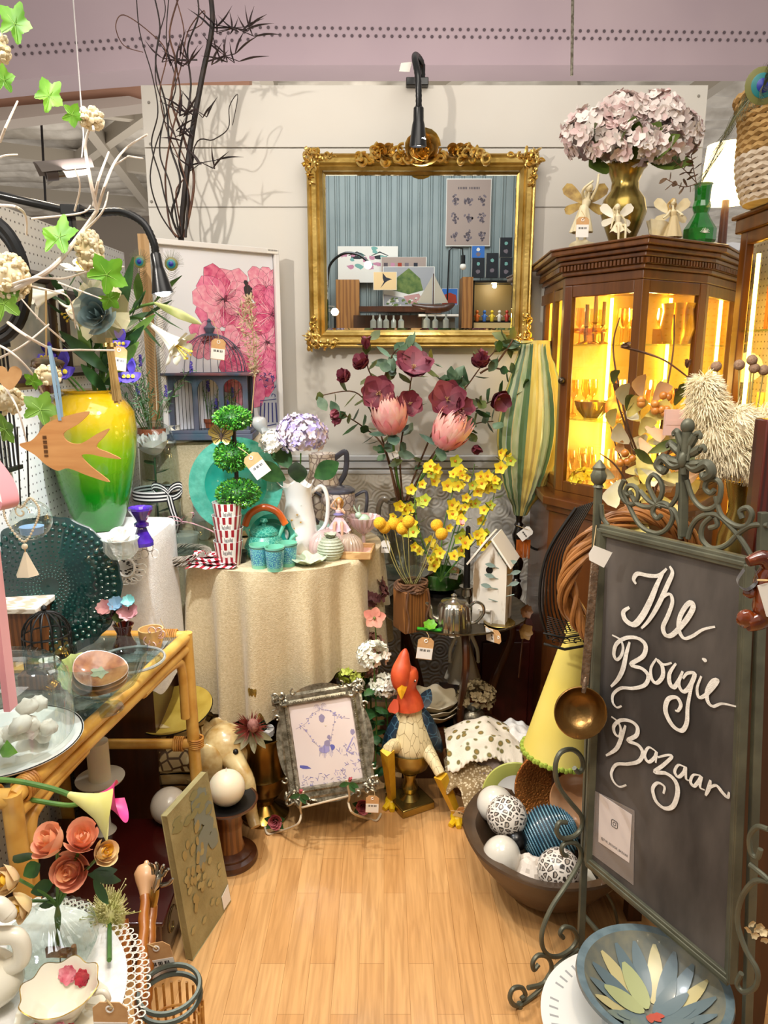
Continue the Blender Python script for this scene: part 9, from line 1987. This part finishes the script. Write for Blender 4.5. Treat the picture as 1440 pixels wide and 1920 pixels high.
# ================= ROOM SEEN IN THE MIRROR =================
YMR=YM
def Rr(px,py,Y):q=W(px,py,2*YMR-Y);return V((q.x,Y,q.z))
def kr(Y):return K(2*YMR-Y,1.9)
light('mirror_room_fill','AREA',(0,.2,3.5),(0,-1.4,1.7),34,(.92,.97,1),1.2,1.2)  # fill added behind the camera to brighten the mirrored room
def rpic(nm,lb,cat,x0,y0,x1,y1,Y,arts,mats,frame=None,th=.015):
 a=Rr(x0,y1,Y);b=Rr(x1,y0,Y);c=(a+b)/2;w_,h_=abs(b.x-a.x),abs(b.z-a.z);t=T(nm,lb,cat,c,rot=(0,0,pi));A2=Art(-th/2-.0005)
 P('board',MB().box((0,0,0),(w_,th,h_)),M_paper if not frame else frame,t);arts(A2,w_,h_)
 A2.mb.v=[(-v[0],v[1],v[2]) for v in A2.mb.v];A2.mb.f=[list(reversed(f)) for f in A2.mb.f]
 P('picture',A2.mb,mats,t,smooth=False);return t
def bg(A2,w_,h_,mi=0,m_=.97):A2.poly([(-w_*m_/2,-h_*m_/2),(w_*m_/2,-h_*m_/2),(w_*m_/2,h_*m_/2),(-w_*m_/2,h_*m_/2)],mi)
def botan(A2,w_,h_):
 bg(A2,w_,h_)
 for r_ in range(3):
  for c_ in range(3):
   x,z=(c_-1)*w_*.3,h_*(.18-.26*r_)
   for i in range(16):a=R.uniform(0,tau);q=R.uniform(0,.09)*w_;A2.blob((x+cos(a)*q,z+sin(a)*q*1.3),w_*.022,w_*.03,1 if i%2 else 2,7,.4,a)
   A2.stroke([(x,z),(x+.01,z-h_*.08)],.004,1,False)
 for i in range(14):
  if i!=6:A2.stroke([(-w_*.24+i*w_*.035,h_*.36),(-w_*.24+i*w_*.035+w_*.02,h_*.36)],.022,1,False)
Mrp_=[mat('poster_buff','#b09c92',.8),mat('poster_ink','#5c5258',.8),mat('poster_ink_light','#7c7078',.8),mat('pink_wash','#c88aa4',.7),mat('hill_green','#4d6a34',.7,h2='#7a8c4a',sc_=20),mat('pink_bridge','#cf9c98',.7),mat('sky_grey','#a8a8ac',.7),mat('uluru_red','#a83a22',.7),mat('poster_blue','#3470c0',.6),mat('dark_print','#1c2028',.6),mat('teal_wash','#7ab0a8',.7),M_paper,mat('swallow_ink','#1c2030',.6),mat('warm_lit_card','#e8c894',.6)]
rpic('botanical_poster','buff botanical flower poster on the grey corrugated wall, seen in the mirror','poster',835,335,922,462,YO+.04,botan,Mrp_,th=.01)
def face(A2,w_,h_):
 bg(A2,w_,h_,11)
 for x in(-.18,.2):A2.blob((w_*x,h_*.2),w_*.1,h_*.06,9,12,.1);A2.stroke([(w_*(x-.14),h_*.24),(w_*x,h_*.34),(w_*(x+.14),h_*.24)],.012,9)
 for i in range(20):A2.blob((R.uniform(-.45,.45)*w_,R.uniform(-.1,.45)*h_),w_*.05,h_*.06,R.choice((3,10,11)),9,.4)
rpic('watercolour_canvas','pale canvas with painted eyes and colour washes, seen in the mirror behind the lamp','painting',634,462,746,530,YO+.10,face,Mrp_)
rpic('photo_strip_board','beige board with a row of small prints, seen in the mirror','picture',714,482,800,512,YO+.14,lambda A2,w_,h_:(bg(A2,w_,h_),[A2.poly([(x,-.02),(x+.04,-.02),(x+.04,.02),(x,.02)],mi) for x,mi in((-.2,1),(-.13,3),(-.06,7),(.01,2),(.1,12))]),Mrp_)
def hill(A2,w_,h_):
 bg(A2,w_,h_,6);A2.poly([(-w_*.45,-h_*.05),(-w_*.25,h_*.2),(0,h_*.46),(w_*.22,h_*.2),(w_*.28,-h_*.1),(0,-h_*.2)],4);A2.poly([(-w_*.48,-h_*.05),(0,-h_*.2),(w_*.3,-h_*.1),(w_*.2,-h_*.35),(-w_*.48,-h_*.2)],11)
 A2.poly([(-w_*.1,-h_*.25),(w_*.2,-h_*.18),(w_*.3,-h_*.4),(0,-h_*.45)],5)
 for i in range(40):A2.blob((R.uniform(-.45,.2)*w_,R.uniform(-.48,-.3)*h_),.014,.01,R.choice((4,4,11)),7,.4)
rpic('hill_painting','painting of a steep green hill with a pink bridge, seen in the mirror','painting',718,500,815,574,YO+.24,hill,Mrp_)
rpic('swallow_print','small bright print of a black swallow, seen in the mirror','print',700,510,744,544,YO+.34,lambda A2,w_,h_:(bg(A2,w_,h_,13),A2.poly([(-w_*.1,h_*.45),(w_*.05,h_*.2),(w_*.3,h_*.1),(w_*.1,0),(0,-h_*.1),(-w_*.2,-h_*.4),(-w_*.05,-h_*.05),(-w_*.1,h_*.15)],12)),Mrp_)
rpic('red_rock_book','blue book with a red rock on its cover, seen in the mirror','book',828,541,858,572,YO+.40,lambda A2,w_,h_:(bg(A2,w_,h_,8),A2.poly([(-w_*.48,-h_*.3),(-w_*.4,h_*.1),(0,h_*.25),(w_*.4,h_*.1),(w_*.48,-h_*.4),(-w_*.48,-h_*.48)],7)),Mrp_,th=.02)
for x0,y0,x1,y1,mi,lb in((884,462,908,484,8,'light blue card box, seen at the mirror right'),(884,484,908,521,9,'black box with two round dials, seen at the mirror right'),(910,475,934,521,9,'dark framed fantasy print with pale figures, seen at the mirror right'),(936,446,960,483,9,'dark brown portrait print topmost at the mirror right'),(936,484,960,521,9,'dark print with grey flowers below the portrait at the mirror right')):
 rpic('framed_print' if mi==9 and 'print' in lb else 'card_box',lb,'print' if 'print' in lb else 'box',x0,y0,x1,y1,YO+.30,lambda A2,w_,h_:(bg(A2,w_,h_,mi,1),A2.blob((0,h_*.2),w_*.14,w_*.14,10 if mi==9 else 11),A2.blob((0,-h_*.2),w_*.18,w_*.16,2)),Mrp_,th=.05)
def rbox_(nm,lb,cat,x0,y0,x1,y1,Y,d_,mt):a=Rr(x0,y1,Y);b=Rr(x1,y0,Y);return O(nm,lb,cat,MB().box(((a.x+b.x)/2,Y,(a.z+b.z)/2),(abs(b.x-a.x),d_,abs(b.z-a.z))),mt,V(((a.x+b.x)/2,Y,min(a.z,b.z))),world=True,smooth=False)
Mshf=mat('warm_pine','#8a5a2c',.5,h2='#a8743c',kind='wave',sc_=2,st=(4,4,.5))
rbox_('wooden_upright','tall pine cabinet side, seen in the mirror left of the display case','cabinet',862,522,884,632,YO+.34,.3,Mshf);rbox_('brown_crate','brown wooden crate seen in the mirror at the lower left','crate',632,526,674,632,YO+.22,.2,Mshf)
rbox_('display_shelf','dark shelf with a gilt edge below the paintings, seen in the mirror','shelf',674,576,804,586,YO+.42,.3,M_wood);rbox_('dark_sideboard','dark sideboard full of glassware below the shelf, seen in the mirror','sideboard',664,592,805,660,YO+.30,.2,M_wood);rbox_('white_counter','white counter top seen in the mirror beneath the model ship','counter',784,590,858,594,YO+.46,.2,M_white);rbox_('counter_base','grey cupboard under the white counter seen in the mirror','cupboard',790,596,852,660,YO+.42,.15,mat('grey_cupboard','#5d5a50',.5))
a=Rr(886,526,YO+.42);b=Rr(966,640,YO+.42);t=T('display_case','lit glass display case with small coloured figures, seen in the mirror','cabinet',((a.x+b.x)/2,YO+.32,b.z));w_,h_=b.x-a.x,a.z-b.z
P('case',MB().box((0,-.11,h_/2),(w_,.02,h_)).box((-w_/2+.01,0,h_/2),(.02,.22,h_)).box((w_/2-.01,0,h_/2),(.02,.22,h_)).box((0,0,h_-.01),(w_,.22,.02)).box((0,0,h_*.32),(w_,.2,.012)),M_black,t,smooth=False);P('lower_panel',MB().box((0,.1,h_*.16),(w_-.04,.01,h_*.3)),mat('pale_birch','#c9b07a',.5),t);P('back_panel',MB().box((0,-.095,h_*.66),(w_-.04,.004,h_*.6)),mat('case_back','#8a7448',.5),t);P('lamp',MB().box((0,.04,h_-.024),(.05,.03,.006)),mat('warm_case_lamp','#ffffff',.5,em=12,emh='#ffdf9a'),t)
for i,h in enumerate(('#d86a1e','#3a6ab0','#e0c02a','#d9d2c4','#b03424')):
 q=V(((a.x+b.x)/2-w_*.36+i*w_*.17,YO+.34,b.z+h_*.33));O('toy_figure','small %s toy figure in the lit display case seen in the mirror'%('orange','blue','yellow','white','red')[i],'figurine',MB().lathe([(0,0),(.016,0),(.02,.04),(.012,.075),(.006,.08),(0,.08)],12).ball((0,0,.095),.017,10,8).tube([(-.03,0,.05),(0,0,.068),(.03,0,.05)],.006,6),mat('toy_%d'%i,h,.4),q)
light('display_case_light','POINT',((a.x+b.x)/2,YO+.40,a.z-.05),None,2.2,(1,.85,.6),.02)
# model ship
q=Rr(812,578,YO+.55);k=kr(YO+.55);t=T('model_ship','model sailing boat with grey sails on the counter, seen in the mirror','model ship',q)
P('hull',MB().tube(catm([(-40*k,0,6*k),(-10*k,0,0),(20*k,0,0),(40*k,0,8*k)],5),[1*k,6*k,8*k,8*k,7*k,2*k],10),M_wood,t);P('mast',MB().tube([(0,0,0),(0,0,62*k)],1*k,6),M_wood,t)
for s_,x1 in((-1,30),(1,28)):P('sail',MB().poly([(s_*2*k,0,58*k),(s_*2*k,0,8*k),(s_*x1*k,0,10*k)],(0,1,0),.002),mat('sail_cloth','#b4ac9c',.8),t)
P('stand',MB().box((0,0,-5*k),(30*k,.06,8*k)),M_wood,t)
# lamps seen in the mirror
for px,py,Y,lb in((690,497,YO+.8,'glowing globe bulb on a black arc lamp, seen in the mirror'),(628,585,YO+1.0,'glowing bulb low at the left of the mirror among leaves'),(774,625,YO+.7,'small glowing bulb beneath the shelf seen in the mirror')):
 q=Rr(px,py,Y);k=kr(Y);t=T('globe_lamp',lb,'lamp',q);P('bulb',MB().ball((0,0,0),7*k,16,10),mat('warm_bulb','#ffffff',.5,em=22,emh='#ffe6b8'),t)
 if px==690:P('arm',MB().tube(catm([(0,0,6*k),(-18*k,0,18*k),(-45*k,0,20*k),(-70*k,0,0),(-76*k,0,-40*k)],6),2.4*k,8),M_black,t)
 else:P('socket',MB().tube([(0,0,-6*k),(0,0,-70*k if py<600 else-25*k)],2.4*k,8),M_black,t)
q=Rr(866,500,YO+.5);k=kr(YO+.5);t=T('desk_lamp','thin black angled desk lamp with bare bulb, seen in the mirror','lamp',q);P('arm',MB().tube([(-26*k,0,-60*k),(-24*k,0,28*k),(-18*k,0,34*k),(0,0,32*k),(2*k,0,14*k)],1.5*k,6),M_black,t);P('bulb',MB().ball((2*k,0,0),6*k,12,8),M_paper,t);P('socket',MB().tube([(2*k,0,20*k),(2*k,0,4*k)],4*k,8),M_black,t)
for i,(px,py,r) in enumerate(((700,606,6),(712,604,5),(724,606,6),(738,606,5),(752,606,6),(800,604,7),(816,606,6),(836,604,6))):
 q=Rr(px,py,YO+.56);k=kr(YO+.5);O('glass_jar','small glass bottle on the dark sideboard seen in the mirror','bottle',MB().lathe([(0,-12*k),(r*k,-12*k),(r*k,4*k),(2*k,8*k),(2*k,14*k),(0,14*k)],14),mat('bottle_grey','#8d8f86',.1,coat=.8),q,group='glass bottles on the sideboard')
 # crate shelf carrying mirror-room things
O('rear_counter','long dark counter along the corrugated wall behind the camera','counter',MB().box((.1,YO+.42,.80),(2.2,.5,1.6)),M_wood,(.1,YO+.42,0),world=False)
